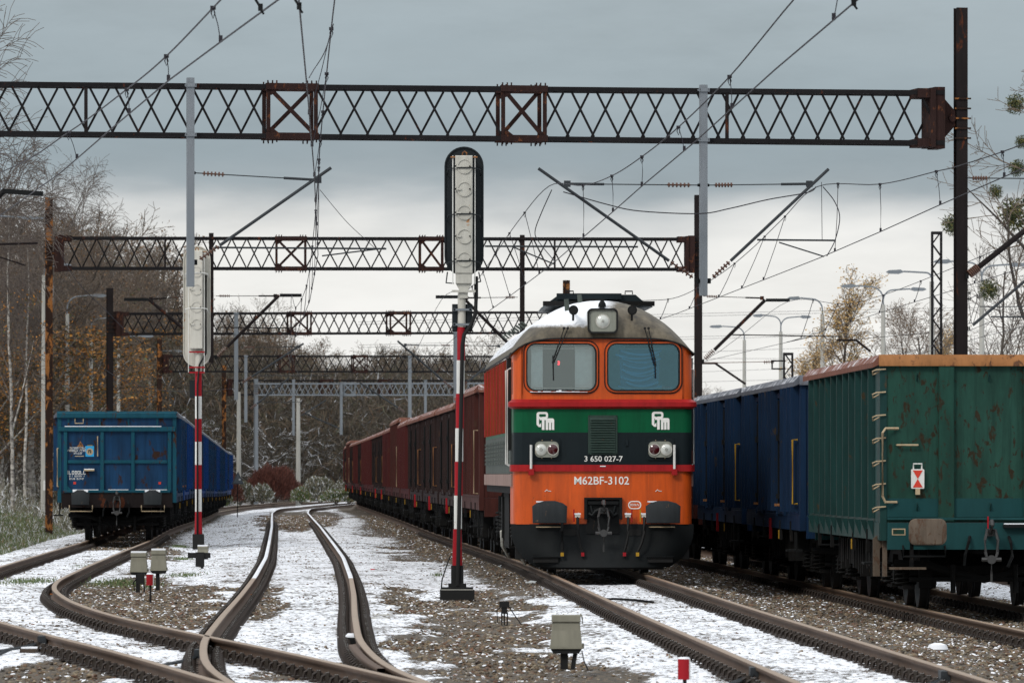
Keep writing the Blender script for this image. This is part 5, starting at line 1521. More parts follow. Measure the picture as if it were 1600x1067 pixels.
# lattice masts on the right
def lattice_mast(px, w_px, ytop, Y, zb, label, mat='gantry'):
    w_ = w_px * Y / F; z1 = CH + (HZ - ytop) * Y / F; x = (px - 800) * Y / F
    r = empty('lattice_mast', (x, Y, zb), 0, label, 'lattice mast')
    h = z1 - zb; b = MB()
    for sx in (-1, 1):
        for sy in (-1, 1): b.bb(sx * w_ / 2 - .035, sx * w_ / 2 + .035, sy * w_ / 2 - .03, sy * w_ / 2 + .03, 0, h)
    b.build('leg', M[mat], r); n = int(h / (w_ * 1.35)); b = MB(); b.bb(-.02, .02, -.012, .012, -.5, .5); me = b.mesh('brace', M[mat])
    for k in range(n):
        z0 = k * h / n; z1_ = (k + 1) * h / n
        sg = 1 if k % 2 else -1; L_ = math.hypot(w_, z1_ - z0)
        for y in (-w_ / 2, w_ / 2): inst('brace', me, r, (0, y, (z0 + z1_) / 2), (0, sg * math.atan2(w_, z1_ - z0), 0), (1, 1, L_))
    b = MB(); 
    for z in (h - .05, h * .38): b.bb(-w_ / 2, w_ / 2, -w_ / 2 - .02, w_ / 2 + .02, z - .05, z + .05)
    b.build('head_frame', M[mat], r)
    return r
lattice_mast(1463.5, 14, 362, 234, -.4, 'slender dark lattice mast rising behind the green wagon')
lm = lattice_mast(1231.5, 13, 551, 250, -.4, 'short rusty ladder-like lattice mast with a side frame behind the blue wagons')
b = MB(); Y = 250; k = Y / F
for z in (565, 577.5): b.bb(-.62, -.1, -.1, -.06, (HZ - z) * k + CH + .4, (HZ - z) * k + CH + .46)
b.bb(-.66, -.60, -.1, -.06, (HZ - 577.5) * k + CH + .4, (HZ - 565) * k + CH + .46)
b.build('side_frame', M['gantry'], lm)
b = MB(); insul_string(b, P(1193, 566, 250), P(1210, 565, 250), 5, .07); b.tube(P(1100, 567, 250), P(1209, 565, 250), .012, 4); o = b.build('anchor_wire', M['insul']); tag(o, 'horizontal anchor wire with insulator left of the short lattice mast', 'wire')
# ---------------------------------------------------------------- overhead lines
def wirething(name, label, contact, mess, dropx, r=.009, grp='overhead contact lines'):
    """contact, mess: lists of world points; droppers hang at photo columns dropx"""
    root = empty(name, contact[0], 0, label, 'overhead line', grp)
    o0 = Vector(contact[0])
    def fine(pts, n=6):
        out = []
        for i in range(len(pts) - 1):
            p0 = pts[max(i - 1, 0)]; p1 = pts[i]; p2 = pts[i + 1]; p3 = pts[min(i + 2, len(pts) - 1)]
            for k in range(n):
                t = k / n
                out.append(.5 * ((2 * p1) + (p2 - p0) * t + (2 * p0 - 5 * p1 + 4 * p2 - p3) * t * t + (3 * p1 - p0 - 3 * p2 + p3) * t ** 3))
        out.append(pts[-1]); return out
    C = contact; MM = fine(mess) if mess else []
    b = MB(); b.path([p - o0 for p in C], r, 5); b.build('contact_wire', M['wire'], root)
    if mess: b = MB(); b.path([p - o0 for p in MM], r, 5); b.build('messenger_wire', M['wire'], root)
    def at(pts, Y):
        for a, c in zip(pts[:-1], pts[1:]):
            if (a.y - Y) * (c.y - Y) <= 0 and a.y != c.y: return a + (c - a) * ((Y - a.y) / (c.y - a.y))
        return None
    if mess:
        for Y in dropx:
            a = at(C, Y); c = at(MM, Y)
            if a is None or c is None: continue
            b = MB(); a = a - o0; c = c - o0; rr = max(.0045, .0045 * Y / 90)
            b.path([a, a + (c - a) * .5 + Vector((.01, 0, 0)), c], rr, 4); b.path([c, c + Vector((.018, 0, -.05)), c + Vector((0, 0, -.10)), c + Vector((-.018, 0, -.05)), c], .006, 4); b.box(a + Vector((0, 0, .03)), (.035, .035, .06)); b.box(c, (.05, .05, .035))
            b.build('dropper', M['wire'], root)
    return root
def C_(px, py, z=5.65): return P(px, py, YatZ(py, z))
# line over the left curve, leaving at the top left
wirething('overhead_line', 'pair of overhead wires running from the top edge down to the left edge', [P(560, -95, 48.5), C_(435, 0), C_(350, 62), C_(265, 125), C_(178, 198), C_(95, 270), C_(0, 337), P(-160, 440, 134)],
          [P(450, -110, 52), P(345, 0, 59), P(260, 88, 65.8), P(198, 140, 71.8), P(107, 207, 82), P(0, 270, 93), P(-160, 320, 134)], (59.9, 65.8, 71.8, 82.0))
# middle line
wirething('overhead_line', 'nearly vertical pair of overhead wires left of the tall signal', [P(458, -80, 49), C_(467, 0), C_(481, 150), C_(491, 270), C_(497, 398), P(484, 470, 149), P(455, 543, 204), P(450, 601, 288), P(470, 636, 388)],
          [P(535, -60, 62), P(523, 0, 68), P(508, 140, 82), P(499, 240, 100), P(497, 282, 121.6), P(488, 385, 140), P(478, 450, 165), P(462, 480, 188), P(455, 467, 204), P(455, 565, 246), P(450, 545, 288), P(470, 594, 388)], (72, 79, 87, 95, 104, 113, 130, 140, 151, 163, 175, 188), r=.0085)
wirething('overhead_line', 'overhead wires from the top right to the left cantilever above the locomotive', [P(1460, -85, 48.5), C_(1340, 0), C_(1210, 110), C_(1085, 222.6), C_(1004, 290), C_(957, 331.5), C_(911, 371), C_(860, 415), C_(800, 460), P(735, 507, 174), P(690, 545, 204), P(600, 601, 288), P(540, 636, 388)],
          [P(1320, -85, 57), P(1240, 0, 62), P(1140, 120, 70.8), P(1060, 199, 80), P(1003, 245, 89.8), P(956, 275, 98.5), P(911, 290, 109), P(858, 291, 121.5), P(808, 348, 132), P(765, 410, 150), P(732, 452, 172), P(690, 468, 204), P(640, 560, 246), P(600, 545, 288), P(540, 594, 388)], (57, 70.8, 80, 89.8, 98.5, 109, 129, 136, 145, 156, 168, 180), r=.0085)
wirething('overhead_line', 'overhead wires from the right edge to the right cantilever over the green wagon', [P(1720, 200, 75), C_(1600, 263), C_(1466, 321.5), C_(1375, 362.5), C_(1281, 403), C_(1202, 434), C_(1060, 489), P(985, 515, 180), P(913, 543, 204)],
          [P(1720, 170, 78), P(1600, 225, 84.6), P(1500, 259, 92.5), P(1463, 268, 96), P(1375, 288, 106.6), P(1277, 292, 121.5), P(1222, 343, 134), P(1170, 393, 143), P(1120, 432, 150), P(1060, 464, 163), P(1010, 469.5, 176), P(960, 470, 190), P(913, 466, 204)], (87, 96, 106.6, 116, 133, 139, 146, 156, 167, 178, 189), r=.0085)
wirething('overhead_line', 'thinner overhead wires behind the tall right mast and over the lattice mast', [P(1650, 398, 119), P(1600, 418, 124), C_(1491, 453), C_(1380, 487), P(1300, 513, 177), P(1229, 535, 200), P(1120, 560, 222), P(1000, 590, 270)],
          [P(1650, 350, 119), P(1600, 372, 124), P(1491, 418, 142), P(1380, 461, 160), P(1316, 475, 178), P(1232, 471, 203), P(1150, 530, 215), P(1098, 562, 222), P(1000, 590, 270)], (135, 150, 160, 170, 180, 192), r=.008)
wirething('overhead_line', 'faint overhead wires low on the right above the green wagon', [P(1640, 500, 150), P(1540, 525, 170), P(1440, 552, 200), P(1300, 580, 250)],
          [P(1640, 470, 150), P(1540, 506, 170), P(1440, 545, 200), P(1300, 575, 250)], (), r=.008)
# jumpers and loose wires
def loose(label, pts, r=.008, name='jumper_wire'):
    out = []
    for i in range(len(pts) - 1):
        p0 = pts[max(i - 1, 0)]; p1 = pts[i]; p2 = pts[i + 1]; p3 = pts[min(i + 2, len(pts) - 1)]
        for k in range(6):
            t = k / 6; out.append(.5 * ((2 * p1) + (p2 - p0) * t + (2 * p0 - 5 * p1 + 4 * p2 - p3) * t * t + (3 * p1 - p0 - 3 * p2 + p3) * t ** 3))
    out.append(pts[-1]); o = MB().path(out, r, 5).build(name, M['wire']); tag(o, label, 'wire')
loose('sagging cable between the two cantilevers, passing in front of the pale hanging post', [P(880, 300, 121.6), P(950, 320, 121.6), P(1000, 330, 121.6), P(1092, 334, 121.6), P(1140, 326, 121.6), P(1200, 312, 121.6), P(1262, 301, 121.6), P(1275, 292, 121.6)], .011)
loose('curved jumper wire at the right cantilever tip', [P(1286, 292, 121), P(1304, 315, 121), P(1312, 340, 120.5), P(1305, 375, 120), P(1292, 400, 119)], .010)
loose('curved jumper wire hanging from the left cantilever tip above the locomotive', [P(862, 297, 122), P(845, 335, 124), P(836, 362, 128), P(842, 378, 132), P(868, 410, 124)], .010)
loose('thin jumper between the two nearly vertical wires', [P(521, 38, 71), P(508, 80, 72), P(490, 110, 73), P(483, 122, 66)], .006)
loose('thin slanting guy wire right of the left cantilever tip', [P(500, 297, 122), P(540, 345, 124), P(575, 378, 126), P(590, 392, 126)], .006)
loose('diagonal wire crossing the rusty mast at the left', [P(70, 340, 200), P(110, 425, 200), P(160, 480, 200), P(230, 540, 200), P(330, 562, 204)], .010)
loose('sagging feeder cable crossing the lamp posts on the left', [P(-20, 440, 240), P(160, 575, 270), P(230, 605, 280), P(300, 612, 290), P(372, 606, 290)], .014)
for i, (y0, y1, Y) in enumerate(((491, 484, 520), (495, 488, 520), (527, 520, 560), (531, 523, 560), (552, 541, 560), (560, 560, 600), (583, 572, 600), (598, 590, 600))):
    loose('faint power line right of the locomotive roof, %s from the top' % ORD[i], [P(560, y0 + 12, Y), P(1000, y0 + 1, Y), P(1350, y1, Y), P(1660, y1 - 6, Y)], .014, 'power_line')
# dark clamp hanging at the top of the middle line, and one at the top right and left
for lab, (x, y, Y) in (('dark wire clamp at the top edge on the middle line', (467.5, 10, 55)), ('dark wire clamp near the top edge on the right line', (1334, 4, 54.5)), ('dark wire clamp near the top edge on the left line', (407, 12, 55.5))):
    b = MB(); p = P(x, y, Y); b.bb(p.x - .02, p.x + .02, Y - .03, Y + .03, p.z - .03, p.z + .03); b.tube(p, p + Vector((-.045, 0, .07)), .012, 5); b.tube(p + Vector((0, 0, -.02)), p + Vector((.03, 0, -.06)), .01, 5); o = b.build('wire_clamp', M['black']); tag(o, lab, 'wire clamp')
# ---------------------------------------------------------------- signals
def signal(px, Y, zg, label, front_grey=True):
    sc = 1.0
    x = (px - 800) * Y / F
    r = empty('light_signal', (x, Y, zg), 0, label, 'railway signal')
    return r
Z_ = lambda py, Y: CH + (HZ - py) * Y / F
# near signal -------------------------------------------------------
Y = 93.0; k = Y / F; zg = Z_(931, Y); sx = 714.5
r = signal(sx, Y, zg, 'tall light signal seen from behind with red and white mast, left of the locomotive')
z = lambda py: Z_(py, Y) - zg
X = lambda p: (p - sx) * k
b = MB(); b.bb(-.25, .25, -.20, .20, -.05, z(921)); b.bb(-.23, .23, -.18, .18, z(921), z(917)); b.build('base_plate', M['gasket'], r)
MB().bb(-.235, .235, -.19, -.181, z(922.5), z(920)).build('base_edge', M['siggrey'], r)
b = MB(); b.bb(-.09, .09, -.09, .09, z(917), z(883)); b.bb(-.13, .13, -.13, .13, z(917), z(911)); b.build('pedestal', M['gasket'], r)
bands = [(883, 826, 'redpaint'), (826, 774, 'white'), (774, 721, 'redpaint'), (721, 669, 'white'), (669, 615, 'redpaint'), (615, 563, 'white'), (563, 511, 'redpaint'), (511, 455, 'sigwhite')]
for i, (a, c, mt) in enumerate(bands):
    b = MB(); w0 = .075 if i == 0 else .058; b.tube((0 + .0 * i, 0, z(a)), (0, 0, z(c)), w0, 14, .058 if i else .060, cap=False)
    o = b.build('mast_band', M[mt], r); o.location.x = X(714.5 + i * 1.0) if True else 0
    o.location.x = (883 - a) / 430 * X(722.5)
# (the mast leans a hair to the right)
lean = X(722.5)
b = MB(); b.path([(lean * .98 + .20, .0, z(432)), (lean + .20, -.02, z(465)), (lean + .19, -.04, z(490)), (lean + .13, -.06, z(507)), (lean * .95 + .03, -.085, z(523)), (lean * .9 + .008, -.09, z(540)), (lean * .55 + .005, -.095, z(700)), (lean * .15 + .004, -.11, z(870)), (.004, -.12, z(915))], .030, 8)
b.build('cable_duct', M['gasket'], r)
b = MB(); b.path([(-.10, -.1, z(868)), (-.16, -.1, z(885)), (-.22, -.12, z(905)), (-.235, -.15, z(925))], .010, 5); b.build('earth_cable', M['gasket'], r)
b = MB(); b.bb(lean - .15, lean - .061, .0, .04, z(516), z(476)); b.bb(lean + .062, lean + .145, .0, .04, z(516), z(476)); b.bb(lean - .15, lean + .145, .045, .06, z(518), z(475)); b.build('rear_board', M['sigblack'], r)
b = MB()
for zz in (484, 507): b.bb(lean - .13, lean + .13, -.075, -.06, z(zz) - .015, z(zz) + .015); b.bb(lean - .135, lean - .10, -.075, .0, z(zz) - .02, z(zz) + .02); b.bb(lean + .10, lean + .135, -.075, .0, z(zz) - .02, z(zz) + .02)
b.build('board_clamp', M['galv'], r)
def sighead(r, cx, Yk, z, top, bot, wpx, box, circles, backmat, boxmat, k, X):
    x0, x1 = X(box[0]), X(box[1]); zc0, zc1 = z(bot), z(top); w_ = wpx * k / 2; xc = (x0 + x1) / 2
    out = []
    for i in range(17):
        a = math.pi * i / 16; out.append((xc + w_ * math.cos(a), zc1 - w_ + w_ * math.sin(a)))
    for i in range(17):
        a = math.pi + math.pi * i / 16; out.append((xc + w_ * math.cos(a), zc0 + w_ + w_ * math.sin(a)))
    hb = inst('backboard', curve_panel([out], .03, backmat, 'backboard'), r, (0, .10, 0))
    rim = inst('backboard_rim', curve_panel([out, [(xc + (a - xc) * .94, (c - (zc0 + zc1) / 2) * .982 + (zc0 + zc1) / 2) for a, c in out]], .05, backmat, 'rim'), hb, (0, -.02, 0))
    b = MB(); b.bevbox(x0, x1, -.16, .08, z(box[3]), z(box[2]), .012); bo = b.build('lamp_cabinet', boxmat, r)
    xm = (x0 + x1) / 2 + (x1 - x0) * .04; rr_ = (x1 - x0) * .43
    for c in circles:
        q = MB(); n = 24
        q.lathe((xm, -.165, z(c)), [(rr_ * .86, .004), (rr_ * .88, -.014), (rr_, -.014), (rr_ * 1.02, .004)], n, 'y', 0, False)
        q.lathe((xm, -.1655, z(c)), [(rr_ * .855, -.001), (rr_ * .855, .0005)], n, 'y')
        cv = q.build('lamp_cover', boxmat, bo)
        q = MB(); q.bb(xm - rr_ - .03, xm - rr_ * .45, -.192, -.18, z(c) - .012, z(c) + .012); q.bb(xm - rr_ - .03, xm - rr_ - .012, -.192, -.165, z(c) - .03, z(c) + .03); q.build('latch', boxmat, cv)
        MB().lathe((xm + rr_ * .70, -.19, z(c)), [(.012, -.006), (.012, .01)], 8, 'y').build('lock', M['rust_dark'], cv)
    # side rods and hoops
    q = MB()
    for sx_, o_ in ((-1, x0 - .035), (1, x1 + .035)):
        q.tube((o_, -.10, z(box[2]) + .0), (o_, -.10, z(bot) - .12), .009, 5)
    q.build('side_rod', M['white'], r)
    q = MB()
    for c in circles[::2]:
        zz = z(c) - .07; q.path([(xc - w_ * .85, .06, zz - .05), (xc - w_ * .8, -.10, zz + .03), (xc - w_ * .4, -.18, zz + .05), (xc + w_ * .4, -.18, zz + .05), (xc + w_ * .8, -.10, zz + .03), (xc + w_ * .85, .06, zz - .05)], .010, 5)
    tag(q.build('hoop', M['sigblack'] if backmat is M['sigblack'] else M['white'], r), kind='stuff')
    q = MB(); q.bb(x0 - .07, x1 + .07, -.13, -.09, z(box[2]) - .03, z(box[2]) - .012); q.path([(xm - .03, -.05, z(box[2])), (xm - .03, -.05, z(box[2]) + .04), (xm, -.05, z(box[2]) + .065), (xm + .03, -.05, z(box[2]) + .04), (xm + .03, -.05, z(box[2]))], .011, 5); q.build('lifting_ring', M['ochre'], r)
    # side wing boards
    return bo
sighead(r, 725, Y, z, 229, 431, 61.5, (711.5, 738.5, 244, 428), (261, 296.5, 333, 370, 406), M['sigblack'], M['siggrey'], k, X)
b = MB(); b.bb(X(712), X(737.5), -.14, .06, z(443), z(428)); b.prism([(X(712), z(443)), (X(737.5), z(443)), (X(731), z(454)), (X(718), z(454))], -.10, .06); b.bb(X(717), X(731), -.08, .06, z(466), z(454)); b.bb(X(706), X(743), -.12, -.08, z(457), z(453.5)); b.build('head_socket', M['siggrey'], r)
b = MB(); b.path([(X(699), .1, z(425)), (X(697), .0, z(442)), (X(709), -.05, z(443))], .010, 5); b.path([(X(748), .1, z(425)), (X(751), .0, z(440)), (X(742), -.05, z(442))], .010, 5); b.build('support_loop', M['sigblack'], r)
# left signal, white ----------------------------------------------
Y = 137.0; k = Y / F; zg = Z_(858, Y); sx = 310.0
r = signal(sx, Y, zg, 'white-backed light signal on a red and white mast beside the left blue train')
z = lambda py: Z_(py, Y) - zg
X = lambda p: (p - sx) * k
MB().bb(-.12, .12, -.12, .12, 0, z(834)).build('pedestal', M['gasket'], r)
for i, (a, c, mt) in enumerate([(834, 799, 'redpaint'), (799, 764, 'white'), (764, 726, 'redpaint'), (726, 690, 'white'), (690, 654, 'redpaint'), (654, 619, 'white'), (619, 580, 'redpaint'), (580, 548, 'sigwhite')]):
    b = MB(); b.tube((0, 0, z(a)), (0, 0, z(c)), .085 if i == 0 else .072, 12, .072, cap=False); b.build('mast_band', M[mt], r)
    # the pole is really a pair: a thinner pole at its right hand side
b = MB(); b.path([(X(322), -.05, z(430)), (X(322), -.08, z(552)), (X(312), -.10, z(570)), (X(309), -.11, z(600)), (X(309), -.11, z(834))], .022, 6); b.build('cable_duct', M['gasket'], r)
MB().bb(X(296), X(316.5), .08, .10, z(622), z(594)).build('rear_board', M['sigblack'], r)
sighead(r, 307, Y, z, 384, 573, 43, (297.5, 317, 392, 545), (425, 453, 480, 507), M['sigwhite'], M['sigwhite'], k, X)
b = MB()
for zz in (574, 582, 550): b.bb(X(296), X(320), -.12, -.08, z(zz) - .015, z(zz) + .015)
b.build('bracket', M['redpaint'], r)
# ---------------------------------------------------------------- lamp posts
LPN = [0]
def lamp(px, ytop, ybase, arms, label, grp, wpx=9, zb=None):
    """ytop: top of concrete; arm list of (x_end, y_end)"""
    Y = F * 8.4 / (HZ - ytop); k = Y / F
    zb = -.6 if zb is None else zb
    x = (px - 800) * k; z1 = CH + 8.4
    r = empty('street_lamp', (x, Y, zb), 0, label, 'lamp post', grp)
    b = MB(); b.tube((0, 0, 0), (0, 0, z1 - zb), .155, 10, .10); b.build('concrete_post', M['concrete'], r)
    for (ax, ay) in arms:
        dx = (ax - px) * k; dz = (HZ - ay) * k + CH - z1
        b = MB(); pts = []
        s = 1 if dx > 0 else -1
        R = min(abs(dx) * .3, dz * .7)
        pts = [(0, 0, z1 - zb), (0, 0, z1 - zb + dz - R)]
        for i in range(1, 6):
            a = math.pi / 2 * i / 5; pts.append((s * R * (1 - math.cos(a)), 0, z1 - zb + dz - R + R * math.sin(a)))
        pts.append((dx * .62, 0, z1 - zb + dz + .05)); b.path(pts, .042, 6); ao = b.build('lamp_arm', M['galv'], r)
        b = MB(); x0 = dx * .60; x1 = dx; zc = z1 - zb + dz + .05
        b.prism([(x0, zc - .03), (x0 + (x1 - x0) * .3, zc - .11), (x0 + (x1 - x0) * .8, zc - .10), (x1, zc - .03), (x0 + (x1 - x0) * .85, zc + .05), (x0 + (x1 - x0) * .2, zc + .08)], -.12, .12)
        b.build('lamp_head', M['galv'], ao)
    return r
left = [(69, 430, (112, 416)), (105, 490, (167, 463)), (142, 521, (186, 498)), (185, 545, (241, 526)), (234, 568, (286, 549)), (287, 580, (310, 562)), (319, 592, (345, 574)), (373, 607, None), (540, 615, None), (466, 628, None)]
nm = ['first and nearest, beside the rusty mast at the left', 'second from the left', 'third from the left', 'fourth from the left', 'fifth from the left', 'sixth from the left', 'seventh from the left, behind the left signal']
for i, (px, yt, a) in enumerate(left[:7]): lamp(px, yt, 0, [a], 'grey concrete lamp post, ' + nm[i], 'lamp posts along the left edge of the wood')
lamp(542, 621, 0, [(571, 618)], 'grey lamp post with short arm left of the brown train end', 'lamp posts in front of the wood')
lamp(621, 630, 0, [(655, 627)], 'grey lamp post peeking over the brown train', 'lamp posts in front of the wood')
for px, yt, lab in ((373, 612, 'bare concrete pole left of the pale portal'), (466, 622, 'bare concrete pole in front of the wood, right of the red brown bush')):
    Yp = 420; b = MB(); b.tube((0, 0, 0), (0, 0, CH + (HZ - yt) * Yp / F + .6), .17, 8, .12); o = b.build('concrete_pole', M['concrete']); o.location = ((px - 800) * Yp / F, Yp, -.6); tag(o, lab, 'concrete pole')
lamp(1163, 531, 0, [(1108, 511)], 'lamp post with one arm, leftmost of the right hand lamps', 'lamp posts on the right')
lamp(1220, 518, 0, [(1176, 494), (1268, 496)], 'double armed lamp post between the locomotive and the yellow leaved tree', 'lamp posts on the right')
lamp(1285, 491, 0, [(1230, 467)], 'lamp post with one arm pointing left, beside the yellow leaved tree', 'lamp posts on the right')
lamp(1380, 476, 0, [(1313, 448), (1448, 453)], 'double armed lamp post in front of the yellow leaved tree', 'lamp posts on the right')
lamp(1456, 440, 0, [(1384, 426)], 'lamp post hidden behind the lattice mast with its arm to the left', 'lamp posts on the right')
lamp(1534, 440, 0, [(1458, 410), (1605, 415)], 'double armed lamp post right of the tall rusty mast', 'lamp posts on the right')
# lamp head coming in from the left edge
b = MB(); Yl = 210; b.tube(P(-30, 336, Yl), P(40, 340, Yl), .03, 6); b.prism([(P(30, 0, Yl).x, P(0, 339, Yl).z), (P(38, 0, Yl).x, P(0, 343, Yl).z), (P(66, 0, Yl).x, P(0, 342.5, Yl).z), (P(70, 0, Yl).x, P(0, 340, Yl).z), (P(40, 0, Yl).x, P(0, 337, Yl).z)], Yl - .12, Yl + .12); o = b.build('lamp_arm', M['galv']); tag(o, 'lamp arm and head entering from the left edge', 'lamp arm')
# switchgear on the concrete pole at the right
b = MB(); Yq = 236; 
q = empty('switch_gear', P(1512, 500, Yq), 0, 'black insulators and wires between the rusty mast and the concrete lamp post', 'switch gear')
o0 = P(1512, 500, Yq)
for a, c in (((1513, 468), (1528, 460)), ((1513, 505), (1528, 505)), ((1513, 466), (1518, 505)), ((1528, 463), (1515, 504)), ((1530, 475), (1520, 508))): b.tube(P(*a, Yq) - o0, P(*c, Yq) - o0, .012, 4)
b.build('link_wire', M['wire'], q); b = MB()
for p in ((1513, 458), (1513, 467), (1512, 513), (1530, 463)): insul_string(b, P(p[0] - 3, p[1], Yq) - o0, P(p[0] + 4, p[1], Yq) - o0, 3, .08)
b.build('insulator', M['black'], q)
b = MB(); Yq2 = 150; b.tube(P(1520, 508, Yq2), P(1612, 430, Yq2), .04, 6); b.tube(P(1548, 495, Yq2), P(1625, 495, Yq2), .02, 6); b.tube(P(1530, 479, Yq2), P(1620, 479, Yq2), .012, 5); o = b.build('cantilever', M['tubesteel']); tag(o, 'grey tubular cantilever with horizontal tube at the right edge', 'cantilever')
# ---------------------------------------------------------------- small trackside things
def cable_box(px, ytop, ybot, yfoot, Y, label, wpx, snow=True, legs=1, sc=1.0):
    k = Y / F; zg = Z_(yfoot, Y); x = (px - 800) * k; w_ = wpx * k / 2
    r = empty('cable_box', (x, Y, zg), 0, label, 'cable box', None)
    z = lambda py: Z_(py, Y) - zg
    h = z(ytop) - z(ybot)
    z0 = z(ybot); z1 = z(ytop)
    b = MB(); d = w_ * .8
    zc = z1 - h * .22
    vs = [(-w_ * 1.0, -d, z0 + h * .16), (w_ * 1.0, -d, z0 + h * .16), (w_ * 1.0, d, z0 + h * .16), (-w_ * 1.0, d, z0 + h * .16), (-w_ * .86, -d * .85, zc), (w_ * .86, -d * .85, zc), (w_ * .86, d * .85, zc), (-w_ * .86, d * .85, zc)]
    b.add(vs, [(0, 1, 5, 4), (1, 2, 6, 5), (2, 3, 7, 6), (3, 0, 4, 7), (4, 5, 6, 7), (3, 2, 1, 0)]); b.build('casing', M['boxgrey'], r)
    b = MB(); b.bevbox(-w_ * .90, w_ * .90, -d * 1.02, d, zc + .001, z1 - .012, .006); b.bb(-w_ * .80, w_ * .80, -d * .9, -d * .85 - .003, z0 + h * .2, zc - .01); b.build('lid', M['boxgrey'], r)
    b = MB(); b.bb(-w_ * 1.04, w_ * 1.04, -d * 1.06, d, z0 + h * .105, z0 + h * .158); b.build('lower_flange', M['boxgrey'], r)
    b = MB(); b.prism([(-w_ * .98, z0 + h * .10), (w_ * .98, z0 + h * .10), (w_ * .80, z0 - h * .02), (-w_ * .80, z0 - h * .02)], -d * .9, d * .9); b.build('base_tray', M['gasket'], r)
    if snow: b = MB(); b.bb(-w_ * .88, w_ * .88, -d * .98, d * .95, z1 - .012, z1 + .012); b.build('snow', M['snowcap'], r)
    b = MB(); b.bb(-w_ * .35, w_ * .12, -.05, .05, 0, z0)
    if legs > 1: b.path([(w_ * .6, -.03, z0), (w_ * .5, -.05, z0 * .5), (w_ * .42, -.06, 0)], .022, 5); b.path([(w_ * .98, -.1, z0 + .02), (w_ * 1.1, -.12, z0 * .55), (w_ * 1.35, -.15, 0)], .008, 4)
    b.build('leg', M['gasket'], r)
    b = MB(); b.bb(w_ * 1.0, w_ * 1.12, -.05, .02, z0 + h * .10, z0 + h * .24); b.path([(w_ * .9, -.04, z1), (w_ * 1.02, -.05, z1 - .04), (w_ * 1.02, -.05, z1 - .09)], .008, 4); b.build('latch', M['boxgrey'], r)
    return r
cable_box(884.5, 958, 1019, 1045, 58.0, 'grey cable box on a short post in front of the locomotive track', 50, snow=False, legs=2)
cable_box(217, 862, 897, 925, 99, 'larger of the two snow capped cable boxes left of the middle track', 27)
cable_box(248, 858, 895, 922, 101, 'smaller snow capped cable box standing right behind the larger one', 25)
cable_box(317, 852, 873, 888, 121, 'low cream cable box at the foot of the left signal', 18)
Y = 119; q = empty('point_lever', P(312, 885, Y), 0, 'black square post with crossbar at the foot of the left signal', 'post'); o0 = P(312, 885, Y)
b = MB(); b.bb(-.075, .085, -.06, .06, 0, .27); b.build('post', M['gasket'], q); b = MB(); b.bb(-.22, .20, -.03, .03, .16, .26); b.build('crossbar', M['gasket'], q)
def marker(px, y0, y1, yfoot, Y, wpx, label):
    k = Y / F; zg = Z_(yfoot, Y); r = empty('clearance_marker', ((px - 800) * k, Y, zg), 0, label, 'track marker'); w_ = wpx * k / 2; z = lambda py: Z_(py, Y) - zg
    n = 14; z0, z1 = z(y1), z(y0)
    for nm, mt, a0, a1 in (('red_half', 'redpaint', 180, 320), ('white_half', 'white', 320, 540)):
        b = MB(); m_ = 8; vs = []
        for zz in (z0, z1):
            for i in range(m_ + 1):
                a = math.radians(a0 + (a1 - a0) * i / m_); vs.append((w_ * math.cos(a), w_ * .9 * math.sin(a), zz))
            vs.append((0, 0, zz))
        q = m_ + 2; b.add(vs, [(i, i + 1, q + i + 1, q + i) for i in range(m_)] + [tuple(reversed(range(q))), tuple(range(q, 2 * q))]); b.build(nm, M[mt], r)
    MB().lathe((0, 0, z1), [(w_ * .95, .001), (w_ * .8, .015)], 12, 'z').build('snow_cap', M['snowcap'], r)
    MB().tube((w_ * .1, 0, 0), (w_ * .1, 0, z0), .015, 6).build('stake', M['gasket'], r)
marker(1069, 1029, 1061, 1090, 51.0, 20, 'red and white marker cylinder at the bottom edge beside the locomotive track')
marker(234.5, 897, 914, 941, 90.0, 12, 'small red and white marker in front of the two snow capped cable boxes')
b = MB(); Y = 89; o0 = P(220, 925, Y); b.bb(-.05, .05, -.05, .05, .12, .26); b.tube((-.06, 0, 0), (-.05, 0, .16), .012, 5); b.tube((.05, 0, 0), (.04, 0, .16), .012, 5); b.path([(-.05, 0, .2), (-.1, 0, .14), (-.09, 0, .02)], .01, 4)
o = b.build('cable_terminal', M['gasket']); o.location = o0; tag(o, 'black cable terminal beside the small red and white marker', 'cable terminal')
b = MB(); Y = 78; o0 = P(788, 979, Y); b.bb(-.06, .06, -.05, .05, .24, .31); b.bb(-.035, .035, -.04, .04, .16, .24)
for xx in (-.03, .0, .035): b.tube((xx, 0, 0), (xx * 1.1, 0, .18), .008, 4)
b.path([(-.05, 0, .24), (-.09, 0, .2), (-.08, 0, .05)], .007, 4); b.path([(.05, 0, .26), (.10, 0, .18), (.22, 0, .01)], .006, 4)
o = b.build('cable_terminal', M['gasket']); o.location = o0; tag(o, 'small black cable terminal with thin legs between signal and near cable box', 'cable terminal')
# triangular sign
Y = 260; k = Y / F; q = empty('triangle_sign', P(371, 808, Y), 0, 'small grey triangular sign on a thin stake beside the middle track', 'sign'); zz = lambda py: Z_(py, Y) - Z_(808, Y)
MB().prism([(-9 * k, zz(756)), (10 * k, zz(756)), (1 * k, zz(736))], -.02, .0).build('sign_plate', plain('weathered grey plate', (.06, .07, .08), .6), q)
MB().prism([(-6.5 * k, zz(754.5)), (7.5 * k, zz(754.5)), (1 * k, zz(740))], -.024, -.0205).build('sign_face', plain('sign face', (.10, .115, .125), .6), q)
MB().bb(2 * k, 5 * k, -.03, -.025, zz(750), zz(748)).build('sticker', M['white'], q)
MB().tube((0, .02, 0), (0, .02, zz(745)), .022, 5).build('stake', M['gasket'], q)
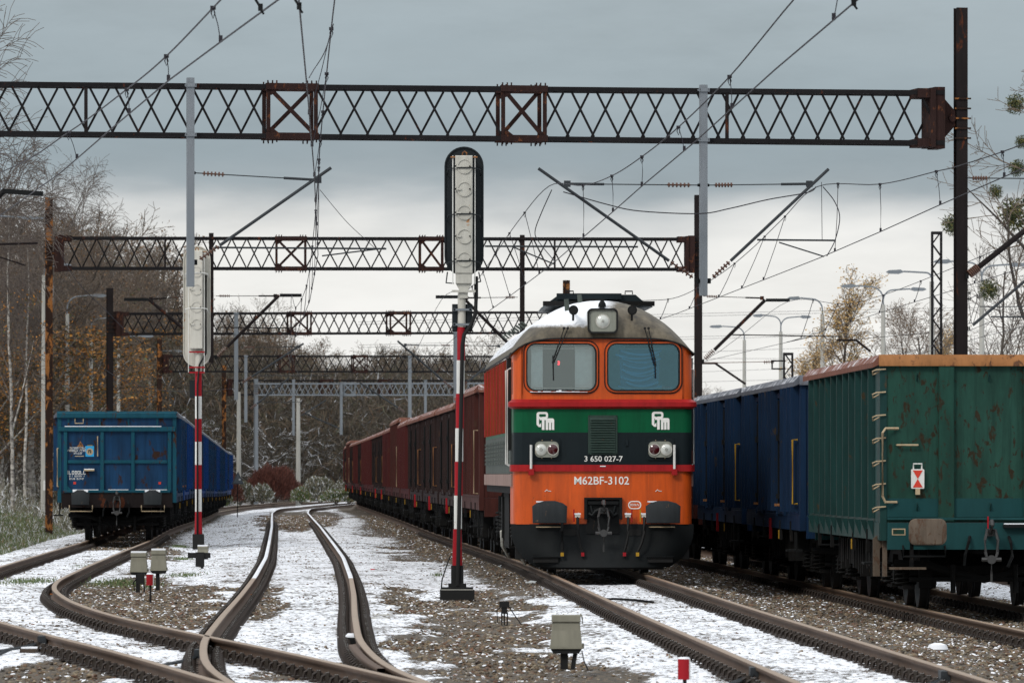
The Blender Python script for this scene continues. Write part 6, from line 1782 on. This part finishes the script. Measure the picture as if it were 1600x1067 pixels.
# plates on poles, bits lying about
b = MB(); p = P(73.5, 758, 269); b.bb(p.x - .14, p.x + .10, 268.75, 268.8, p.z - .21, p.z + .21); o = b.build('number_plate', M['white']); tag(o, 'white plate on the nearest left lamp post', 'plate')
b = MB(); o0 = P(590, 948, 80); b.bb(-.16, .17, -1.1, 1.0, -.03, .05); o = b.build('concrete_slab', M['concrete']); o.location = (o0.x, o0.y, -.21); tag(o, 'flat concrete slab lying right of the middle track', 'slab')
b = MB(); b.bb(-.45, .4, -.12, .12, 0, .10); b.bb(-.44, .39, -.11, .11, .10, .115, 1); o = b.build('timber_baulk', [M['wood'], M['snowcap']]); p = P(120, 1003, 65); o.location = (p.x, 63.5, -.22); o.rotation_euler = (0, 0, -.3); tag(o, 'dark timber baulk lying in the snow between the left rails', 'timber')
b = MB(); b.bb(-.07, .07, -.5, .5, 0, .12); b.bb(-.065, .065, -.5, .49, .12, .14, 1); o = b.build('point_rod_box', [M['black'], M['snowcap']]); o.location = (-1.66, 66.8, -.20); tag(o, 'dark block with a snowy top on the left of the middle right rail', 'block')
for lab, x, yy, Y, w_ in (('crushed clear plastic bottle beside the plough of the locomotive', 833, 911, 97, .11), ('white plastic bottle lying near the locomotive track', 786, 886, 115, .09)):
    b = MB(); b.lathe((0, 0, 0), [(.01, -w_ * 1.2), (.02, -w_ * 1.1), (.02, -w_ * .8), (.042, -w_ * .5), (.045, w_), (.03, w_ * 1.1)], 10, 'x'); o = b.build('plastic_bottle', plain('bottle ' + lab[:5], (.62, .66, .68), .25)); o.location = P(x, yy, 1.78 * F / (yy - HZ)); o.rotation_euler = (0, .12, .3); tag(o, lab, 'bottle')
b = MB()
b.lathe((0, 0, 0), [(.09, 0), (.12, .03), (.10, .08), (.04, .10)], 10, 'z'); o = b.build('snow_lump', M['snowcap']); o.location = P(1465, 1018, 1.98 * F / (1018 - HZ)); tag(o, 'white icy lump on the gravel near the lower right corner', 'ice lump')
b = MB(); b.path([(-.5, 0, 0), (-.3, .1, .03), (0, .05, .05), (.3, .1, .03), (.55, .2, .0)], .018, 5); o = b.build('cable', M['gasket']); o.location = P(960, 926, 88.5); o.location.z = -.16; tag(o, 'black cable lying across the track in front of the locomotive', 'cable')
# rail joint bonds (cables at the joints)
for lab, key, off, Y in (('bond cable loops at the rail joint above the red and white marker', 'A', -.75, 54.0), ('bond cable at the joint of the right rail near the lower right', 'A', .75, 53.0), ('bond cable at the crossing of the left tracks', 'C', -.75, 59.5), ('bond cable on the left rail near the lower left corner', 'D', -.75, 64.5)):
    f, zf = TRACKS[key]; x = f(Y) + off; b = MB()
    for q_ in range(3): b.path([(0.03 - .0, -.2, -.06), (-.10 - .03 * q_, -.6, -.11), (-.24 - .04 * q_, -1.2 - .3 * q_, -.12), (-.34, -2.0 - .3 * q_, -.17)], .013, 5)
    b.bb(-.045, .045, -.35, .0, -.09, -.012)
    o = b.build('rail_bond', M['tubesteel']); o.location = (x - .03, Y, 0); tag(o, lab, 'cable')
for lab, x, yy in (('orange fallen leaf on the curved left rail', 78, 929), ('orange scrap beside the left rail of the middle track', 390, 930), ('tiny red scrap in the snow right of the middle track', 582, 890)):
    Yk = 1.76 * F / (yy - HZ); b = MB(); b.prism([(-.035, 0), (0, .02), (.04, 0), (0, -.018)], 0, .02, 0, 'z'); o = b.build('litter', plain('litter ' + lab[:6], (.55, .17, .02) if 'red' not in lab else (.5, .02, .03), .6)); o.location = P(x, yy, Yk); tag(o, lab, 'litter')
# ---------------------------------------------------------------- trees
def tubes_np(P0, P1, R0, R1, n=3):
    P0 = np.array(P0, float); P1 = np.array(P1, float); R0 = np.array(R0, float)[:, None, None]; R1 = np.array(R1, float)[:, None, None]
    d = P1 - P0; d /= np.maximum(np.linalg.norm(d, axis=1, keepdims=True), 1e-9)
    ref = np.where(np.abs(d[:, 2:3]) > .9, np.array([[1., 0, 0]]), np.array([[0, 0, 1.]]))
    u_ = np.cross(d, ref); u_ /= np.linalg.norm(u_, axis=1, keepdims=True); v_ = np.cross(d, u_)
    a = np.arange(n) * 2 * np.pi / n
    ring = np.cos(a)[None, :, None] * u_[:, None, :] + np.sin(a)[None, :, None] * v_[:, None, :]
    V = np.concatenate([P0[:, None, :] + ring * R0, P1[:, None, :] + ring * R1], 1).reshape(-1, 3)
    m = len(P0); k = np.arange(n); k2 = (k + 1) % n
    base = (np.arange(m) * 2 * n)[:, None]
    Fc = np.stack([base + k, base + k2, base + n + k2, base + n + k], -1).reshape(-1, 4)
    return V, Fc
class TreeGen:
    def __init__(s, seed): s.r = random.Random(seed); s.T = [[], [], [], []]; s.B = [[], [], [], []]; s.tips = []
    def seg(s, a, b, ra, rb, trunk):
        q = s.T if trunk else s.B
        q[0].append(tuple(a)); q[1].append(tuple(b)); q[2].append(ra); q[3].append(rb)
    def branch(s, p, d, length, rad, lev, maxlev, o):
        r = s.r; n = max(2, int(length / o['step'][min(lev, 3)])); st = length / n
        d = d.normalized(); pts = []
        for i in range(n):
            j = o['wig'] * (1 + .4 * lev)
            d = (d + Vector((r.gauss(0, j), r.gauss(0, j), r.gauss(0, j)))).normalized()
            up = o['up'][min(lev, 4)]
            d = (d + Vector((0, 0, up * (1 if up > 0 else (i / n + .3))))).normalized()
            q = p + d * st; ra = rad * (1 - .85 * i / n) if lev else rad * (1 - .75 * i / n); rb = rad * (1 - .85 * (i + 1) / n) if lev else rad * (1 - .75 * (i + 1) / n)
            s.seg(p, q, max(ra, o['rmin']), max(rb, o['rmin']), lev == 0 or (lev == 1 and rad > o.get('trunkr', .1)))
            pts.append((p, q, d, max(ra, o['rmin']), (i + .5) / n)); p = q
        if lev >= maxlev: s.tips.append((p, d)); 
        if lev < maxlev:
            k = o['kids'][lev]
            for i in range(k):
                t = o['t0'][min(lev, 3)] + (1 - o['t0'][min(lev, 3)]) * (i + r.random()) / k
                idx = min(n - 1, int(t * n)); a, b, dd, rr, tt = pts[idx]
                pos = a.lerp(b, r.random())
                ang = math.radians(r.uniform(*o['ang'][min(lev, 3)])); az = r.uniform(0, 2 * math.pi)
                x = dd.orthogonal().normalized(); y = dd.cross(x)
                nd = dd * math.cos(ang) + (x * math.cos(az) + y * math.sin(az)) * math.sin(ang)
                L_ = length * r.uniform(*o['len'][min(lev, 3)]) * (1.1 - o.get('taper', .55) * tt)
                s.branch(pos, nd, L_, rr * r.uniform(.45, .68), lev + 1, maxlev, o)
        if lev >= 2:
            for (a, b, dd, rr, tt) in pts: s.tips.append((b, dd))
def tree_meshes(seed, height, o, barkmat, twigmat, leaf=None):
    g = TreeGen(seed); g.branch(Vector((0, 0, -.3)), Vector((o.get('lean', 0), 0, 1)), height, o['rad'], 0, o['lev'], o)
    V, Fc = tubes_np(*g.T, n=6); tm_ = npmesh('trunk', V, Fc, [barkmat], smooth=True)
    V, Fc = tubes_np(*g.B, n=3); cm = npmesh('crown', V, Fc, [twigmat])
    lm_ = None
    if leaf:
        rg = np.random.default_rng(seed); tips = g.tips
        n = leaf['n']; idx = rg.integers(0, len(tips), n)
        pos = np.array([tuple(tips[i][0]) for i in idx]) + rg.normal(0, leaf.get('spread', .12), (n, 3))
        if 'z' in leaf: keep = pos[:, 2] > leaf['z'][0] * height; keep &= pos[:, 2] < leaf['z'][1] * height; pos = pos[keep]; n = len(pos)
        sz = rg.uniform(*leaf['size'], n)[:, None]
        a = rg.normal(0, 1, (n, 3)); a /= np.linalg.norm(a, axis=1, keepdims=True); b = np.cross(a, rg.normal(0, 1, (n, 3))); b /= np.linalg.norm(b, axis=1, keepdims=True)
        V = np.stack([pos - a * sz, pos - b * sz * .6, pos + a * sz, pos + b * sz * .6], 1).reshape(-1, 3)
        Fc = np.arange(4 * n).reshape(-1, 4)
        lm_ = npmesh('leaves', V, Fc, [leaf['mat']])
    return tm_, cm, lm_
def leafmat(name, stops):
    m, t, b = newmat(name); g = N(t, 'ShaderNodeNewGeometry')
    L(t, ramp(t, g.outputs['Random Per Island'], stops), b.inputs['Base Color']); b.inputs['Roughness'].default_value = .8
    b.inputs['Transmission Weight'].default_value = 0; return m
def barkm(name, a, c, snow=None, scale=(4, 4, 1)):
    m, t, b = newmat(name); v = coords(t, False); n = noise(t, mapping(t, v, scale), 2, 5, .65)
    col = ramp(t, n, [(.35, a), (.62, c)])
    if snow:
        col = mixc(t, snowmask(t, v, snow[0], snow[0] + .25, snow[1], snow[2]), col, SNOW)
    L(t, col, b.inputs['Base Color']); b.inputs['Roughness'].default_value = .9; return m
bk_dark = barkm('dark bark', (.030, .024, .020), (.075, .06, .048))
bk_birch = barkm('birch bark', (.06, .05, .045), (.50, .47, .42), scale=(2, 2, 3))
tw_dark = barkm('dark twigs', (.055, .044, .036), (.125, .098, .078))
tw_brown = barkm('brown twigs', (.085, .062, .045), (.18, .135, .10))
tw_birch = barkm('birch twigs', (.06, .045, .038), (.15, .12, .10))
bk_snow = barkm('snowy bark', (.030, .026, .020), (.07, .058, .044), snow=(.55, 1.2, .53))
lf_orange = leafmat('orange leaves', [(0, (.30, .12, .02)), (.35, (.46, .20, .03)), (.5, (.14, .085, .03)), (.75, (.08, .06, .025)), (1, (.07, .075, .02))])
lf_yellow = leafmat('yellow leaves', [(0, (.55, .38, .16)), (.5, (.42, .24, .08)), (1, (.30, .26, .14))])
lf_brown = leafmat('brown leaves', [(0, (.12, .07, .035)), (.5, (.20, .11, .05)), (.8, (.07, .055, .03)), (1, (.09, .10, .04))])
lf_green = leafmat('ivy green', [(0, (.02, .04, .012)), (.5, (.035, .06, .018)), (1, (.05, .07, .03))])
BASE = dict(step=(.8, .5, .35, .25), wig=.05, up=(.03, .05, .05, .04, .04), kids=(16, 9, 6, 3), t0=(.22, .15, .1, .1), ang=((28, 60), (25, 60), (25, 60), (20, 50)), len=((.28, .48), (.35, .65), (.35, .7), (.4, .7)), rmin=.010, rad=.16, lev=3, trunkr=.05)
def O(**k): d = dict(BASE); d.update(k); return d
PR = {}
def mkproto(key, *a, **k): PR[key] = tree_meshes(*a, **k)
mkproto('bareA', 11, 13, O(kids=(20, 10, 6)), bk_dark, tw_dark)
mkproto('bareB', 12, 13, O(kids=(18, 11, 6), ang=((20, 45), (25, 60), (25, 60), (20, 50)), up=(.02, .12, .06, .04)), bk_dark, tw_brown, dict(n=600, size=(.04, .08), mat=lf_brown))
mkproto('bareC', 15, 12, O(kids=(16, 10, 7), rad=.2), bk_dark, tw_brown, dict(n=900, size=(.05, .10), mat=lf_brown))
mkproto('orange', 16, 12, O(kids=(20, 10, 6), ang=((25, 50), (25, 60), (25, 60), (20, 50))), bk_birch, tw_dark, dict(n=6000, size=(.045, .09), mat=lf_orange, z=(.15, .8)))
mkproto('birch', 21, 15, O(kids=(20, 8, 9, 0), t0=(.25, .3, .2, .1), up=(.03, .02, -.10, -.3), len=((.25, .42), (.4, .6), (.5, .8), (.5, .8)), ang=((25, 45), (25, 50), (25, 60), (20, 50)), rad=.10, rmin=.009, wig=.035), bk_birch, tw_birch, dict(n=1500, size=(.04, .08), mat=lf_orange, z=(.1, .7)))
mkproto('birchB', 22, 15, O(kids=(14, 9, 12, 0), t0=(.45, .3, .2, .1), up=(.03, .06, -.16, -.3), len=((.35, .5), (.4, .6), (.6, .9), (.5, .8)), ang=((22, 40), (25, 50), (25, 60), (20, 50)), rad=.10, rmin=.009, wig=.035), bk_birch, tw_birch, dict(n=1200, size=(.04, .08), mat=lf_orange, z=(.1, .55)))
mkproto('snowy', 31, 9, O(kids=(13, 7, 5), rad=.19, wig=.11, ang=((50, 90), (30, 70), (30, 70), (20, 50)), up=(.02, -.01, .0, .0), t0=(.1, .1, .1, .1), len=((.35, .65), (.35, .6), (.3, .6), (.4, .7)), rmin=.016, trunkr=.02), bk_snow, bk_snow)
mkproto('poplar', 44, 12, O(kids=(40, 9, 5), ang=((20, 40), (20, 45), (20, 50), (20, 50)), len=((.16, .30), (.35, .6), (.4, .7), (.4, .7)), up=(.02, .10, .08, .04), rad=.12, rmin=.008), bk_dark, tw_brown, dict(n=6000, size=(.035, .07), mat=lf_yellow))
mkproto('mistle', 53, 17, O(kids=(13, 9, 7), t0=(.35, .25, .15, .1), ang=((35, 60), (30, 65), (25, 60), (20, 50)), len=((.35, .55), (.35, .55), (.3, .55), (.4, .7)), rad=.26, rmin=.012, up=(.01, .03, .03, .03)), bk_dark, tw_brown)
def tree(kind, px, Y, ytop, label, group=None, zb=None, rz=None, wide=1.0, name='bare_tree', cat='tree'):
    tm_, cm, lm_ = PR[kind]
    H0 = PRH[kind]
    x = (px - 800) * Y / F
    zb = float(ground_z(x, Y)) if zb is None else zb
    h = CH + (HZ - ytop) * Y / F - zb; s = h / H0
    rz = rnd.uniform(0, 6.28) if rz is None else rz
    r = empty(name, (x, Y, zb), rz, label, cat, group); r.scale = (s * wide, s * wide, s)
    inst('trunk', tm_, r); inst('crown', cm, r)
    if lm_ is not None: inst('leaves', lm_, r)
    return r
def topz(ms):
    z = 0
    for me in ms[:2]:
        a = np.empty(len(me.vertices) * 3, np.float32); me.vertices.foreach_get('co', a); z = max(z, float(np.percentile(a[2::3], 99.7)))
    return z
PRH = {k: topz(v) for k, v in PR.items()}
print('tree faces', {k: sum(len(m.polygons) for m in v if m) for k, v in PR.items()})
lampY = lambda px: float(np.interp(px, [0, 69, 105, 142, 185, 234, 287, 330], [262, 285, 350, 400, 450, 495, 500, 482]))
# named individuals
tree('birch', 20, 235, 215, 'tall birch with pale trunk at the left edge above the orange leaves', name='birch_tree', rz=.5)
tree('birchB', 112, 405, 250, 'birch with long drooping twigs right of the left edge', name='birch_tree', rz=1.0)
tree('birchB', -85, 150, -20, 'nearest bare tree, only its twigs reach in at the top left corner', rz=2.6, wide=.95)
tree('birchB', 40, 305, 300, 'pale trunked birch behind the rusty mast', name='birch_tree', rz=4.0)
tree('bareA', 130, 440, 330, 'bare dark tree behind the left end of the second gantry', rz=2)
tree('bareA', 175, 510, 375, 'bare tree just right of the drooping birch')
tree('mistle', 1640, 215, 88, 'big bare tree with mistletoe balls at the right edge', name='mistletoe_tree', rz=.6, wide=1.05)
mt = tree('bareA', 1545, 300, 345, 'smaller bare tree left of the mistletoe tree', rz=3.1)
tree('poplar', 1345, 330, 425, 'slim tree with sparse yellow leaves behind the double lamp', name='yellow_leaved_tree', rz=1.77, wide=1.35)
tree('poplar', 1300, 340, 520, 'lower tree with sparse yellow leaves above the blue wagons', name='yellow_leaved_tree', rz=1.7, wide=1.9)
tree('bareB', 1405, 345, 480, 'bare grey tree between the yellow leaved trees and the lattice mast')
tree('poplar', 1440, 350, 515, 'small tree with brownish leaves behind the lattice mast', name='yellow_leaved_tree', rz=3)
# mistletoe balls: things living in the tree
mm = leafmat('mistletoe', [(0, (.02, .032, .010)), (.5, (.045, .06, .018)), (1, (.14, .12, .03))])
def clump(n, R, size, mat, seed, flat=1.0, inner=0):
    rg = np.random.default_rng(seed); a = rg.normal(0, 1, (n, 3)); a /= np.linalg.norm(a, axis=1, keepdims=True)
    pos = a * (R * rg.uniform(.1, 1.15, (n, 1)) ** .8); pos[:, 2] *= flat
    b = rg.normal(0, 1, (n, 3)); b /= np.linalg.norm(b, axis=1, keepdims=True); c = np.cross(a, b); c /= np.linalg.norm(c, axis=1, keepdims=True); s_ = rg.uniform(*size, (n, 1))
    V = np.stack([pos - b * s_, pos - c * s_ * .4, pos + b * s_, pos + c * s_ * .4], 1).reshape(-1, 3)
    return npmesh('leaf_clump', V, np.arange(4 * n).reshape(-1, 4), [mat])
cl = clump(900, .45, (.04, .09), mm, 3)
for i, (px, py, s_) in enumerate(((1586, 163, .75), (1589, 263, .65), (1585, 335, 1.25), (1556, 300, .55), (1488, 352, .8), (1546, 453, .8), (1596, 222, .5))):
    o = inst('mistletoe_ball', cl, None, P(px, py, 214.5), (0, 0, i), (s_, s_, s_)); tag(o, ['round mistletoe ball high in the tree at the right edge', 'yellowish mistletoe ball in the middle of the tree at the right edge', 'largest dark mistletoe ball at the right edge', 'small mistletoe ball left of the largest one', 'mistletoe ball half hidden by the tall rusty mast', 'lowest mistletoe ball, beside the concrete lamp post', 'smallest mistletoe ball at the very right edge'][i], 'mistletoe')
# the wood: individually placed trees
tops = [(-60, 300), (0, 300), (60, 330), (100, 345), (150, 350), (200, 372), (250, 365), (300, 400), (350, 445), (380, 490), (430, 490), (480, 515), (540, 545), (600, 550), (640, 515), (700, 500), (760, 550), (800, 560)]
tx = [a for a, b in tops]; ty = [b for a, b in tops]
G = 'bare trees of the wood behind the yard'
for i in range(74):
    px = -60 + (i * 0.618034 % 1) * 860; Y = lampY(px) + rnd.uniform(50, 110)
    yt = float(np.interp(px, tx, ty)) + rnd.uniform(-8, 75)
    k = rnd.choice(['bareA', 'bareB', 'bareC', 'bareC', 'orange' if px < 260 else 'bareB'])
    reg = 'left of the rusty mast' if px < 76 else 'behind the left blue wagons' if px < 290 else 'between the left signal and the pale portal' if px < 400 else 'behind the lattice portal' if px < 620 else 'seen behind the tall signal and locomotive'
    lab = ('bare brown woodland tree ' + reg) if k != 'orange' else 'autumn tree with orange leaves deep in the wood ' + reg
    G = 'bare woodland trees ' + reg
    tree(k, px, Y, yt, lab, G if k != 'orange' else 'orange leaved woodland trees ' + reg, wide=rnd.uniform(.9, 1.25), name='woodland_tree' if k != 'orange' else 'autumn_tree')
for i in range(22):
    px = -40 + (i * .618034 % 1) * 250; Y = lampY(px) + rnd.uniform(45, 85)
    tree('orange', px, Y, rnd.uniform(370, 510), 'front row autumn tree with orange leaves ' + ('left of the rusty mast' if px < 76 else 'behind the left blue wagons'), 'front row orange trees ' + ('left of the mast' if px < 76 else 'behind the wagons'), wide=rnd.uniform(1, 1.5), name='autumn_tree')
for i, (px, Y, yt) in enumerate(((395, 455, 630), (430, 470, 655), (335, 470, 650), (470, 480, 660), (575, 500, 660), (610, 490, 675), (310, 480, 640), (520, 505, 650), (250, 495, 620), (440, 500, 670))[:8]):
    tree('snowy', px, Y, yt, 'crooked dark tree with snow lying along its branches', 'snow laden trees at the edge of the wood', wide=1.6, name='snowy_tree')
for i, (px, Y, yt) in enumerate(((1110, 560, 598), (1145, 560, 606), (1180, 570, 603), (1580, 380, 440), (1500, 380, 470), (1550, 400, 480))):
    tree('bareB', px, Y, yt, 'small bare tree far behind the right hand train', 'small bare trees far right', wide=1.5)
# ---- undergrowth mass behind and between the trees
def mass(name, label, n, fx, fy, fz, size, mats, seed, stretch=(1, 1, 1), kind='stuff', cat=None):
    rg = np.random.default_rng(seed); px = rg.uniform(*fx, n); Y = rg.uniform(*fy, n); X = (px - 800) * Y / F
    gz = ground_z(X, Y); top = fz(px, Y); hgt = rg.uniform(0, 1, n) ** 1.0 * top
    pos = np.stack([X, Y, gz + hgt], 1)
    a = rg.normal(0, 1, (n, 3)) * np.array(stretch); a /= np.linalg.norm(a, axis=1, keepdims=True); b = np.cross(a, rg.normal(0, 1, (n, 3))); b /= np.linalg.norm(b, axis=1, keepdims=True)
    s_ = rg.uniform(*size, (n, 1))
    return pos, a, b, s_
def blades(name, label, pos, a, b, s_, wid, mat, cat='undergrowth'):
    n = len(pos); V = np.stack([pos - a * s_, pos - b * s_ * wid, pos + a * s_, pos + b * s_ * wid], 1).reshape(-1, 3)
    me = npmesh(name, V, np.arange(4 * n).reshape(-1, 4), [mat]); o = bpy.data.objects.new(name, me); link(o); tag(o, label, cat, None, 'stuff'); return o
und = leafmat('undergrowth', [(0, (.024, .019, .014)), (.35, (.052, .041, .029)), (.6, (.088, .067, .047)), (.75, (.048, .052, .026)), (.87, (.13, .095, .062)), (.96, (.10, .055, .025)), (.985, (.3, .31, .33)), (1, (.45, .46, .48))])
htop = lambda px, Y: (HZ - np.interp(px, [-100, 150, 300, 380, 540, 640, 800, 1000], [500, 520, 555, 575, 590, 580, 590, 640])) * Y / F + 1.9 + (fbm(px * .03, Y * .02, 3, 9) - .5) * 3.0
pos, a, b, s_ = mass('wood_undergrowth', '', 230000, (-90, 820), (472, 575), htop, (.22, .75), None, 5, (1, 1, 1.5))
blades('distant_wood', 'dense brown undergrowth and distant branches filling the wood', pos, a, b, s_, .055, und, 'wood')
pos, a, b, s_ = mass('u', '', 60000, (-90, 135), (330, 430), lambda px, Y: (HZ - 600) * Y / F + 2.0 + (fbm(px * .05, Y * .03, 3, 19) - .5) * 3, (.10, .34), None, 6, (1, 1, 1.6))
blades('thicket', 'brown and green thicket behind the left blue train', pos, a, b, s_, .09, und, 'thicket')
# a wooded bank closing the view low down
bm_, t, b_ = newmat('leaf litter bank'); v = coords(t, False)
L(t, mixc(t, noise(t, v, .6, 6, .7), (.018, .014, .010), (.055, .042, .028)), b_.inputs['Base Color']); b_.inputs['Roughness'].default_value = 1
V = []; xs_ = np.linspace(-75, 6, 90)
for Y, f_ in ((545, 0), (575, .75), (600, 1), (680, 1), (760, 0)):
    for x in xs_: V.append((x, Y, -1 + f_ * (9.0 + 2.2 * (fbm(np.array([x * .12]), np.array([Y * .01]), 4, 3)[0] - .5) * 2) * (1 if x < -2 else .4)))
n = len(xs_); Fc = [(i * n + k, i * n + k + 1, (i + 1) * n + k + 1, (i + 1) * n + k) for i in range(4) for k in range(n - 1)]
o = bpy.data.objects.new('wooded_bank', npmesh('wooded_bank', V, Fc, [bm_], smooth=True)); link(o); tag(o, 'dark wooded bank behind the trees', None, None, 'structure')
# ---- red brown bush and pale snowy shrubs in front of the wood
def bush(px, Y, ybase, ytop, wpx, label, mat, n=5000, leaf=(.05, .12), wid=.18, seed=1, name='bush'):
    k = Y / F; x = (px - 800) * k; R = wpx * k / 2; zb = CH + (HZ - ybase) * k; h = (ybase - ytop) * k
    rg = np.random.default_rng(seed)
    r = empty(name, (x, Y, zb), 0, label, 'bush')
    th = rg.uniform(0, 2 * np.pi, n); ph = rg.uniform(0, 1, n) ** .5; rad = rg.uniform(.35, 1, n) ** .5
    lump = .8 + .4 * fbm(np.cos(th) * 1.5 + 5, ph * 3 + seed, 3, seed)
    X = np.cos(th) * R * rad * np.sqrt(np.clip(1 - (ph * .97) ** 2, 0, 1)) * lump; Yp = np.sin(th) * R * .6 * rad * np.sqrt(np.clip(1 - (ph * .97) ** 2, 0, 1)); Zp = ph * h * rad * lump
    pos = np.stack([X, Yp, Zp], 1); a = pos / R + rg.normal(0, .35, (n, 3)) + np.array([0, 0, .6]); a /= np.linalg.norm(a, axis=1, keepdims=True)
    b = np.cross(a, rg.normal(0, 1, (n, 3))); b /= np.linalg.norm(b, axis=1, keepdims=True); s_ = rg.uniform(*leaf, (n, 1))
    V = np.stack([pos - a * s_, pos - b * s_ * wid, pos + a * s_, pos + b * s_ * wid], 1).reshape(-1, 3)
    inst('twigs', npmesh('twigs', V, np.arange(4 * n).reshape(-1, 4), [mat]), r)
    st = MB()
    for i in range(7): a_ = i * .9; st.tube((.05 * math.cos(a_), .05 * math.sin(a_), -.1), (R * .5 * math.cos(a_), R * .3 * math.sin(a_), h * .6), .03, 4, .012)
    st.build('stems', bk_dark, r)
    return r
redtw = leafmat('red brown twigs', [(0, (.045, .014, .010)), (.5, (.11, .032, .022)), (1, (.17, .06, .04))])
palesh = leafmat('frosted shrub', [(0, (.05, .06, .03)), (.3, (.12, .11, .07)), (.55, (.20, .17, .12)), (.75, (.08, .10, .045)), (.86, (.5, .5, .5)), (1, (.72, .74, .76))])
greenfr = leafmat('frosted weeds', [(0, (.035, .065, .018)), (.35, (.08, .12, .035)), (.6, (.14, .15, .06)), (.80, (.18, .12, .07)), (.90, (.50, .52, .53)), (1, (.75, .77, .80))])
bush(428, 418, 782, 729, 102, 'rounded red brown bush at the foot of the wood', redtw, 14000, (.10, .30), .07, 2)
bush(348, 405, 786, 735, 70, 'dark reddish bush left of the pale portal leg', redtw, 5000, (.10, .28), .07, 3)
for i, (px, yb, yt, w_, mtx) in enumerate(((375, 786, 752, 60, palesh), (410, 784, 757, 42, palesh), (500, 783, 745, 66, palesh), (545, 784, 748, 60, palesh), (580, 784, 755, 50, palesh), (470, 784, 760, 36, greenfr), (525, 784, 764, 60, greenfr), (345, 790, 766, 40, greenfr), (600, 785, 750, 50, palesh))):
    bush(px, 408 - i * .8, yb, yt, w_, '%s frost dusted shrub along the foot of the wood, counted from the portal leg' % ORD[i].capitalize(), mtx, 3500, (.05, .13), .3, 30 + i, 'shrub')
# weeds at the lower left
def weeds(label, n, fx, fy, hh, seed, mat=greenfr, wid=.13, size=(.05, .16)):
    rg = np.random.default_rng(seed); px = rg.uniform(*fx, n); Y = rg.uniform(*fy, n); X = (px - 800) * Y / F
    d = TD(Y); dist = d - 2.6 - X
    keep = dist > 0; X = X[keep]; Y = Y[keep]; px = px[keep]; dist = dist[keep]; n = len(X)
    cl_ = fbm(X * .5, Y * .12, 3, seed); top = hh * np.clip(dist / 4, .12, 1) * np.clip((cl_ - .3) * 2.8, .05, 1.3)
    pos = np.stack([X, Y, ground_z(X, Y) + rg.uniform(0, 1, n) * top], 1)
    a = rg.normal(0, .6, (n, 3)) + np.array([0, 0, 1.]); a /= np.linalg.norm(a, axis=1, keepdims=True); b = np.cross(a, rg.normal(0, 1, (n, 3))); b /= np.linalg.norm(b, axis=1, keepdims=True)
    blades('weeds', label, pos, a, b, rg.uniform(*size, (n, 1)), wid, mat, 'weeds')
weeds('tall green and brown weeds flecked with snow at the lower left', 130000, (-70, 130), (150, 225), 1.35, 3, wid=.10, size=(.03, .10))
weeds('brown frosted scrub behind the rusty mast foot', 70000, (-70, 330), (215, 330), 1.8, 5, palesh, .09, (.05, .18))
def tuft(px, py, wpx, n, seed):
    rg = np.random.default_rng(seed); Y0 = 1.82 * F / (py - HZ); X0 = (px - 800) * Y0 / F; w_ = wpx * Y0 / F
    X = X0 + rg.normal(0, w_ / 2, n); Y = Y0 + rg.normal(0, w_ * 3, n); pos = np.stack([X, Y, ground_z(X, Y) + .02 + rg.uniform(0, .05, n)], 1)
    a = rg.normal(0, .5, (n, 3)) + np.array([0, 0, 1.]); a /= np.linalg.norm(a, axis=1, keepdims=True); b = np.cross(a, rg.normal(0, 1, (n, 3))); b /= np.linalg.norm(b, axis=1, keepdims=True)
    return pos, a, b, rg.uniform(.02, .05, (n, 1))
Q = [tuft(*q) for q in ((190, 916, 60, 900, 1), (290, 900, 30, 250, 2), (40, 915, 50, 600, 3), (282, 858, 14, 350, 4), (285, 875, 16, 250, 5), (150, 890, 30, 200, 6), (683, 900, 10, 80, 7))]
blades('grass_tufts', 'small green grass tufts in the snowy gravel on the left', *[np.concatenate([q[i] for q in Q]) for i in range(4)], .16, leafmat('grass', [(0, (.04, .08, .02)), (.6, (.09, .13, .04)), (1, (.2, .2, .1))]), 'grass')
